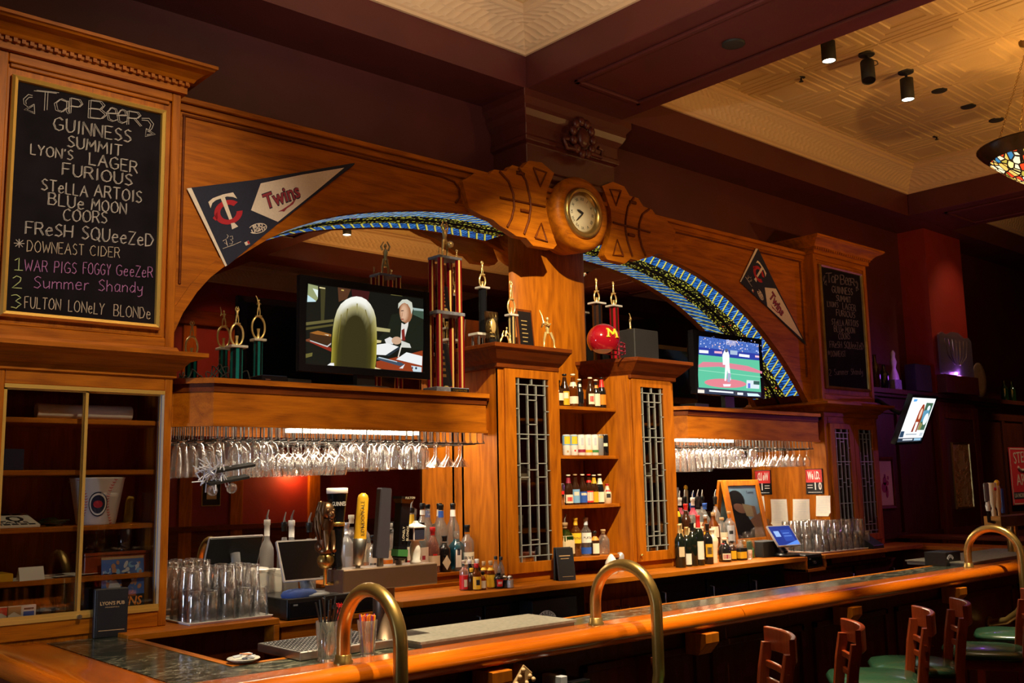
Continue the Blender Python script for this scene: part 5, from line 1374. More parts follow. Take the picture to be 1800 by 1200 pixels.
# wall television
c3 = atY(1612.5, 738, 4.50); th = radians(24)
nx3 = Vector((.985, .17, 0)); up3 = Vector((.03, -sin(th), cos(th))); nn = nx3.cross(up3).normalized(); nx3 = up3.cross(nn).normalized(); up3.normalize()
F3 = Matrix(((nx3.x, up3.x, nn.x, c3.x), (nx3.y, up3.y, nn.y, c3.y), (nx3.z, up3.z, nn.z, c3.z), (0, 0, 0, 1)))
t = thing('television', 'small wall-bracket television tilted down, showing a red-haired person on white', 'television', tuple(c3))
W3, H3 = .345, .215
m = MB(); m.M = F3
m.loft([[(-W3-p, -H3-p, d), (W3+p, -H3-p, d), (W3+p, H3+p, d), (-W3-p, H3+p, d)] for p, d in ((-.03, -.07), (.028, -.045), (.028, 0), (.004, 0), (0, -.006))], smooth=False)
obj('bezel', m, M['black_gloss'], t)
def P3(p, i): return tuple(F3 @ Vector(((p[0]*2-1)*W3, (1-p[1]*2)*H3, -.005+i*.0001)))
S3 = [([(0,0),(1,0),(1,1),(0,1)], (.92,.94,.97)), ([(.66,.10),(.96,.10),(.96,.74),(.66,.74)], (.05,.12,.07)), ([(.66,.3),(.9,.22),(.95,.5),(.7,.55)], (.10,.28,.42)), (el(.83,.22,.06,.06,12), (.7,.8,.85)), (el(.86,.48,.09,.14,12), (.75,.82,.85)), ([(.66,.55),(.8,.6),(.78,.74),(.66,.74)], (.25,.22,.08)),
      ([(.42,.80),(.45,.55),(.47,.30),(.53,.14),(.60,.14),(.65,.24),(.66,.45),(.65,.70),(.64,.80)], (.30,.045,.012)), ([(.49,.55),(.60,.55),(.62,.78),(.47,.78)], (.85,.80,.76)), (el(.565,.36,.045,.13,16), (.80,.52,.38)), ([(.42,.80),(.50,.55),(.50,.78)], (.24,.03,.01)), ([(.60,.45),(.65,.5),(.65,.8),(.60,.78)], (.24,.03,.01)),
      ([(.02,.78),(1,.78),(1,.90),(.02,.90)], (.90,.92,.95)), ([(.02,.76),(.16,.76),(.18,.9),(.02,.9)], (.02,.05,.10)), ([(.25,.82),(.7,.82),(.7,.85),(.25,.85)], (.35,.4,.45)), ([(.82,.8),(.95,.8),(.95,.88),(.82,.88)], (.5,.55,.6)), ([(0,.92),(1,.92),(1,1),(0,1)], (.02,.03,.05)), ([(.2,.94),(.6,.94),(.6,.975),(.2,.975)], (.6,.65,.7)), ([(.66,.93),(.95,.93),(.95,.985),(.66,.985)], (.3,.5,.65)), ([(.08,.03),(.24,.03),(.22,.08),(.1,.09)], (.10,.35,.75))]
obj('screen', screen_polys(MB(), P3, S3), M['screen_bright'], t)
obj('wall_bracket', MB().tube([tuple(c3-nn*.07), tuple(c3-nn*.12+Vector((0, .1, .05))), (c3.x+.05, 4.90, 2.45), (c3.x+.05, YR-.03, 2.45)], .022, 8).box(c3.x-.02, c3.x+.12, YR-.035, YR-.001, 2.35, 2.52), M['black_matte'], t)

# ------------------------------------------------------------------ pennants
zpn = lambda x, y: (320+x/5.625, 270+y/5.625)
YP = 4.842
def PW(p): q = atY(*zpn(*p), YP); return Vector((q.x, q.z))
s0, s1_, tip = PW((62,340)), PW((438,1112)), PW((1705,92))
midp = (s0+s1_)/2; ax = (tip-midp); ang_l = atan2(ax.y, ax.x); Lp = ax.length
def PL(p):
    d = PW(p)-midp; c, s = cos(-ang_l), sin(-ang_l); return (d.x*c-d.y*s, d.x*s+d.y*c)
pen = thing('pennant', 'navy baseball pennant pinned left of the left arch, pointing up to the right', 'pennant', (0, 0, 0), 'baseball pennants on the arch fascia')
def flat(name, polys, mat, d, parent=pen, th=.0009):
    mb = MB()
    for pts in polys: mb.prism([PL(p) for p in pts], 'y', -d-th, -d)
    return obj(name, mb, M[mat], parent, loc=(0, 0, 0))
felt = flat('felt', [[(62,340),(700,262),(1705,92),(1700,110),(950,690),(450,1105),(432,1110)]], 'navy_felt', 0, th=.003)
flat('edge_strip', [[(45,345),(90,340),(442,1105),(425,1118)]], 'white_felt', .003)
flat('white_panel', [[(775,295),(1180,210),(1600,140),(1300,390),(945,675),(680,560)]], 'white_felt', .003)
ring = lambda a0, a1, n, ro, ri, cx, cy, rt: [el_pt(cx, cy, ro[0], ro[1], a0+(a1-a0)*i/n, rt) for i in range(n+1)]+[el_pt(cx, cy, ri[0], ri[1], a1-(a1-a0)*i/n, rt) for i in range(n+1)]
def el_pt(cx, cy, rx, ry, a, rt): return (cx+rx*cos(a)*cos(rt)-ry*sin(a)*sin(rt), cy+rx*cos(a)*sin(rt)+ry*sin(a)*cos(rt))
flat('emblem', [ring(radians(12), radians(325), 26, (142,120), (82,74), 455, 580, -.3), [(300,640),(345,575),(350,640),(330,665)]], 'red_felt', .0035)
flat('emblem', [[(255,480),(300,442),(400,405),(500,385),(540,446),(500,430),(440,425),(395,440),(330,462),(295,490),(278,540)], [(375,438),(418,430),(492,645),(462,655)], [(478,690),(512,684),(550,722),(490,750)]], 'white_felt', .0048)
def pen_text(name, body, a, b, size, mat, d, shear=0, bold=0, fit=True):
    A, B = Vector(PL(a)), Vector(PL(b)); D_ = B-A; mb = MB()
    add_text(mb, body, size, fr((A.x+D_.x/2, -d, A.y+D_.y/2), (D_.x, 0, D_.y), (0, -1, 0)), .0004, fitw=D_.length if fit else None, shear=shear, bold=bold)
    return obj(name, mb, M[mat], pen, loc=(0, 0, 0))
pen_text('lettering', 'Twins', (805,490), (1150,370), .115, 'navy_felt', .0040, .15, .006); pen_text('lettering', 'Twins', (808,487), (1147,368), .110, 'maroon_ink', .0046, .15, .002)
flat('underline', [[(945,575),(985,555),(1060,505),(1130,435),(1095,500),(1030,545),(1005,575),(985,570)]], 'maroon_ink', .0044)
flat('oval_outline', [ring(radians(-150), radians(150), 24, (92,50), (84,43), 745, 740, -.22)], 'white_felt', .0035)
pen_text('lettering', 'BUD', (695,728), (795,706), .026, 'white_felt', .0036, 0, .001); pen_text('lettering', 'LIGHT', (685,772), (825,738), .026, 'white_felt', .0036, 0, .001)
flat('league_mark', [[(612,880),(655,860),(670,893),(628,910)]], 'white_felt', .0035); flat('league_mark', [[(638,870),(655,862),(668,890),(650,895)]], 'red_felt', .0045)
mb = MB()
for pts in ([(400,865),(430,845),(440,900),(415,880)], [(440,800),(455,815),(440,840)], [(430,850),(445,905),(450,915)], [(470,820),(495,815),(500,845),(475,850),(500,870),(490,895),(465,890)], [(400,940),(440,925),(500,905),(580,870)]):
    mb.tube([(PL(p)[0], -.0035, PL(p)[1]) for p in pts], .0016, 4)
obj('stitched_signature', mb, M['white_felt'], pen, loc=(0, 0, 0))
p2_ = dup(pen, label='navy baseball pennant pinned right of the right arch, pointing down to the right')
pen.location = (midp.x, YP, midp.y); pen.rotation_euler = (0, -ang_l, 0)
a, b, c = (atY(*p, YP) for p in ((1330, 435), (1302, 495), (1418, 607)))
mr = (a+b)/2; axr = c-mr; p2_.location = (mr.x, YP, mr.z); p2_.rotation_euler = (0, -atan2(axr.z, axr.x), 0); k_ = Vector((axr.x, axr.z)).length/Lp; p2_.scale = (k_, 1, k_)

# ------------------------------------------------------------------ trophies
def person(mb, o, h, arms, legs=((-.10, 0), (.10, 0)), yaw=0, lean=0):
    """small cast figure: arms = two lists of (x, y, z) fractions from the shoulder"""
    O = Vector(o); R = Matrix.Rotation(yaw, 3, 'Z')
    def W(x, y, z): return tuple(O + R @ Vector((x*h, y*h, z*h)))
    for (fx, fy) in legs:
        mb.tube([W(fx*1.25, fy-.03, .01), W(fx, fy, .04), W(fx*.95, fy-.01, .25), W(fx*.45+lean*.3, 0, .50)], [.030*h, .026*h, .036*h, .050*h], 7)
    mb.tube([W(lean*.3, 0, .46), W(lean*.5, 0, .56), W(lean*.8, 0, .72), W(lean, 0, .80)], [.062*h, .055*h, .080*h, .045*h], 8)
    mb.tube([W(lean, 0, .79), W(lean, 0, .86)], .025*h, 6)
    mb.sphere(W(lean, -.01, .915), (.05*h, .055*h, .065*h), 9, 7)
    for pts in arms:
        P = [W(*p) for p in pts]; n = len(P)
        mb.tube(P, [.032*h-.012*h*i/max(1, n-1) for i in range(n)], 6)
    return mb
UP = [[(-.09, 0, .77), (-.15, 0, .88), (-.06, 0, 1.03)], [(.09, 0, .77), (.14, 0, .90), (.05, 0, 1.05)]]
BAT = [[(-.09, 0, .76), (-.20, -.06, .66), (-.16, -.10, .80)], [(.09, 0, .76), (.02, -.14, .70), (-.14, -.11, .82)], [(-.14, -.10, .76), (-.18, -.06, 1.0), (-.24, 0, 1.18)]]
def ringlet(mb, c, rx, rz, r=.006):
    mb.tube([(c[0]+rx*cos(2*pi*i/22), c[1], c[2]+rz+rz*sin(2*pi*i/22)) for i in range(22)], r, 6, closed=True)
    mb.tube([(c[0], c[1], c[2]), (c[0], c[1], c[2]+rz*.5), (c[0], c[1], c[2]+rz*.9)], [.012, .006, .010], 6)
def column_trophy(label, px_, pyb, y, z, w_, py_col, py_ring, py_top, stripes, arms=BAT, group=None, plate='marble_plate', base=0):
    q = atY(px_, pyb, y); x = q.x
    Z = lambda p: zat(px_, p, x, y)
    t = thing('trophy', label, 'trophy', (x, y, z), group)
    zb = z
    if base:
        obj('base', MB().box(x-w_*.9, x+w_*.9, y-w_*.8, y+w_*.8, z, z+base), M[plate], t, .003); zb = z+base
    zc = Z(py_col); m = MB(); n = 12
    for i in range(n):
        m.m = i % 2; a0, a1 = 2*pi*i/n, 2*pi*(i+1)/n; r = w_/2
        m.add([(x+r*cos(a0), y+r*sin(a0), zb), (x+r*cos(a1), y+r*sin(a1), zb), (x+r*cos(a1), y+r*sin(a1), zc), (x+r*cos(a0), y+r*sin(a0), zc)], [(0, 1, 2, 3)])
    obj('striped_column', m, [M[stripes[0]], M[stripes[1]]], t)
    obj('column_plate', MB().box(x-w_*.72, x+w_*.72, y-w_*.6, y+w_*.6, zc, zc+.014), M[plate], t, .002)
    m = MB(); zr_ = Z(py_ring); rz = (zr_-zc-.014)/2
    ringlet(m, (x, y, zc+.014), rz*.62, rz)
    obj('wreath', m, M['gold_plastic'], t)
    m = MB(); hh = (Z(py_top)-zr_)/1.06
    m.lathe([(.018, -.004), (.02, .004)], (x, y, zr_), 10); person(m, (x, y, zr_), hh, arms, yaw=.3)
    obj('figurine', m, M['gold_plastic'], t)
    return t
gl_ = 'trophies on the left television ledge'
column_trophy('teal striped trophy at the left end of the ledge, oval wreath at its middle', 415, 657, 4.86, ZL, .066, 612, 569, 538, ('teal_stripe', 'black_gloss'), UP, gl_)
column_trophy('teal striped trophy with a batter, next to the television edge', 453, 650, 4.93, ZL, .050, 600, 556, 524, ('teal_stripe', 'black_gloss'), BAT, gl_)
# red two-tier tower
q = atY(787, 682, 4.80); x, y = q.x, 4.815; Z = lambda p: zat(790, p, x, y)
t = thing('trophy', 'tall two-tier trophy tower with red and gold columns beside the large television', 'trophy', (x, y, ZL))
obj('base', MB().box(x-.125, x+.125, y-.07, y+.07, ZL, ZL+.035), M['grey_marble'], t, .003)
obj('name_plate', MB().box(x-.02, x+.12, y-.073, y-.07, ZL+.006, ZL+.030), M['black_gloss'], t)
m = MB(); add_text(m, 'CHAMPIONS', .022, fr((x+.05, y-.0735, ZL+.017), (1, 0, 0), (0, -1, 0)), fitw=.11); obj('lettering', m, M['brass'], t)
zd1, zd2 = Z(556), Z(458)
for (za, zb_, hw) in ((ZL+.035, zd1, .085), (zd1+.022, zd2, .070)):
    for sx in (-1, 1):
        for sy in (-1, 1):
            m = MB(); n = 12
            for i in range(n):
                m.m = 0 if i % 3 else 1; a0, a1 = 2*pi*i/n+.9, 2*pi*(i+1)/n+.9; r = .0205; cx_, cy_ = x+sx*hw, y+sy*.045
                m.add([(cx_+r*cos(a0), cy_+r*sin(a0), za), (cx_+r*cos(a1), cy_+r*sin(a1), za), (cx_+r*cos(a1), cy_+r*sin(a1), zb_), (cx_+r*cos(a0), cy_+r*sin(a0), zb_)], [(0, 1, 2, 3)])
            obj('column', m, [M['red_stripe'], M['gold_trim']], t)
obj('deck', MB().box(x-.115, x+.105, y-.065, y+.065, zd1, zd1+.022), M['grey_marble'], t, .003); obj('deck', MB().box(x-.09, x+.09, y-.06, y+.06, zd2, zd2+.018), M['grey_marble'], t, .003)
for (za, hh, ww) in ((ZL+.05, .27, .055), (zd1+.03, .17, .045)):
    m = MB(); m.M = Matrix.Translation((x, y+.01, za)) @ Matrix.Rotation(radians(-8), 4, 'X'); m.box(-ww, ww, -.006, .006, 0, hh); p_ = obj('plaque', m, M['black_gloss'], t, .003)
    m = MB(); m.M = Matrix.Translation((x, y+.01, za)) @ Matrix.Rotation(radians(-8), 4, 'X')
    for i in range(5): m.box(-ww*.7, ww*.2, -.008, -.006, hh*(.2+.14*i), hh*(.27+.14*i))
    obj('plaque_plate', m, M['aged_brass'], p_)
m = MB()
for sx in (-1, 1): person(m, (x+sx*.07, y-.03, zd2+.018), .055, UP)
person(m, (x, y, zd2+.018), Z(392)-zd2-.018, UP, yaw=.2); m.sphere((x+.02, y-.03, zd2+.10), .022, 12, 8)
m.tube([(x, y, zd1+.022), (x, y, zd1+.05)], [.03, .01], 8); m.tube([(x, y, ZL+.035), (x, y, ZL+.05)], [.03, .01], 8)
obj('figurine', m, M['gold_plastic'], t)
ZK = 2.586
gk = 'trophies on top of the left leaded cabinet'
column_trophy('tall gold trophy with a long black column, left on the left cabinet top', 849, 566, 4.98, ZK+.105, .055, 508, 483, 458, ('black_gloss', 'black_gloss'), UP, gk)
x = atY(846, 605, 4.98).x; tb = D.objects[[o.name for o in D.objects if o.name.startswith('trophy')][-1]]
m = MB()
for sx in (-1, 1):
    for sy in (-1, 1): m.tube([(x+sx*.045, 4.98+sy*.03, ZK), (x+sx*.045, 4.98+sy*.03, ZK+.09)], .010, 8)
tb = [o for o in D.objects if o.get('label', '').startswith('tall gold trophy with a long')][0]
obj('riser_column', m, M['silver_plastic'], tb); obj('riser_plate', MB().box(x-.07, x+.07, 4.93, 5.03, ZK+.088, ZK+.105), M['marble_plate'], tb, .002)
column_trophy('gold trophy with mirrored column and winged figure, middle of the left cabinet top', 900, 600, 4.80, ZK, .050, 556, 526, 492, ('gold_plastic', 'black_gloss'), UP, gk)
def plaque(label, px0, px1, pyt, pyb, y, z, mat, tilt=8, inset=None):
    a, b = atY(px0, pyb, y), atY(px1, pyb, y); h = zat(px0, pyt, a.x, y)-z; cx, w_ = (a.x+b.x)/2, (b.x-a.x)/2
    t = thing('plaque', label, 'plaque', (cx, y, z))
    R = Matrix.Translation((cx, y, z)) @ Matrix.Rotation(radians(-tilt), 4, 'X')
    m = MB(); m.M = R; m.box(-w_, w_, 0, .014, 0, h); obj('board', m, M[mat], t, .002)
    m = MB(); m.M = R; m.box(-w_*.82, w_*.82, -.002, 0, h*.06, h*.94) if inset else m.box(-w_*.6, w_*.6, -.003, 0, h*.03, h*.25)
    obj('plate', m, M['black_gloss'], t)
    m = MB(); m.M = R
    for i in range(6): m.box(-w_*.5, w_*(.1+.07*(i % 3)), -.003, -.002, h*(.2+.1*i), h*(.22+.1*i))
    if not inset: m.sphere((0, -.006, h*.6), (w_*.45, .008, h*.2), 12, 8)
    obj('engraving', m, M['gold_plastic'], t)
plaque('clear acrylic award plaque between the two gold trophies', 857, 879, 545, 596, 4.86, ZK, 'leaded_pane', 4)
plaque('black and wood award plaque behind the gold batter', 913, 941, 540, 602, 4.84, ZK, 'dark_oak_z', 6, True)
def gold_figure(label, px_, pyb, pyt, y, z, arms, mat='gold_plastic', legs=((-.12, 0), (.14, 0)), yaw=0, lean=0):
    q = atY(px_, pyb, y); h = (zat(px_, pyt, q.x, y)-z)/1.05
    m = MB(); person(m, (q.x, y, z), h, arms, legs, yaw, lean); m.lathe([(.02, 0), (.024, .003)], (q.x, y, z), 10, sx=1.6)
    obj('figurine', m, M[mat], label=label, cat='figurine')
gold_figure('small gold batter figurine at the front corner of the left cabinet top', 963, 606, 553, 4.70, ZK, BAT, legs=((-.12, 0), (.20, 0)), yaw=-.5)
gold_figure('tiny gold crouching catcher figurine on the left cabinet top', 888, 602, 572, 4.72, ZK, [[(-.09, 0, .76), (-.25, -.05, .5), (-.3, -.05, .2)], [(.09, 0, .76), (.2, -.1, .55)]], legs=((-.35, 0), (.25, 0)), lean=.12)
gold_figure('tiny gold runner figurine beside the crouching catcher', 897, 603, 584, 4.70, ZK, UP, legs=((-.2, 0), (.25, 0)), yaw=.6)
gr = 'dim trophies behind the helmet'
column_trophy('dim trophy with a gold and black column behind the helmet, nearer the column', 1051, 590, 4.97, ZK, .075, 535, 512, 488, ('black_gloss', 'brown_bottle'), UP, gr)
column_trophy('dim trophy with a dark red column behind the helmet, nearer the black box', 1081, 595, 4.97, ZK, .070, 540, 516, 494, ('brown_bottle', 'maroon_helmet'), UP, gr)
# helmet
q = atY(1062, 621, 4.74); hx, hy, hz = q.x, 4.74, ZK; r = .118
t = thing('football_helmet', 'maroon football helmet with a yellow letter on the right cabinet top', 'helmet', (hx, hy, hz))
m = MB(); rings = []
for i in range(15):
    a = -radians(40)+(pi/2+radians(40))*i/14
    ring = []
    for j in range(28):
        b = 2*pi*j/28; X = cos(a)*cos(b); Yy = cos(a)*sin(b); Zz = sin(a)
        front = max(0, cos(b))**3*max(0, -a+.12)*.55
        ring.append((hx+r*1.12*X-r*front*1.3, hy+r*.88*Yy, hz+.108+r*.98*Zz+ (.0 if a > -.2 else 0)))
    rings.append(ring)
m.loft(rings, caps=False)
obj('shell', m, M['maroon_helmet'], t)
obj('padding', MB().sphere((hx-.015, hy, hz+.085), (r*.9, r*.72, r*.62), 18, 10), M['white_paint'], t)
m = MB()
for zz, ex in ((.055, .065), (.025, .06), (.085, .055)):
    m.tube([(hx+r*.70, hy-r*.72, hz+zz+.005), (hx+r*1.05+ex*.4, hy-r*.55, hz+zz), (hx+r*1.15+ex, hy, hz+zz-.005), (hx+r*1.05+ex*.4, hy+r*.55, hz+zz), (hx+r*.70, hy+r*.72, hz+zz+.005)], .0045, 6)
for sy in (-.25, .25): m.tube([(hx+r*1.15+.045, hy+sy*r, hz+.087), (hx+r*1.15+.05, hy+sy*r, hz+.02)], .004, 6)
obj('face_mask', m, M['maroon_ink'], t)
def on_helmet(u, v, d=.003):
    b = radians(-97)+u/r; a = .34+v/r
    return (hx+(r*1.12+d)*cos(a)*cos(b), hy+(r*.88+d)*cos(a)*sin(b), hz+.108+(r*.98+d)*sin(a))
m = MB()
for (p0, p1, w_) in (((-.036,-.030), (-.030,.030), .0075), ((.036,-.030), (.030,.030), .0075), ((-.032,.028), (0,-.012), .0085), ((.032,.028), (0,-.012), .0085), ((-.048,-.030), (-.024,-.030), .005), ((.048,-.030), (.024,-.030), .005), ((-.046,.030), (-.024,.030), .005), ((.046,.030), (.024,.030), .005)):
    m.tube([on_helmet(p0[0]+(p1[0]-p0[0])*i/6, p0[1]+(p1[1]-p0[1])*i/6) for i in range(7)], w_, 6)
obj('letter', m, M['yellow'], t)
q = atY(1127, 624, 4.86)
obj('black_box', MB().box(q.x-.135, q.x+.135, 4.80, 4.98, ZK, zat(1127, 580, q.x, 4.82)), M['black_matte'], bevel=.006, label='black square speaker box beside the helmet on the right cabinet top', cat='speaker')
gold_figure('tiny gold figurine standing on the black speaker box', 1108, 579, 554, 4.87, zat(1127, 580, q.x, 4.82), BAT, yaw=.5)
# boxes and cables on the ledges
x = atY(520, 660, 4.80).x
t = thing('media_player', 'low black set-top box with tiny lights left of the large television', 'set-top box', (x, 4.88, ZL))
xl = atY(462, 655, 4.79).x; obj('case', MB().box(xl, x-.05, 4.80, 4.98, ZL, ZL+.045), M['black_gloss'], t, .003)
obj('logo', MB().box(xl+.02, xl+.05, 4.798, 4.80, ZL+.018, ZL+.024), M['silver_plastic'], t)
obj('media_player', MB().box(x-.045, x+.10, 4.805, 4.95, ZL, ZL+.035), M['black_plastic'], bevel=.003, label='small black box under the left corner of the large television', cat='set-top box')
m = MB()
for k_ in range(5):
    bx_ = atY(325+14*k_, 650, 4.95).x; P_ = []
    for j in range(14):
        P_.append((bx_+.013*j+.012*sin(j*1.1+k_), 4.93-.012*k_+.02*sin(j*.8+2*k_), ZL+.012+.045*(1+sin(j*.7+1.7*k_))*sin(pi*j/13)))
    m.tube(P_, .0035, 5)
obj('cable_tangle', m, M['black_matte'], label='tangle of black cables at the left end of the left ledge', cat='cables', kind='stuff')
q = atY(1232, 704, 4.80); obj('media_player', MB().box(q.x-.07, q.x+.10, 4.80, 4.95, ZL, ZL+.04), M['black_plastic'], bevel=.003, label='small black box under the baseball television', cat='set-top box')

# ------------------------------------------------------------------ hanging glassware
GP = {
 'balloon': ('clear balloon wine glass', [(.036,0),(.036,-.003),(.006,-.008),(.0042,-.03),(.0042,-.072),(.012,-.080),(.032,-.096),(.043,-.122),(.045,-.146),(.041,-.172),(.036,-.190)]),
 'schooner': ('short stemmed beer glass', [(.036,0),(.036,-.004),(.013,-.012),(.012,-.022),(.024,-.032),(.034,-.060),(.036,-.10),(.034,-.150)]),
 'pilsner': ('slim footed pilsner glass', [(.034,0),(.034,-.004),(.012,-.012),(.010,-.020),(.022,-.030),(.028,-.07),(.033,-.13),(.035,-.19)]),
 'goblet': ('round bellied beer goblet', [(.036,0),(.036,-.004),(.010,-.010),(.010,-.018),(.028,-.028),(.039,-.055),(.041,-.085),(.036,-.13),(.033,-.16)]),
 'martini': ('wide cone martini glass', [(.036,0),(.036,-.003),(.006,-.008),(.0042,-.03),(.0042,-.085),(.008,-.092),(.055,-.148)]),
 'flute': ('slender wine glass', [(.032,0),(.032,-.003),(.005,-.008),(.004,-.06),(.010,-.068),(.026,-.085),(.031,-.11),(.027,-.155)]),
}
GM = {}
def hang_glass(kind, x, y, z, label, group):
    if kind not in GM:
        GM[kind] = mesh_of('wine_glass', MB().lathe(GP[kind][1], seg=16, caps=False), M['stem_glass'])
    nm = {'martini': 'martini_glass', 'balloon': 'wine_glass', 'flute': 'wine_glass'}.get(kind, 'beer_glass')
    o = D.objects.new(nm, GM[kind]); COL.objects.link(o); o.location = (x, y, z); o.rotation_euler = (0, 0, random.random()*6)
    props(o, label, 'glass', group)
def yfront(x):
    u = x if x < MID else 2*MID-x
    return 4.88 if (u < 2.21 or u > 3.975) else 4.735
def glass_rack(x0, x1, label):
    t = thing('glass_rack', label, 'rack', ((x0+x1)/2, 4.9, 1.97))
    m = MB(); x = x0; zr = 1.962
    while x < x1:
        for dx in (-.024, .024):
            yf = yfront(x+dx)
            m.tube([(x+dx, yf, zr+.012), (x+dx, yf-.01, zr), (x+dx, 5.09, zr)], .0028, 5)
            for y in (4.74, 4.93, 5.07):
                if y > yf: m.tube([(x+dx, y, zr), (x+dx, y, 2.098)], .0024, 5)
        x += .0965
    for y in (4.93, 5.07): m.tube([(x0-.03, y, 2.09), (x1, y, 2.09)], .003, 5)
    obj('wire_rods', m, M['wire'], t, kind='stuff')
glass_rack(2.06, 4.06, 'black wire glass rack hanging under the left valance'); glass_rack(5.83, 7.82, 'black wire glass rack hanging under the right valance')
def kinds_left(x): return 'pilsner' if x < 2.40 else 'goblet' if x < 2.60 else 'balloon' if x < 3.0 else 'schooner' if x < 3.42 else 'goblet' if x < 3.6 else 'martini'
def kinds_right(x): return 'pilsner' if x < 6.3 else 'goblet' if x < 6.85 else 'martini' if x < 7.25 else 'flute'
nm_ = {'pilsner': 'slim footed pilsner glass', 'goblet': 'round bellied beer goblet', 'balloon': 'large balloon wine glass', 'schooner': 'short stemmed beer glass', 'martini': 'wide cone martini glass', 'flute': 'slender wine glass'}
for (x0, x1, kf, side) in ((2.06, 3.96, kinds_left, 'left'), (5.83, 7.63, kinds_right, 'right')):
    x = x0; i = 0
    while x < x1:
        for j, y in enumerate((4.76, 4.87, 4.99)):
            if (i*3+j) % 10 == 7 or y < yfront(x): continue
            if side == 'left' and j > 1 and x > 3.5 and (i+j) % 2: continue
            k = kf(x+.03*j*(1 if side == 'right' else -1))
            hang_glass(k, x+random.uniform(-.004, .004), y+random.uniform(-.008, .008), 1.9695, '%s hanging upside down in the %s glass rack' % (nm_[k], side), 'hanging %s glasses, %s rack' % (k, side))
        x += .0965; i += 1
# silver party ornament hanging among the left glasses
q = atY(385, 820, 4.69)
t = thing('hanging_ornament', 'tinsel and bulb party ornament hanging in front of the left glasses', 'ornament', (q.x, 4.66, 1.80))
obj('string', MB().tube([(q.x, 4.69, 2.02), (q.x, 4.66, 1.80)], .001, 4), M['wire'], t)
m = MB(); rnd = random.Random(3)
for i in range(70):
    a, b = rnd.random()*6.28, rnd.uniform(-1.2, 1.2); L_ = rnd.uniform(.025, .075)
    o_ = (q.x-.05+rnd.uniform(-.05, .06), 4.66+rnd.uniform(-.03, .03), 1.79+rnd.uniform(-.05, .04))
    m.tube([o_, (o_[0]+L_*cos(a)*cos(b), o_[1]+.6*L_*sin(a)*cos(b), o_[2]+L_*sin(b))], .0035, 4)
obj('tinsel', m, M['tinsel'], t, kind='stuff')
m = MB()
for zz, s_ in ((1.81, .06), (1.75, .03)):
    m.M = Matrix.Translation((q.x+s_, 4.66, zz)) @ Matrix.Rotation(radians(-9), 4, 'Y') @ Matrix.Rotation(radians(14), 4, 'X'); m.box(-.10, .11, -.025, .025, 0, .012)
obj('dark_board', m, M['black_matte'], t)
for dx, zz in ((-.05, 1.705), (.05, 1.715)): obj('bulb', MB().sphere((q.x+dx, 4.65, zz), .026, 14, 10), M['stem_glass'], t)

# ------------------------------------------------------------------ upside-down pint glasses
pint_me = mesh_of('pint_glass', MB().lathe([(.043, 0), (.0435, .003), (.034, .115), (.033, .142), (.031, .1455), (.001, .146), (.001, .138), (.030, .137), (.040, .002)], seg=18, caps=False), M['pint_glass'])
def tray(x0, x1, y0, y1, z, label):
    return obj('serving_tray', MB().loft([[(x0+.01, y0+.01, z), (x1-.01, y0+.01, z), (x1-.01, y1-.01, z), (x0+.01, y1-.01, z)], [(x0, y0, z+.012), (x1, y0, z+.012), (x1, y1, z+.012), (x0, y1, z+.012)], [(x0+.008, y0+.008, z+.012), (x1-.008, y0+.008, z+.012), (x1-.008, y1-.008, z+.012), (x0+.008, y1-.008, z+.012)], [(x0+.012, y0+.012, z+.006), (x1-.012, y0+.012, z+.006), (x1-.012, y1-.012, z+.006), (x0+.012, y1-.012, z+.006)]], smooth=False), M['white_plastic'], bevel=.002, label=label, cat='tray')
def pint(x, y, z, label, group):
    o = D.objects.new('pint_glass', pint_me); COL.objects.link(o); o.location = (x, y, z); props(o, label, 'glass', group)
tray(2.06, 2.50, 4.63, 5.0, CL, 'white plastic tray under the upside-down pint glasses on the left counter')
for i in range(5):
    for j in range(4):
        x, y = 2.108+.086*i, 4.682+.089*j
        n = 1 if (j == 0 and i > 0 and i != 2) else 2
        for k in range(n): pint(x, y, CL+.0065+.104*k, 'clear pint glass upside down on the left white tray' if k == 0 else 'clear pint glass upside down on top of another on the left white tray', 'pint glasses on the left tray, %s layer' % ('lower', 'upper')[k])
tray(7.34, 8.22, 4.53, 4.95, CM, 'white plastic tray under the upside-down pint glasses at the far right counter')
for i in range(9):
    for j in range(4):
        x, y = 7.40+.094*i, 4.585+.10*j
        for k in range(2 if j else (i % 2)+1): pint(x, y, CM+.0065+.104*k, 'clear pint glass upside down on the right white tray' if k == 0 else 'clear pint glass upside down on top of another on the right white tray', 'pint glasses on the right tray, %s layer' % ('lower', 'upper')[k])

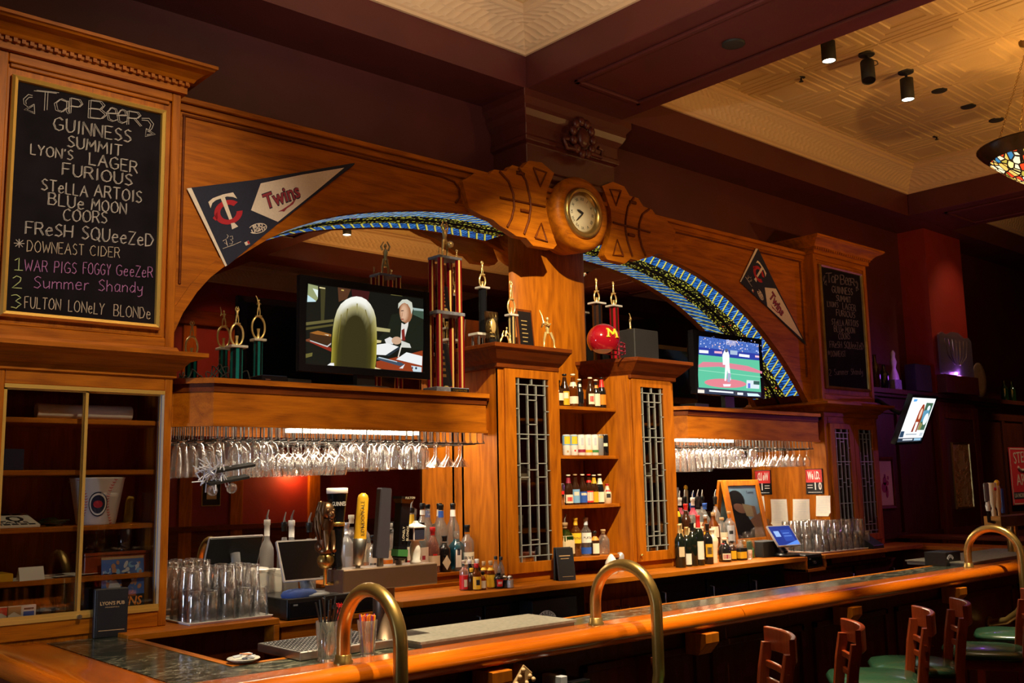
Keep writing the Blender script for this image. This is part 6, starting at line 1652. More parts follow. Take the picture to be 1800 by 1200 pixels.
# ------------------------------------------------------------------ bottles
BPRO = {
 'wine': [(.92,0),(1,.01),(1,.60),(.93,.66),(.60,.73),(.42,.79),(.38,.84),(.37,.955),(.42,.96),(.42,.99),(.36,1)],
 'beer': [(.9,0),(1,.012),(1,.50),(.93,.57),(.62,.70),(.46,.80),(.40,.90),(.40,.955),(.46,.96),(.46,.99),(.38,1)],
 'spirit': [(.92,0),(1,.012),(1,.60),(.95,.65),(.72,.70),(.42,.75),(.36,.80),(.36,.93),(.43,.935),(.43,.99),(.40,1)],
 'tall': [(.92,0),(1,.01),(1,.66),(.9,.71),(.5,.77),(.36,.82),(.34,.93),(.42,.935),(.42,.99),(.38,1)],
 'squat': [(.9,0),(1,.02),(1,.48),(.92,.60),(.6,.72),(.34,.80),(.30,.90),(.38,.905),(.38,.99),(.34,1)],
 'hot': [(.9,0),(1,.02),(1,.55),(.85,.64),(.45,.76),(.38,.84),(.45,.85),(.48,.98),(.40,1)],
 'hour': [(.75,0),(.78,.02),(.74,.2),(.86,.45),(1,.62),(.96,.70),(.6,.78),(.36,.84),(.34,.93),(.42,.935),(.42,.99),(.38,1)],
}
def bottle(px_, pyb, pyt, plane, pro, rr, mat, label, labels=(), cap=('black_plastic', .90), sq=0, pour=False, group=None, name='bottle', liquid=None, ang=None, cat='bottle'):
    """plane: ('z', height) or ('y', depth, height)"""
    if plane[0] == 'z': q = atZ(px_, pyb, plane[1]); x, y, z = q.x, q.y, plane[1]
    else: q = atY(px_, pyb, plane[1]); x, y, z = q.x, plane[1], plane[2]
    h = zat(px_, pyt, x, y)-z
    P = BPRO[pro]
    t = thing(name, label, cat, (x, y, z), group)
    seg = 18 if not sq else 24; rot = radians(20) if sq else 0
    c0 = cap[1]
    prof = [(r*rr, zz*h) for r, zz in P if zz <= c0+.001]
    obj('glass_body', MB().lathe(prof, (x, y, z), seg, sq=sq, rot=0), M[mat], t)
    rc = [r for r, zz in P if zz >= c0]
    cp_ = [(r*rr*1.04+.0006, zz*h) for r, zz in P if zz >= c0]
    if cp_ and cap[0]: obj('cap', MB().lathe([(cp_[0][0], c0*h)]+cp_, (x, y, z), 14), M[cap[0]], t)
    if liquid:
        lf = liquid[1]; lp = [(r*rr*.94, max(.004, zz*h)) for r, zz in P if zz < lf]; obj('liquid', MB().lathe(lp+[(lp[-1][0], lf*h)], (x, y, z), seg, sq=sq), M[liquid[0]], t)
    a0 = ang if ang is not None else atan2(-y, -x)+.35
    def rad_at(f):
        for (r0_, z0_), (r1_, z1_) in zip(P, P[1:]):
            if z0_ <= f <= z1_: return rr*(r0_+(r1_-r0_)*(f-z0_)/max(1e-6, z1_-z0_))
        return rr
    for L_ in labels:
        f0, f1, lm, ha = L_[:4]; m = MB(); rings = []; n = 10
        for f in (f0, f0+(f1-f0)*.33, f0+(f1-f0)*.67, f1):
            rg = []
            for i in range(n+1):
                a = a0-ha+2*ha*i/n; k = 1
                if sq: k = 1/((abs(cos(a))**sq+abs(sin(a))**sq)**(1/sq))
                r = rad_at(f)*k*1.012+.0008; rg.append((x+r*cos(a), y+r*sin(a), z+f*h))
            rings.append(rg)
        m.loft(rings, closed=False); lo = obj('paper_label', m, M[lm], t)
        if len(L_) > 4:
            txt, sz, tm = L_[4:7]; fm = (f0+f1)/2; r = rad_at(fm)*1.02+.001
            cyl_text('lettering', lo, txt, sz, (x, y), r if not sq else r*1.02, z+fm*h, a0, M[tm], fitw=min(ha*1.6*r, .9*r*1.6))
    if pour: obj('pourer', MB().tube([(x, y, z+h), (x, y, z+h+.02), (x+.012, y-.004, z+h+.055)], [.009, .006, .0035], 8), M['steel'], t)
    return t
ST = CM+.08
sp_ = ('y', 4.99, ST); sb_ = ('y', 5.07, ST)
g1 = None
W = .55
bottle(512, 975, 914, ('y', 5.0, CL), 'spirit', .040, 'frosted_bottle', 'frosted white bottle with a pourer behind the near touch screen, farther left', cap=('white_plastic', .80), pour=True)
bottle(543, 975, 918, ('y', 5.0, CL), 'spirit', .040, 'frosted_bottle', 'frosted white bottle with a pourer behind the near touch screen, beside the lion', cap=('black_plastic', .88), pour=True)
bottle(609, 1003, 918, sp_, 'spirit', .038, 'frosted_bottle', 'frosted vodka bottle between the pint-shaped and orange tap handles', [(.10, .42, 'photo_pale', .5)], ('silver_edge', .80))
bottle(640, 1003, 905, sb_, 'spirit', .040, 'clear_bottle', 'clear bottle with cream label just behind the orange tap handle', [(.25, .55, 'ivory', .9)], ('ivory', .86))
bottle(655, 1004, 940, sp_, 'spirit', .038, 'clear_bottle', 'clear bottle with a black and white label left of the grey slab handle', [(.08, .5, 'ivory', .9), (.2, .36, 'ink', .7)], ('black_plastic', .88))
bottle(680, 1003, 912, sp_, 'spirit', .036, 'clear_bottle', 'clear bottle with an orange and white label right of the grey slab handle', [(.1, .30, 'orange', .9), (.30, .46, 'ivory', .9), (.78, .88, 'red', 3.1)], ('white_plastic', .88), pour=True)
bottle(724, 1003, 892, sp_, 'spirit', .042, 'black_bottle', 'dark bottle with a yellow neck and red label behind the navy lantern handle', [(.06, .22, 'red', 1.0), (.22, .42, 'ivory', 1.0), (.74, .90, 'yellow', 3.1)], ('black_plastic', .92), pour=True)
bottle(709, 1003, 920, sb_, 'spirit', .040, 'clear_bottle', 'clear bottle with a yellow label between the black and white tap handles', [(.2, .5, 'ivory', 1.0)], ('white_plastic', .88))
bottle(743, 1000, 884, sb_, 'tall', .040, 'clear_bottle', 'tall clear bottle with a black cap and white neck, third from the mirror edge', [(.83, .90, 'white_paint', 3.1)], ('black_plastic', .91))
bottle(741, 1003, 918, sp_, 'spirit', .042, 'clear_bottle', 'clear vodka bottle with a broad white label, in front', [(.05, .52, 'white_paint', 1.1), (.28, .36, 'maroon_ink', .25)], ('black_plastic', .80))
bottle(752, 1000, 894, sb_, 'squat', .044, 'clear_bottle', 'clear stoppered bottle behind the broad white label bottle', cap=('clear_bottle', .90))
bottle(761, 1003, 926, sp_, 'squat', .044, 'pale_pink_bottle', 'pinkish bottle with a red cap and cream label', [(.16, .38, 'ivory', 1.0), (.38, .42, 'red', .3)], ('red', .82))
bottle(776, 1000, 886, sb_, 'wine', .042, 'clear_bottle', 'clear bottle with blue neck and blue liquid at the back', [(.80, .90, 'blue', 3.1)], ('black_plastic', .91), liquid=('blue_bottle', .34))
m_ = bottle(782, 1003, 941, sp_, 'spirit', .040, 'black_bottle', 'squat black gin bottle with a cream diamond label', cap=('black_plastic', .84))
bottle(797, 1000, 884, sb_, 'wine', .042, 'clear_bottle', 'clear bottle with a white neck and black cap nearest the cabinet, at the back', [(.80, .90, 'white_paint', 3.1)], ('black_plastic', .91), liquid=('red', .22))
bottle(803, 1003, 933, sp_, 'spirit', .040, 'blue_bottle', 'turquoise blue gin bottle with a white label', [(.10, .72, 'white_paint', .45), (.40, .56, 'navy_felt', .25)], ('clear_bottle', .86), sq=5)
bottle(822, 1003, 922, ('y', 4.97, ST), 'spirit', .042, 'clear_bottle', 'clear bottle with cream label touching the cabinet side, behind the hot sauces', [(.14, .40, 'ivory', 1.0, 'RYE', .03, 'ink')], ('black_plastic', .84))
# diamond label of the squat black bottle
q = atY(782, 1003, 4.99); dz = zat(782, 990, q.x, 4.99)
m = MB(); aa = atan2(-4.99, -q.x)+.35; tn = Vector((-sin(aa), cos(aa), 0)); oo = Vector((q.x, 4.99, 0))+Vector((cos(aa), sin(aa), 0))*.0425
for s_ in (0,):
    cz = ST+.058
    m.ngon([tuple(oo+Vector((0, 0, cz-.045))), tuple(oo+tn*.028+Vector((0, 0, cz))-Vector((cos(aa), sin(aa), 0))*.009), tuple(oo+Vector((0, 0, cz+.045))), tuple(oo-tn*.028+Vector((0, 0, cz))-Vector((cos(aa), sin(aa), 0))*.009)])
obj('paper_label', m, M['ivory'], m_)
# hot sauces and shakers on the counter
HS = [(816, 1037, 984, 'spirit', .027, 'clear_bottle', 'red hot sauce bottle at the left of the condiment cluster', [(.05,.50,'red',2.6),(.12,.36,'ivory',.35)], ('ivory',.88), ('red',.5)),
 (829, 1037, 998, 'hot', .024, 'brown_bottle', 'dark soy bottle with a yellow cap in the condiment cluster', [], ('yellow',.82), None),
 (838, 1037, 990, 'hot', .027, 'amber_bottle', 'red capped hot sauce with a yellow label, front of the condiment cluster', [(.05,.52,'yellow',1.2),(.2,.4,'ink',.4)], ('red',.84), ('mustard',.5)),
 (849, 1036, 1004, 'hot', .020, 'amber_bottle', 'smallest hot sauce bottle with a cream diamond label and black cap', [(.1,.5,'ivory',.8)], ('black_plastic',.8), ('orange',.5)),
 (851, 1031, 986, 'hot', .024, 'amber_bottle', 'hot sauce bottle with wooden cap and yellow collar, left of its twin', [(.06,.5,'yellow',1.4),(.66,.76,'yellow',3.1)], ('pale_wood',.83), ('orange',.55)),
 (863, 1034, 985, 'hot', .025, 'amber_bottle', 'hot sauce bottle with wooden cap and yellow collar, right of its twin', [(.06,.5,'yellow',1.4),(.66,.76,'yellow',3.1)], ('pale_wood',.83), ('mustard',.55)),
 (826, 1030, 983, 'hot', .026, 'black_bottle', 'white capped dark sauce bottle at the back left of the condiment cluster', [], ('white_plastic',.84), None),
 (839, 1029, 982, 'hot', .026, 'black_bottle', 'white capped dark sauce bottle at the back middle of the condiment cluster', [], ('white_plastic',.84), None),
 (877, 1034, 1006, 'hour', .030, 'black_bottle', 'squat dark steak sauce bottle with a red and white label', [(.15,.6,'red',.8),(.3,.45,'white_paint',.5)], ('black_plastic',.8), None),
 (872, 1028, 977, 'hot', .022, 'clear_bottle', 'clear cruet with a black pouring cap, at the back of the condiments', [], ('black_plastic',.88), ('brown_bottle',.4)),
 (881, 1028, 978, 'hot', .022, 'clear_bottle', 'clear cruet with a black pouring cap nearest the salt shakers', [], ('black_plastic',.88), ('brown_bottle',.4))]
for (p, yb, yt, pr, rr, mt, lb, ls, cp_, lq) in HS:
    bottle(p, yb, yt, ('z', CM), pr, rr, mt, lb, ls, cp_, group='condiments on the middle counter', liquid=lq, name='sauce_bottle')
for p, l, fill in ((888, 'glass shaker with a steel lid and pepper, left of the salt', 'ink'), (897, 'glass salt shaker with white salt and a steel lid', 'white_paint')):
    q = atZ(p, 1033, CM); t = thing('shaker', l, 'shaker', (q.x, q.y, CM))
    obj('glass_body', MB().lathe([(.018, 0), (.019, .003), (.018, .05), (.013, .056)], (q.x, q.y, CM), 14, sq=4), M['clear_glass'], t)
    obj('contents', MB().lathe([(.0165, .003), (.0165, .045)], (q.x, q.y, CM), 14, sq=4), M[fill], t)
    obj('lid', MB().lathe([(.016, .054), (.017, .058), (.016, .066), (.008, .072)], (q.x, q.y, CM), 14), M['steel'], t)
# open shelves: beers and cans
yS = 4.90
for (p, yt, pr, rr, mt, lb, ls, cp_) in (
 (982, 668, 'squat', .036, 'brown_bottle', 'dark short-necked bottle with a white label at the left of the top shelf', [(.22,.50,'ivory',1.1)], ('black_plastic',.9)),
 (993, 657, 'beer', .033, 'brown_bottle', 'brown beer bottle with a yellow label on the top shelf', [(.05,.46,'mustard',1.1),(.25,.42,'ivory',.5)], ('black_plastic',.93)),
 (1008, 657, 'beer', .034, 'amber_bottle', 'amber beer bottle with a cream slanted label on the top shelf', [(.10,.32,'ivory',1.2),(.62,.75,'ivory',3.1)], ('ivory',.95)),
 (1019, 666, 'beer', .030, 'black_bottle', 'plain dark green-black beer bottle on the top shelf', [(.72,.82,'ivory',.6)], ('ivory',.95)),
 (1038, 663, 'beer', .033, 'brown_bottle', 'brown beer bottle with a round red and white label on the top shelf', [(.12,.46,'ivory',.7),(.2,.38,'red_ink',.45)], ('ivory',.95)),
 (1048, 667, 'beer', .031, 'black_bottle', 'dark beer bottle with a large cream oval label on the top shelf', [(.08,.50,'ivory',.8),(.7,.80,'orange',.8)], ('ivory',.95)),
 (1058, 663, 'beer', .032, 'black_bottle', 'dark beer bottle with red disc label and red neck, right of top shelf', [(.12,.44,'orange',.8),(.68,.92,'red',3.1)], ('black_plastic',.95))):
    bottle(p, 706, yt, ('y', yS-.02, SHZ[0]), pr, rr, mt, lb, ls, cp_, group='beer bottles on the top open shelf', name='beer_bottle')
def can(px_, pyb, pyt, y, z, label, cols, rr=.029, group=None):
    q = atY(px_, pyb, y); x = q.x; h = zat(px_, pyt, x, y)-z
    t = thing('drink_can', label, 'can', (x, y, z), group)
    obj('can_body', MB().lathe([(rr*.82, 0), (rr, .008), (rr, h-.012), (rr*.86, h)], (x, y, z), 18), M[cols[0]], t)
    for f0, f1, mt, ha in cols[1:]:
        m = MB(); a0 = atan2(-y, -x)+.3; m.loft([[(x+(rr+.0007)*cos(a0-ha+2*ha*i/10), y+(rr+.0007)*sin(a0-ha+2*ha*i/10), z+f*h) for i in range(11)] for f in (f0, (f0+f1)/2, f1)], closed=False); obj('print', m, M[mt], t)
    obj('lid', MB().lathe([(rr*.86, h-.001), (rr*.84, h+.002), (rr*.78, h+.001), (.001, h+.001)], (x, y, z), 16), M['silver_edge'], t)
gc = 'cans on the second open shelf'
for p, l, c in ((996, 'white can with a yellow sun on blue, leftmost on the can shelf', ('white_paint', (.5,.96,'light_blue',1.5), (.55,.92,'yellow',.75), (.15,.25,'kraft',.2))), (1009, 'white can with yellow sun and red mark, second on the can shelf', ('white_paint', (.5,.96,'light_blue',1.5), (.55,.92,'yellow',.75), (.2,.28,'red',.2))),
 (1022, 'slim white can with a magenta band', ('white_paint', (.16,.30,'maroon_ink',1.2), (.5,.85,'photo_pale',.3))), (1034, 'slim white can with a yellow band', ('white_paint', (.16,.28,'mustard',1.2), (.5,.85,'photo_pale',.3))), (1045, 'slim white can with a green band', ('white_paint', (.16,.28,'green',1.2), (.5,.85,'photo_pale',.3))), (1054, 'grey can with an orange top', ('grey_plastic', (.84,.94,'mustard',3.1))), (1063, 'black can at the right end of the can shelf', ('black_gloss', (.45,.6,'ivory',.5)))):
    can(p, 792, 764, yS-.03, SHZ[1], l, c, group=gc)
can(986, 884, 850, yS-.02, SHZ[2], 'silver tall can at the left of the third shelf', ('silver_plastic', (.5,.66,'red',.7)))
for (p, yt, rr, mt, lb, ls, cp_) in (
 (1000, 834, .030, 'brown_bottle', 'brown beer bottle with a red and white label, first beside the silver can', [(.06,.34,'ivory',1.0),(.12,.26,'red',.6),(.72,.9,'maroon_ink',3.1)], ('ivory',.95)),
 (1012, 833, .030, 'brown_bottle', 'brown beer bottle with a pale blue label on the third shelf', [(.06,.5,'light_blue',1.0),(.3,.42,'ivory',.6)], ('kraft',.95)),
 (1025, 833, .030, 'brown_bottle', 'brown beer bottle with a deep blue label on the third shelf', [(.06,.42,'blue',1.1),(.3,.38,'ivory',.7)], ('ivory',.95)),
 (1036, 833, .030, 'brown_bottle', 'brown beer bottle with a red bordered white label on the third shelf', [(.06,.44,'red',1.1),(.11,.40,'ivory',.8),(.72,.8,'red',3.1)], ('red',.95)),
 (1045, 834, .030, 'brown_bottle', 'brown beer bottle with a yellow neck label on the third shelf', [(.06,.42,'mustard',.9),(.7,.9,'mustard',3.1)], ('ivory',.95)),
 (1055, 833, .030, 'black_bottle', 'dark beer bottle with a large white round label on the third shelf', [(.06,.40,'ivory',1.0),(.66,.86,'ivory',1.2)], ('ivory',.95)),
 (1068, 850, .030, 'cream_bottle', 'squat white bottle with red and black marks at the right of the third shelf', [(.3,.5,'ink',.5),(.6,.7,'red',.8)], ('red',.9))):
    bottle(p, 884, yt, ('y', yS-.03, SHZ[2]), 'beer', rr, mt, lb, ls, cp_, group='beer bottles on the third open shelf', name='beer_bottle')
zq = SHZ[3]
bottle(994, 971, 918, ('y', 4.84, zq), 'squat', .050, 'green_bottle', 'square shouldered bottle with a broad tan label on the lowest open shelf', [(.10,.62,'parchment',1.2)], ('kraft',.84), sq=5, pour=True)
bottle(1013, 972, 909, ('y', 4.83, zq), 'spirit', .036, 'amber_bottle', 'tequila bottle with a yellow arched label on the lowest open shelf', [(.34,.60,'yellow',1.2,'GOLD',.02,'ink')], ('mustard',.80), liquid=('brown_bottle', .34))
bottle(1031, 972, 909, ('y', 4.83, zq), 'spirit', .036, 'clear_bottle', 'tequila bottle with a white arched label and blue foot on the lowest open shelf', [(.34,.60,'white_paint',1.2,'PLATA',.02,'ink'), (.05,.22,'blue',1.4)], ('photo_pale',.80))
bottle(1046, 971, 933, ('y', 4.80, zq), 'squat', .034, 'brown_bottle', 'small dark round bottle with a cream oval label on the lowest open shelf', [(.08,.5,'ivory',.7),(.62,.78,'orange',1.2)], ('black_plastic',.9))
bottle(1061, 971, 930, ('y', 4.82, zq), 'squat', .044, 'clear_bottle', 'clear flask shaped bottle with a cork at the right of the lowest open shelf', [], ('kraft',.84))
# contents of the leaded cabinets
for c, (fx0, lab) in enumerate(((lambda u: 4.16+.34*u, 'left'), (lambda u: 5.40+.34*u, 'right'))):
    n = 0
    for zi, us in ((1.42, (.25, .7)), (1.72, (.15, .5, .85)), (2.13, (.2, .6)), (1.17, (.3, .75))):
        for u in us:
            n += 1; x = fx0(u); h_ = (.16, .22, .19, .24, .14, .20, .18, .15, .17)[n-1]; mt = ('clear_bottle', 'brown_bottle', 'green_bottle', 'amber_bottle', 'clear_bottle', 'brown_bottle', 'green_bottle', 'clear_bottle', 'brown_bottle')[n-1]
            t = thing('bottle', '%s bottle behind the leaded glass of the %s cabinet' % (('clear', 'brown', 'green', 'amber')[('clear_bottle', 'brown_bottle', 'green_bottle', 'amber_bottle').index(mt)], lab), 'bottle', (x, 4.92, zi), '%s bottles inside the %s leaded cabinet' % (mt.split('_')[0], lab))
            obj('glass_body', MB().lathe([(r*.036, zz*h_) for r, zz in BPRO['spirit']], (x, 4.92, zi), 14), M[mt], t)
            m = MB(); m.loft([[(x+.0372*cos(radians(-160)+2*i/6), 4.92+.0372*sin(radians(-160)+2*i/6), zi+f*h_) for i in range(7)] for f in (.12, .42)], closed=False); obj('paper_label', m, M['ivory' if n % 2 else 'parchment'], t)
# right bay: front row on the counter
cz = ('z', CM)
bottle(1197, 997, 921, cz, 'wine', .038, 'wine_bottle', 'wine bottle with a yellow label touching the right leaded cabinet', [(.25,.48,'parchment',.55)], ('gold_plastic',.80))
bottle(1209, 995, 926, cz, 'wine', .036, 'wine_bottle', 'wine bottle with a low white label, second from the leaded cabinet', [(.05,.33,'paper',.6)], ('gold_plastic',.80))
bottle(1219, 994, 918, cz, 'wine', .037, 'wine_bottle', 'plain dark wine bottle between two white labelled ones', [], ('black_plastic',.80))
bottle(1230, 993, 905, cz, 'wine', .038, 'wine_bottle', 'wine bottle with a tall white label and red capsule', [(.12,.48,'paper',.8)], ('red',.75))
bottle(1246, 991, 920, cz, 'spirit', .036, 'black_bottle', 'dark cream liqueur bottle with a gold swirl label', [(.18,.5,'mustard',.8),(.25,.42,'ink',.5)], ('black_plastic',.82))
bottle(1254, 989, 929, cz, 'hour', .044, 'cream_bottle', 'cream coloured shapely bottle in the front row', [], ('ivory',.86))
bottle(1275, 987, 945, cz, 'squat', .048, 'black_bottle', 'dark round liqueur bottle with a red ribbon and bordered label', [(.10,.36,'ivory',.7),(.14,.32,'maroon_ink',.6)], ('ivory',.9))
q = atZ(1275, 987, CM); aa = atan2(-q.y, -q.x)
obj('red_ribbon', MB().tube([(q.x+.022*cos(aa+i*.5), q.y+.022*sin(aa+i*.5), CM+.13-.002*i) for i in range(-3, 4)]+[(q.x+.046*cos(aa+.9), q.y+.046*sin(aa+.9), CM+.08)], .004, 5), M['red'], [o for o in D.objects if o.get('label', '').startswith('dark round liqueur')][0])
bottle(1288, 985, 950, cz, 'squat', .036, 'brown_bottle', 'small dark bottle with an ochre label in the front row', [(.1,.5,'mustard',.6)], ('black_plastic',.88))
bottle(1302, 984, 948, cz, 'squat', .044, 'black_bottle', 'black square bottle with a gold curled label in the front row', [(.1,.42,'mustard',1.0)], ('clear_bottle',.62), sq=6)
q = atZ(1317, 983, CM); obj('shot_glass', MB().lathe([(.001, .004), (.022, .004), (.022, 0), (.024, .0), (.028, .072), (.0265, .072), (.021, .012), (.001, .012)], (q.x, q.y, CM), 18, caps=False), M['pint_glass'], label='small empty rocks glass at the right end of the bottles', cat='glass')
s2, s3 = ('y', 4.985, ST), ('y', 5.075, ST)
for (p, yt, pl, pr, rr, mt, lb, ls, cp_, kw) in (
 (1192, 871, s2, 'wine', .040, 'wine_bottle', 'tall dark bottle with tan label, back row against the leaded cabinet', [(.28,.5,'parchment',.9),(.62,.72,'mustard',.6)], ('black_plastic',.84), {}),
 (1209, 885, s2, 'wine', .040, 'brown_bottle', 'brown whiskey bottle with a red cap, back row', [(.2,.48,'parchment',.8)], ('red',.86), {}),
 (1190, 925, ('z', CM+.001), 'spirit', .001, 'clear_bottle', None, [], ('ivory',.9), {}),
 (1222, 874, s3, 'spirit', .040, 'clear_bottle', 'clear bottle with a brown neck and white pourer cap, back row', [(.66,.80,'maroon_ink',3.1),(.15,.5,'ivory',.9)], ('white_plastic',.84), {'pour': True}),
 (1231, 872, s3, 'spirit', .038, 'clear_bottle', 'clear bottle with a black neck and steel pourer, back row', [(.2,.5,'ivory',.8)], ('black_plastic',.78), {'pour': True}),
 (1243, 884, s3, 'spirit', .042, 'clear_bottle', 'clear bottle with a blue cap, back row', [(.2,.5,'photo_pale',.8)], ('blue',.86), {}),
 (1262, 872, s3, 'spirit', .038, 'clear_bottle', 'clear bottle with steel pourer beside the framed poster, back row', [(.2,.45,'paper',.8)], ('black_plastic',.84), {'pour': True}),
 (1243, 905, s2, 'squat', .044, 'amber_bottle', 'round amber bottle with a bare neck in the middle row', [(.2,.5,'mustard',.7)], ('silver_edge',.9), {}),
 (1257, 900, s2, 'squat', .042, 'amber_bottle', 'square amber bottle with a cream label in the middle row', [(.3,.6,'ivory',.8)], ('kraft',.9), {'sq': 5}),
 (1272, 909, s2, 'squat', .046, 'clear_bottle', 'clear bottle with a red cross label in the middle row', [(.1,.5,'ivory',.9),(.27,.33,'red',.9)], ('kraft',.9), {}),
 (1285, 898, s2, 'spirit', .040, 'clear_bottle', 'clear square silver-labelled bottle leaning before the poster', [(.15,.6,'photo_pale',.8),(.35,.45,'ink',.4)], ('kraft',.92), {'sq': 6}),
 (1200, 930, ('y', 4.90, CM+.022), 'wine', .034, 'wine_bottle', 'dark bottle with a wide gold capsule behind the first wine bottles', [], ('gold_plastic',.74), {}),
 (1222, 927, ('y', 4.90, CM+.022), 'wine', .034, 'brown_bottle', 'brown bottle with a tan label behind the red capsule wine', [(.3,.55,'parchment',.8)], ('black_plastic',.8), {}),
 (1236, 925, ('y', 4.90, CM+.022), 'spirit', .034, 'amber_bottle', 'amber bottle with white and gold label behind the cream liqueur', [(.3,.55,'mustard',.8),(.6,.7,'white_paint',.8)], ('ivory',.86), {})):
    if lb: bottle(p, 985, yt, pl, pr, rr, mt, lb, ls, cp_, group=None, **kw)

# ------------------------------------------------------------------ right bay: poster, notices, till
a, b = atY(1275, 842.5, 5.085), atY(1340, 842.5, 5.085); zt0 = a.z; zb0 = atY(1292, 951, 5.02).z
x0, x1 = a.x, b.x-.02; z0 = ST
t = thing('framed_poster', 'oak framed beer poster of a dark curly-haired drinker leaning behind the bottles', 'picture', ((x0+x1)/2, 5.02, z0))
Hh = hypot(zt0-z0, .075); R = Matrix.Translation((x0, 5.01, z0)) @ Matrix.Rotation(radians(-11), 4, 'X'); w_ = x1-x0
m = MB(); m.M = R
for (p, q_, r_, s_) in ((0, .055, 0, Hh), (w_-.055, w_, 0, Hh), (.055, w_-.055, 0, .05), (.055, w_-.055, Hh-.05, Hh)): m.box(p, q_, 0, .03, r_, s_)
obj('frame', m, M['oak_z'], t, .003)
def pp(pts, mat, d, nm='print'):
    m = MB(); m.M = R; m.ngon([(.055+(w_-.11)*u, .012-d, .05+(Hh-.10)*v) for u, v in pts]); return obj(nm, m, M[mat], t)
pp([(0,0),(1,0),(1,1),(0,1)], 'sky_print', 0); pp([(0,0),(1,0),(1,.48),(.45,.30),(.3,.05)], 'sand_print', .0006)
pp([(0,0),(.62,0),(.68,.2),(.5,.45),(.42,.6),(.0,.62)], 'black_matte', .0012)
pp(el(.22,.72,.30,.20,18), 'black_matte', .0018); pp(el(.30,.57,.22,.09,14,0,-.2), 'skin_print', .0024); pp([(.40,.66),(.82,.60),(.84,.38),(.48,.42)], 'parchment', .003); pp([(.72,.61),(.84,.60),(.86,.36),(.74,.38)], 'sand_print', .0036)
m = MB(); m.M = R
add_text(m, 'Tommy', .035, Matrix.Translation((w_*.70, .007, Hh*.80)) @ Matrix.Rotation(radians(90), 4, 'X')); obj('lettering', m, M['ink'], t)
m = MB(); m.M = R; m.box(.05, w_-.05, .004, .006, .045, Hh-.045); obj('glass_pane', m, M['pane_glass'], t)
XS = 7.87
def side_pts(p): q = atX(p[0], p[1], XS); return q
a, b = side_pts((1416, 824)), side_pts((1449, 868)); y0_, y1_ = b.y, a.y; z1_, z0_ = a.z, b.z
t = thing('age_sign', 'black and red age check sign with white numerals on the right cabinet side', 'sign', (XS, (y0_+y1_)/2, z0_))
obj('board', MB().box(XS-.012, XS, y0_, y1_, z0_, z1_), M['black_plastic'], t, .002)
dy, dzz = y1_-y0_, z1_-z0_
obj('red_panel', MB().box(XS-.0135, XS-.012, y0_+.03*dy, y1_-.03*dy, z0_+.46*dzz, z1_-.03*dzz), M['red_ink'], t)
m = MB()
ff = lambda yy, zz, d=.014: fr((XS-d, yy, zz), (0, -1, 0), (-1, 0, 0))
add_text(m, 'We I.D.', .095, ff((y0_+y1_)/2, z0_+.72*dzz), fitw=dy*.72, bold=.003)
add_text(m, '1 0', .085, ff(y0_+.30*dy, z0_+.30*dzz), fitw=dy*.40, bold=.003)
for i in range(2): m.box(XS-.0138, XS-.0125, y0_+.60*dy, y0_+.9*dy, z0_+(.34-.10*i)*dzz, z0_+(.37-.10*i)*dzz)
for i in range(9): m.box(XS-.0138, XS-.0125, y0_+(.08+.09*i)*dy, y0_+(.14+.09*i)*dy, z0_+.06*dzz, z0_+.085*dzz)
obj('lettering', m, M['white_plastic'], t)
for (pa, pb, l, rows) in (((1393, 877), (1426, 926), 'white ruled paper sheet taped to the right cabinet side, nearer the mirror', 14), ((1434, 871), (1462, 907), 'cream paper note taped under the age check sign', 10)):
    a, b = side_pts(pa), side_pts(pb); yy0, yy1, zz0, zz1 = b.y, a.y, b.z, a.z
    t = thing('paper_notice', l, 'paper', (XS, (yy0+yy1)/2, zz0))
    P_ = []
    for i in range(7):
        f = i/6; P_.append([(XS-.002-.010*f*f, yy0+(yy1-yy0)*j/5+.004*sin(3*f+j), zz1-(zz1-zz0)*f) for j in range(6)])
    P_[-1][0] = (XS-.025, yy0+.005, zz0+.025)
    obj('sheet', MB().loft(P_, closed=False), M['paper'], t)
    m = MB()
    for i in range(rows):
        z_ = zz1-(zz1-zz0)*(.1+.8*i/rows); f = (zz1-z_)/(zz1-zz0); m.box(XS-.0045-.010*f*f, XS-.0035-.010*f*f, yy0+.2*(yy1-yy0), yy1-.12*(yy1-yy0), z_, z_+.0022)
    obj('ruled_lines', m, M['photo_pale'], t)
# right till
q = atZ(1343, 980, CM); q2 = atZ(1381, 977, CM)
obj('black_box', MB().box(q.x, q2.x, q.y, q.y+.16, CM, zat(1343, 952, q.x, q.y)), M['black_matte'], bevel=.004, label='black box on the counter in front of the blue till screen', cat='box')
t = thing('jar', 'clear plastic jar with green garnish left of the black box', 'jar', (q.x-.07, q.y+.10, CM)); obj('jar_body', MB().lathe([(.055, 0), (.06, .01), (.06, .13), (.05, .14)], (q.x-.07, q.y+.10, CM), 18, caps=False), M['clear_glass'], t); obj('contents', MB().lathe([(.05, .003), (.05, .06)], (q.x-.07, q.y+.10, CM), 16), M['green'], t)
def till(x0, x1, y0, y1, z0, h, label):
    t = thing('cash_drawer', label, 'cash drawer', ((x0+x1)/2, (y0+y1)/2, z0))
    obj('case', MB().box(x0, x1, y0+.01, y1, z0, z0+h), M['black_plastic'], t, .004); obj('drawer', MB().box(x0+.008, x1-.008, y0, y0+.012, z0+.008, z0+h-.018), M['black_gloss'], t, .003)
    obj('lock', MB().tube([((x0*.55+x1*.45), y0, z0+h*.42), ((x0*.55+x1*.45), y0-.012, z0+h*.42)], .011, 10), M['steel'], t)
    obj('label_plate', MB().box(x0+.03, x0+.055, y0-.001, y0, z0+h*.66, z0+h*.74), M['grey_plastic'], t)
till(7.035, 7.265, YCM+.01, YCM+.40, 1.011, .105, 'black cash drawer sunk in the counter under the blue till screen')
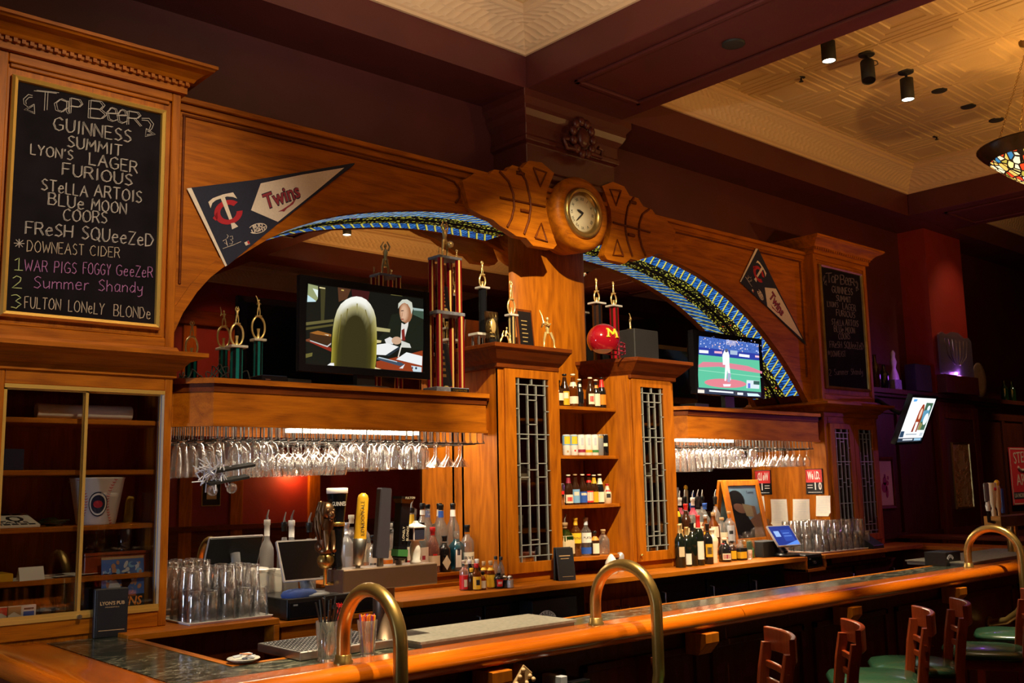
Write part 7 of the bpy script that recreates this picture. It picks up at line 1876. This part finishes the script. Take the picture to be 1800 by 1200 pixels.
till(2.55, 3.13, YCL+.01, YCL+.40, 1.056, .105, 'black cash drawer under the dark till screen behind the tap tower')
def pos(cx, cy, cz, W_, H_, tilt, yaw, label, mat, z0, polys=None):
    t = thing('till_screen', label, 'till', (cx, cy, z0))
    R = Matrix.Translation((cx, cy, cz)) @ Matrix.Rotation(yaw, 4, 'Z') @ Matrix.Rotation(-tilt, 4, 'X')
    m = MB(); m.M = R; m.box(-W_/2, W_/2, 0, .016, -H_/2, H_/2); obj('tablet', m, M['black_plastic'], t, .004)
    m = MB(); m.M = R; e = .005
    for a_ in ((-W_/2-.003, -W_/2+e, -H_/2, H_/2), (W_/2-e, W_/2+.003, -H_/2, H_/2), (-W_/2, W_/2, -H_/2-.003, -H_/2+e), (-W_/2, W_/2, H_/2-e, H_/2+.003)): m.box(a_[0], a_[1], -.002, .012, a_[2], a_[3])
    obj('silver_edge', m, M['silver_edge'], t)
    if polys:
        m = MB(); m.M = R
        for i, (pts, c) in enumerate(polys): m.col = c; m.ngon([(-W_/2+e+(W_-2*e)*u, -.0005-.00006*i, -H_/2+e+(H_-2*e)*v) for u, v in pts])
        obj('screen', m, M['screen_bright'], t)
    else:
        m = MB(); m.M = R; m.box(-W_/2+e, W_/2-e, -.001, 0, -H_/2+e, H_/2-e); obj('screen', m, M['black_gloss'], t)
        m = MB(); m.M = R; m.box(W_*.12, W_*.30, -.0016, -.001, -H_/2+.008, -H_/2+.012); obj('maker_mark', m, M['grey_plastic'], t)
    v = Vector((sin(yaw)*-1, cos(yaw), 0))
    b_ = Vector((cx, cy, cz))+v*.03
    obj('stand', MB().tube([tuple(b_), (b_.x, b_.y+.03, (b_.z+z0)/2), (b_.x, b_.y-.02, z0+.012)], [.03, .026, .035], 10).lathe([(.10, 0), (.10, .006), (.08, .014), (.03, .018)], (b_.x, b_.y-.04, z0), 20), M['grey_plastic' if not polys else 'black_plastic'], t)
    return t
c = atY(541, 983, 4.70)
pos(c.x+.01, 4.70, c.z, .335, .215, radians(24), radians(0), 'dark till screen with silver edges behind the left tap tower', None, 1.162)
c = atY(1378, 941, 4.62)
pos(c.x, 4.62, c.z, .24, .19, radians(38), radians(-12), 'lit blue till screen between the poster and the right pint glasses', None, 1.117, [([(0,0),(1,0),(1,1),(0,1)], (.012,.030,.22)), ([(.12,.45),(.36,.45),(.36,.75),(.12,.75)], (.30,.45,.85)), ([(.45,.2),(.9,.2),(.9,.8),(.45,.8)], (.02,.06,.34)), ([(.3,0),(1,0),(1,.25)], (.10,.25,.75)), ([(.5,.6),(.8,.6),(.8,.65),(.5,.65)], (.1,.2,.6)), ([(.5,.45),(.85,.45),(.85,.5),(.5,.5)], (.1,.2,.6))])
q = atZ(1545, 962, CM)
t = thing('card_terminal', 'dark slanted card printer with a paper slip at the right end of the counter', 'card terminal', (q.x-.1, q.y, CM))
obj('case', MB().prism([(q.y-.06, CM), (q.y+.16, CM), (q.y+.16, CM+.11), (q.y+.10, CM+.12), (q.y-.06, CM+.03)], 'x', q.x-.2, q.x-.02), M['black_plastic'], t, .004)
obj('paper_slip', MB().box(q.x-.17, q.x-.08, q.y+.06, q.y+.13, CM+.116, CM+.13), M['parchment'], t)
# left counter things
q = atZ(464, 1043, CL)
t = thing('pitcher', 'clear glass beer pitcher beside the left cash drawer', 'pitcher', (q.x, 4.98, CL)); x_ = 2.47+.0
q = atY(464, 1040, 4.98); x_ = q.x; zt_ = zat(464, 1000, x_, 4.98)
hh = zt_-CL
obj('glass_body', MB().lathe([(.001, .006), (.060, .006), (.062, 0), (.065, .01), (.058, hh*.6), (.056, hh*.85), (.062, hh), (.058, hh), (.052, hh*.8), (.056, .02), (.001, .014)], (x_, 4.98, CL), 24, caps=False), M['pint_glass'], t)
obj('handle', MB().tube([(x_+.055, 4.97, CL+hh*.85), (x_+.10, 4.96, CL+hh*.8), (x_+.105, 4.96, CL+hh*.45), (x_+.062, 4.97, CL+hh*.2)], .008, 8), M['pint_glass'], t)
q = atY(455, 1000, 5.06)
obj('paper_box', MB().box(q.x-.05, q.x+.12, 5.02, 5.11, CL, CL+.20), M['white_paint'], bevel=.004, label='white box standing at the mirror behind the glass pitcher', cat='box')
m = MB(); rg = []
cx_, cy_, cz_ = 2.66, 4.66, 1.161
for f, rr, zz in ((0, .075, 0), (.3, .08, .012), (.6, .07, .028), (.85, .045, .036), (1, .005, .038)):
    rg.append([(cx_+rr*1.25*cos(2*pi*i/22)*(1+.08*sin(3*i)), cy_+rr*.75*sin(2*pi*i/22)*(1+.06*cos(5*i)), cz_+zz+.003*sin(2.3*i)*f) for i in range(22)])
m.loft(rg); obj('bar_cloth', m, M['blue_cloth'], label='folded blue bar cloth on the left cash drawer', cat='cloth')
# menu holders
q = atZ(192, 1119, MZ)
t = thing('menu_holder', 'black leather menu holder with gold lettering on the marble before the display cabinet', 'menu', (q.x, q.y, MZ), rz=0)
R = Matrix.Translation((q.x+.005, q.y, MZ)) @ Matrix.Rotation(radians(-10), 4, 'Z')
hm = zat(192, 1034, q.x, q.y)-MZ
m = MB(); m.M = R; m.box(-.068, .068, -.02, -.008, 0, hm).box(-.068, .068, .014, .026, 0, hm).box(-.075, -.064, -.02, .026, 0, hm); obj('cover', m, M['black_leather'], t, .003)
m = MB(); m.M = R; m.box(-.062, .066, -.008, .014, .004, hm-.006); obj('pages', m, M['paper'], t)
m = MB(); m.M = R
add_text(m, "LYON'S PUB", .021, Matrix.Translation((0, -.0206, hm*.70)) @ Matrix.Rotation(radians(90), 4, 'X'), fitw=.105, bold=.0006); m.box(-.055, .055, -.0206, -.02, hm*.14, hm*.155)
add_text(m, 'MINNEAPOLIS', .008, Matrix.Translation((0, -.0206, hm*.62)) @ Matrix.Rotation(radians(90), 4, 'X'), fitw=.06)
obj('lettering', m, M['kraft'], t)
q = atZ(1000, 1020, CM)
t = thing('menu_holder', 'black leather menu holder standing at the foot of the left leaded cabinet', 'menu', (q.x, q.y+.03, CM))
hm = zat(985, 962, q.x, q.y)-CM
R = Matrix.Translation((q.x-.005, q.y+.03, CM)) @ Matrix.Rotation(radians(-14), 4, 'Z')
m = MB(); m.M = R
for y_, ta in ((-.035, -9), (.03, 3)):
    m.M = R @ Matrix.Translation((0, y_, 0)) @ Matrix.Rotation(radians(ta), 4, 'X'); m.box(-.062, .062, 0, .012, 0, hm)
obj('cover', m, M['black_leather'], t, .003)
m = MB(); m.M = R @ Matrix.Translation((0, -.035, 0)) @ Matrix.Rotation(radians(-9), 4, 'X'); m.box(-.045, .035, -.001, 0, hm*.74, hm*.77).box(-.035, .025, -.001, 0, hm*.66, hm*.68).box(-.035, .045, -.001, 0, hm*.12, hm*.13); obj('lettering', m, M['kraft'], t)
# creamer and steel shaker behind the middle hoop
q = atZ(1085, 1009, CM)
t = thing('creamer', 'white ceramic pot behind the middle brass hoop', 'pot', (q.x, q.y+.05, CM))
obj('pot_body', MB().lathe([(.035, 0), (.042, .01), (.046, .04), (.040, .08), (.026, .105), (.012, .125), (.004, .13)], (q.x, q.y+.05, CM), 22), M['white_paint'], t)
q = atZ(1101, 1005, CM)
obj('steel_shaker', MB().lathe([(.022, 0), (.027, .08), (.026, .11), (.018, .125), (.005, .13)], (q.x+.01, q.y+.06, CM), 20), M['silver_edge'], label='small steel shaker behind the middle brass hoop', cat='shaker')
# things on the near bar
q = atZ(579, 1163, MZ)
t = thing('utensil_glass', 'pint glass of black stirrers and tools left of the first brass hoop', 'glass', (q.x, q.y+.02, MZ)); ux, uy = q.x, q.y+.02
obj('glass_body', MB().lathe([(.001, .01), (.030, .01), (.031, 0), (.034, .002), (.042, .148), (.040, .148), (.032, .014), (.001, .013)], (ux, uy, MZ), 22, caps=False), M['pint_glass'], t)
m = MB(); rnd = random.Random(5)
for i in range(16):
    a = rnd.random()*6.28; r1, r2 = .018*rnd.random(), .035+.02*rnd.random()
    m.tube([(ux+r1*cos(a+2), uy+r1*sin(a+2), MZ+.016), (ux+r2*cos(a), uy+r2*sin(a)*.8, MZ+.19+.05*rnd.random())], .0035, 5)
obj('stirrers', m, M['black_plastic'], t)
m = MB()
for i in range(7):
    a = i*.9; m.tube([(ux+.015*cos(a), uy+.015*sin(a), MZ+.016), (ux+.03*cos(a), uy+.03*sin(a), MZ+.13)], .007, 6)
obj('clear_tool', m, M['pint_glass'], t)
q = atZ(652, 1155, MZ); ux, uy = q.x+.01, q.y+.04
t = thing('straw_glass', 'glass packed with purple, orange and red straws inside the first brass hoop', 'glass', (ux, uy, MZ))
obj('glass_body', MB().lathe([(.001, .008), (.024, .008), (.025, 0), (.027, .002), (.040, .135), (.038, .135), (.026, .012), (.001, .011)], (ux, uy, MZ), 22, caps=False), M['pint_glass'], t)
sc_ = {'purple': MB(), 'orange': MB(), 'red': MB(), 'yellow': MB()}
for i in range(60):
    k = ('purple', 'orange', 'red', 'yellow', 'orange', 'purple')[i % 6]; a = rnd.random()*6.28; r = .034*sqrt(rnd.random())
    sc_[k].tube([(ux+r*.55*cos(a+.3), uy+r*.55*sin(a+.3), MZ+.013), (ux+r*cos(a), uy+r*sin(a), MZ+.150+.006*rnd.random())], .0028, 5)
for k, m in sc_.items(): obj('straws', m, M[k], t)
q = atZ(630, 1158, MZ); ux, uy = q.x, q.y+.10
t = thing('straw_glass', 'tall holder of thin red straws half hidden by the first brass hoop', 'glass', (ux, uy, MZ))
obj('glass_body', MB().lathe([(.001, .008), (.022, .008), (.023, 0), (.025, .002), (.032, .10), (.030, .10), (.024, .012), (.001, .011)], (ux, uy, MZ), 18, caps=False), M['pint_glass'], t)
m = MB()
for i in range(14):
    a = rnd.random()*6.28; m.tube([(ux+.012*cos(a), uy+.012*sin(a), MZ+.013), (ux+.03*cos(a), uy+.03*sin(a), MZ+.20)], .0022, 5)
obj('straws', m, M['red'], t)
q = atZ(430, 1165, MZ)
t = thing('saucer', 'small white saucer with crumpled wrappers on the marble corner', 'saucer', (q.x, q.y+.01, MZ))
obj('dish', MB().lathe([(.001, .004), (.025, .004), (.03, 0), (.045, .008), (.062, .016), (.060, .019), (.04, .010), (.001, .007)], (q.x, q.y+.01, MZ), 26, caps=False), M['marble_plate'], t)
m = MB()
for i in range(5): m.M = Matrix.Translation((q.x+rnd.uniform(-.03, .03), q.y+.01+rnd.uniform(-.02, .02), MZ+.012+.004*i)) @ Matrix.Rotation(rnd.uniform(0, 3), 4, 'Z') @ Matrix.Rotation(rnd.uniform(-.3, .3), 4, 'X'); m.box(-.02, .02, -.014, .014, 0, .003)
obj('wrappers', m, M['photo_pale'], t)
m = MB(); m.M = Matrix.Translation((q.x+.01, q.y+.01, MZ+.03)) @ Matrix.Rotation(.5, 4, 'Z') @ Matrix.Rotation(.15, 4, 'Y'); m.box(-.025, .02, -.012, .012, 0, .003); obj('wrappers', m, M['orange'], t)
# black drink boxes with a white arch
def arch_box(x0, x1, y0, y1, z0, z1, label, body='black_plastic'):
    t = thing('napkin_caddy', label, 'caddy', ((x0+x1)/2, (y0+y1)/2, z0))
    obj('case', MB().box(x0, x1, y0, y1, z0, z1), M[body], t, .004)
    w_ = x1-x0; cx, cz_, R1, R2 = x0+w_*.30, z0+(z1-z0)*.42, w_*.26, w_*.17
    m = MB(); n = 14; a0, a1 = radians(35), radians(145)
    P = [(cx+R1*cos(a0+(a1-a0)*i/n), cz_-R1*.35+R1*sin(a0+(a1-a0)*i/n)) for i in range(n+1)]+[(cx+R2*cos(a1-(a1-a0)*i/n), cz_-R1*.35+R2*sin(a1-(a1-a0)*i/n)) for i in range(n+1)]
    m.prism(P, 'y', y0-.0015, y0); obj('arch_badge', m, M['photo_pale'], t)
    m = MB(); rm = (R1+R2)/2
    vs, fs = text_mesh("BAILEYS", w_*.09, .0002)
    out = []
    for v in vs:
        a = pi/2-v[0]/rm*1.05; r_ = rm+v[1]; out.append((cx+r_*cos(a), y0-.002, cz_-R1*.35+r_*sin(a)))
    m.add(out, fs); obj('lettering', m, M['ink'], t)
a = atZ(1605, 993, MZ); arch_box(a.x, a.x+.24, 3.46, 3.62, MZ, MZ+.10, 'black napkin caddy with a white arched badge at the far end of the bar')
a, b = atY(940, 1062, 4.50), atY(1018, 1040, 4.50)
arch_box(a.x-.02, b.x-.02, 4.50, 4.62, .80, a.z+.02, 'black napkin caddy with a white arched badge under the middle counter')
for i, (u, v) in enumerate((((955, 1044), (968, 1044)), ((992, 1037), (1014, 1040)))):
    a, b = atY(*u, 4.53), atY(*v, 4.53); zz = max(a.z, b.z)
# wooden rack under the bar with a card box
a = atY(905, 1183, 3.02)
t = thing('game_box', 'patterned wooden box leaning under the bar rail beside the corbel', 'box', (a.x, 3.05, a.z-.06))
m = MB(); m.M = Matrix.Translation((a.x+.01, 3.05, a.z-.07)) @ Matrix.Rotation(radians(38), 4, 'Y'); m.box(-.03, .03, -.03, .03, -.09, .10); obj('box_body', m, M['kraft'], t, .003)
m = MB(); m.M = Matrix.Translation((a.x+.01, 3.05, a.z-.07)) @ Matrix.Rotation(radians(38), 4, 'Y')
for i in range(6):
    for sx in (-.022, .022, .045): m.sphere((sx, -.032, -.07+.03*i), .010, 8, 5)
obj('pattern_studs', m, M['pale_wood'], t)
a = atY(958, 1195, 3.08)
obj('under_bar_shelf', MB().box(a.x-.42, a.x+.62, 2.98, 3.122, a.z-.20, a.z-.18).box(a.x-.42, a.x-.40, 2.98, 3.122, a.z-.20, a.z+.02).box(a.x+.60, a.x+.62, 2.98, 3.122, a.z-.20, a.z+.02), M['panel_wood'], label='dark shelf hung under the bar rail near the middle hoop', cat='shelf')
for i, (dx, mt, hh, l) in enumerate(((-.06, 'black_matte', .16, 'black book on the under-bar shelf beside the patterned box'), (-.015, 'photo_pale', .20, 'pale lilac book spine on the under-bar shelf'), (.05, 'black_gloss', .17, 'wide black folder on the under-bar shelf'))):
    obj('book', MB().box(a.x+dx+.03, a.x+dx+.03+(.035 if i < 2 else .10), 3.0, 3.115, a.z-.18, a.z-.18+hh), M[mt], label=l, cat='book', bevel=.002)

# ------------------------------------------------------------------ inside the left display cabinet
y_ = 4.93
a, b = atY(64, 716, 4.90), atY(230, 716, 4.90); zr = 2.048
t = thing('paper_roll', 'long white paper roll on the top shelf of the display cabinet', 'paper roll', ((a.x+b.x)/2, 4.90, zr))
m = MB(); n = 60; sp = []
for i in range(n): th_ = 2*pi*3*i/n; r = .036-.003*i/n*3; sp.append((r*cos(th_), r*sin(th_)))
m.loft([[(x, 4.90+p, zr+.037+q_) for p, q_ in sp] for x in (a.x, b.x)], closed=False); obj('rolled_sheet', m, M['paper'], t)
a = atY(38, 800, 4.88); obj('book', MB().box(a.x-.13, a.x, 4.84, 4.86, 1.812, 1.812+.095), M['navy_felt'], bevel=.002, label='small dark blue box with a cream stripe on the second cabinet shelf', cat='box')
zs = 1.557
a, b = atY(73, 918, 4.84), atY(-20, 925, 4.84)
t = thing('magazine', 'anniversary booklet with large black numerals lying on the third cabinet shelf', 'magazine', ((a.x+b.x)/2, 4.95, zs))
R = Matrix.Translation((a.x-.005, 4.84, zs+.001)) @ Matrix.Rotation(radians(12), 4, 'X')
m = MB(); m.M = R; m.box(-.30, 0, 0, .23, 0, .012); obj('pages', m, M['paper'], t, .001)
m = MB(); m.M = R @ Matrix.Translation((-.15, .115, .0125))
add_text(m, '20', .15, Matrix.Translation((.03, .0, 0)), fitw=.16); add_text(m, 'YEARS', .05, Matrix.Translation((.03, -.065, 0)), fitw=.17)
for i in range(8): m.box(-.14+.035*i, -.112+.035*i, -.112, -.09, 0, .0006)
for i in range(6): m.box(-.14+.045*i, -.105+.045*i, .085, .105, 0, .0006)
obj('lettering', m, M['ink'], t)
m = MB(); a = atY(98, 906, 4.86); rnd = random.Random(9)
for i in range(12): 
    m.M = Matrix.Translation((a.x+rnd.uniform(-.03, .03), 4.88+rnd.uniform(-.02, .02), zs+.008+.002*i)) @ Matrix.Rotation(rnd.uniform(-.3, .3), 4, 'X') @ Matrix.Rotation(rnd.uniform(-.3, .3), 4, 'Y'); m.tube([(.038*cos(2*pi*j/18), .026*sin(2*pi*j/18), 0) for j in range(18)], .003, 5, closed=True)
obj('wristband_bundle', m, M['green_bottle'], label='small bundle of dark bands beside the booklet on the third cabinet shelf', cat='bands')
# baseball bucket
a = atY(170, 914, 4.92); bx_, by_ = a.x, 4.93; hb = zat(170, 842, bx_, by_)-zs
t = thing('ice_bucket', 'white baseball stitched metal bucket on the third cabinet shelf', 'bucket', (bx_, by_, zs))
r0_, r1_ = .088, .122
obj('bucket_wall', MB().lathe([(r0_-.004, 0), (r0_, .004), (r1_, hb), (r1_+.004, hb+.004), (r1_+.002, hb+.007), (r1_-.003, hb), (r0_-.006, .008), (.001, .006)], (bx_, by_, zs), 36, caps=False), M['white_paint'], t)
obj('bucket_lining', MB().lathe([(r1_-.004, hb-.002), (r0_-.008, .012), (.001, .01)], (bx_, by_, zs), 36, caps=False), M['steel'], t)
def on_bucket(u, v): # u radians from the front, v 0..1 height
    r = r0_+(r1_-r0_)*v+.0012; an = atan2(-by_, -bx_)+u; return (bx_+r*cos(an), by_+r*sin(an), zs+hb*v)
m = MB()
for s_ in (-1, 1):
    pts = [(s_*(.95-.5*sin(pi*(.1+.75*i/16))), .02+.95*i/16) for i in range(17)]
    for i, (u, v) in enumerate(pts):
        m.tube([on_bucket(u-.07, v+.02), on_bucket(u, v), on_bucket(u+.07, v+.02)], .0016, 4)
obj('red_stitching', m, M['red'], t)
def patch(nm, u0, v0, ru, rv, mt, d, ri=0):
    m = MB(); n = 28
    P = [Vector(on_bucket(u0+ru*cos(2*pi*i/n), v0+rv*sin(2*pi*i/n)))+Vector((cos(atan2(-by_, -bx_)), sin(atan2(-by_, -bx_)), 0))*d for i in range(n)]
    m.ngon([tuple(p) for p in P]); obj(nm, m, M[mt], t)
patch('emblem', .06, .45, .40, .27, 'navy_felt', .002); patch('emblem', .06, .45, .36, .24, 'white_paint', .003); patch('emblem', .06, .45, .30, .20, 'navy_felt', .004); patch('emblem', .06, .45, .20, .08, 'red_felt', .005)
obj('bail_handle', MB().tube([(bx_-r1_*1.02, by_, zs+hb*.93)]+[(bx_-r1_*1.03*cos(pi*i/14), by_+.09*sin(pi*i/14)+.01, zs+hb*.93-.0*sin(pi*i/14)+.02*sin(pi*i/14)) for i in range(15)], .0025, 6), M['steel'], t)
m = MB(); rnd = random.Random(4)
for i in range(9): m.sphere((bx_+rnd.uniform(-.06, .06), by_+rnd.uniform(-.06, .06), zs+hb*.55+rnd.uniform(0, .03)), rnd.uniform(.02, .035), 7, 4)
obj('crumpled_plastic', m, M['frosted_bottle'], t)
# fourth shelf
zs = 1.325
a = atY(140, 1000, 4.86); t = thing('paper_sheets', 'loose printed paper sheets lying on the fourth cabinet shelf', 'papers', (a.x-.13, 4.95, zs))
m = MB()
for i, (r_, dx, dy_) in enumerate(((5, -.20, 0), (-9, -.10, .02), (14, -.02, .01))): m.M = Matrix.Translation((a.x+dx, 4.93+dy_, zs+.001+.003*i)) @ Matrix.Rotation(radians(r_), 4, 'Z'); m.box(-.11, .11, -.075, .09, 0, .0015)
obj('sheet', m, M['paper'], t)
m = MB(); m.M = Matrix.Translation((a.x-.08, 4.95, zs+.0095)) @ Matrix.Rotation(radians(-9), 4, 'Z')
for i in range(5): m.box(-.05+.012*i, .04, .06-.022*i, .066-.022*i, 0, .0006)
m.box(-.03, .03, -.065, -.04, 0, .0007); obj('printed_text', m, M['ink'], t)
a = atY(56, 1010, 4.84); t = thing('name_card', 'small folded white card at the front of the fourth cabinet shelf', 'card', (a.x, 4.85, zs))
m = MB(); m.M = Matrix.Translation((a.x, 4.86, zs)) @ Matrix.Rotation(radians(8), 4, 'Z'); m.prism([(-.02, 0), (.02, 0), (.002, .058), (-.002, .058)], 'x', -.055, .055); obj('card', m, M['white_paint'], t)
a = atY(10, 1000, 4.85); obj('orange_box', MB().box(a.x-.12, a.x+.03, 4.84, 5.02, zs, zs+.035), M['mustard'], bevel=.002, label='flat orange box at the left of the fourth cabinet shelf', cat='box')
a, b = atY(148, 1005, 4.90), atY(262, 1000, 4.95)
t = thing('wooden_box', 'dark red wooden box on the fourth cabinet shelf', 'box', ((a.x+b.x)/2, 5.0, zs)); obj('box_body', MB().box(a.x, b.x-.02, 4.90, 5.10, zs, zs+.085), M['stool_wood'], t, .003); obj('lid', MB().box(a.x-.003, b.x-.017, 4.895, 5.10, zs+.085, zs+.10), M['stool_wood'], t, .003)
for p, h_, l in ((160, .085, 'short clear tumbler on the dark red wooden box'), (219, .10, 'small stemmed glass on the dark red wooden box')):
    x = atY(p, 955, 4.98).x; obj('tumbler', MB().lathe([(.001, .008), (.026, .008), (.027, 0), (.030, .002), (.036, h_), (.034, h_), (.027, .012), (.001, .011)], (x, 4.99, zs+.10), 18, caps=False), M['pint_glass'], label=l, cat='glass')
# floor of the cabinet
zs = 1.137
a, b = atY(178, 1050, 4.84), atY(253, 1046, 4.84); zt_ = zat(215, 977, (a.x+b.x)/2, 4.86)
t = thing('photo_print', 'blue baseball team photo print leaning inside the display cabinet', 'photo', ((a.x+b.x)/2, 4.85, zs))
w_, h_ = b.x-a.x, zt_-zs; R = Matrix.Translation((a.x, 4.83, zs)) @ Matrix.Rotation(radians(-6), 4, 'X')
m = MB(); m.M = R; m.box(0, w_, 0, .004, 0, h_); obj('card', m, M['black_matte'], t)
rnd = random.Random(2)
def ph(pts, mt, d):
    m = MB(); m.M = R; m.ngon([(w_*u, -.0004*d, h_*v) for u, v in pts]); obj('print', m, M[mt], t)
ph([(0,.34),(1,.34),(1,.96),(0,.96)], 'photo_blue', 1); ph([(0,.955),(1,.955),(1,1),(0,1)], 'kraft', 1)
for i in range(46):
    u, v = rnd.uniform(.08, .92), rnd.uniform(.40, .90); ru, rv = rnd.uniform(.03, .10), rnd.uniform(.02, .06)
    ph([(min(1, max(0, x)), min(.95, max(.345, y))) for x, y in el(u, v, ru, rv, 8, rnd.random(), rnd.uniform(-1, 1))], rnd.choice(('photo_pale', 'light_blue', 'photo_blue', 'navy_felt', 'photo_pale', 'skin_print')), 2+i*.05)
ph([(.10,.345),(.42,.345),(.44,.50),(.34,.60),(.20,.58)], 'photo_pale', 5); ph(el(.29,.66,.055,.045,12), 'skin_print', 5.2); ph(el(.29,.70,.065,.03,12), 'navy_felt', 5.4); ph([(.47,.48),(.60,.46),(.70,.56),(.66,.70),(.54,.72),(.46,.62)], 'brown_bottle', 5.6)
m = MB(); m.M = R; add_text(m, "TWINS", .055, Matrix.Translation((w_*.52, -.004, h_*.22)) @ Matrix.Rotation(radians(90), 4, 'X'), fitw=w_*.8, shear=.2, bold=.001); obj('lettering', m, M['orange'], t)
for p, c, l in ((1, 'red', 'red and white cigarette pack at the left of the cabinet floor'), (24, 'kraft', 'brown and white cigarette pack on the cabinet floor'), (50, 'blue', 'blue and white cigarette pack on the cabinet floor')):
    x = atY(p, 1085, 4.80).x; t = thing('cigarette_pack', l, 'cigarette pack', (x, 4.80, zs))
    obj('carton', MB().box(x-.030, x+.030, 4.80, 4.822, zs, zs+.086), M['white_paint'], t, .001)
    m = MB()
    if c == 'blue': m.prism([(x-.022, zs+.0), (x+.022, zs+.0), (x+.022, zs+.06), (x-.022, zs+.06)], 'y', 4.799, 4.80)
    else: m.prism([(x-.028, zs+.083), (x+.028, zs+.083), (x+.028, zs+.045), (x, zs+.062), (x-.028, zs+.045)], 'y', 4.799, 4.80)
    obj('print', m, M[c], t)
    m = MB(); m.box(x-.02, x+.02, 4.798, 4.7992, zs+.012 if c != 'blue' else zs+.068, zs+.02 if c != 'blue' else zs+.075); obj('lettering', m, M['ink'], t)
for p in (12, 30, 44, 60, 84, 107): 
    x = atY(p, 1070, 4.95).x; obj('tall_glass', MB().lathe([(.001, .008), (.024, .008), (.025, 0), (.027, .002), (.032, .15), (.030, .15), (.025, .012), (.001, .011)], (x, 4.97 if p != 60 else 5.05, zs), 16, caps=False), M['pint_glass'], label='tall clear glass in the dark row on the display cabinet floor', cat='glass', group='tall glasses on the cabinet floor')
import OpenImageIO as oiio, numpy as np, sys
b=oiio.ImageBuf('/workdir/render_main.png'); a=b.get_pixels(oiio.UINT8)[:,:,:3].astype(float)
k=a.shape[1]/1800
for n,(x,y) in dict(fasciaL=(420,230),boardTop=(150,125),wallL=(500,100),beam=(1000,130),ceilR=(1450,250),ceilR2=(1650,60),crownL=(760,10),wallR=(1300,330),column=(960,560),cabL=(860,760),doorL=(885,850),facet=(1085,800),valL=(600,720),valR=(1320,745),counter=(700,1050),rail=(900,1120),rail2=(1500,1040),railL=(60,1160),slate=(200,440),cabside=(840,850),mirrorred=(510,860),mirrordark=(650,500),pier=(1660,500),stool=(1370,1120),marble=(1250,1055),white=(180,715),valmirr=(770,870)).items():
    x0,y0=int(x*k),int(y*k); p=a[max(0,y0-3):y0+4,max(0,x0-3):x0+4].mean((0,1)); print(n,p.astype(int),end='; ')
print()
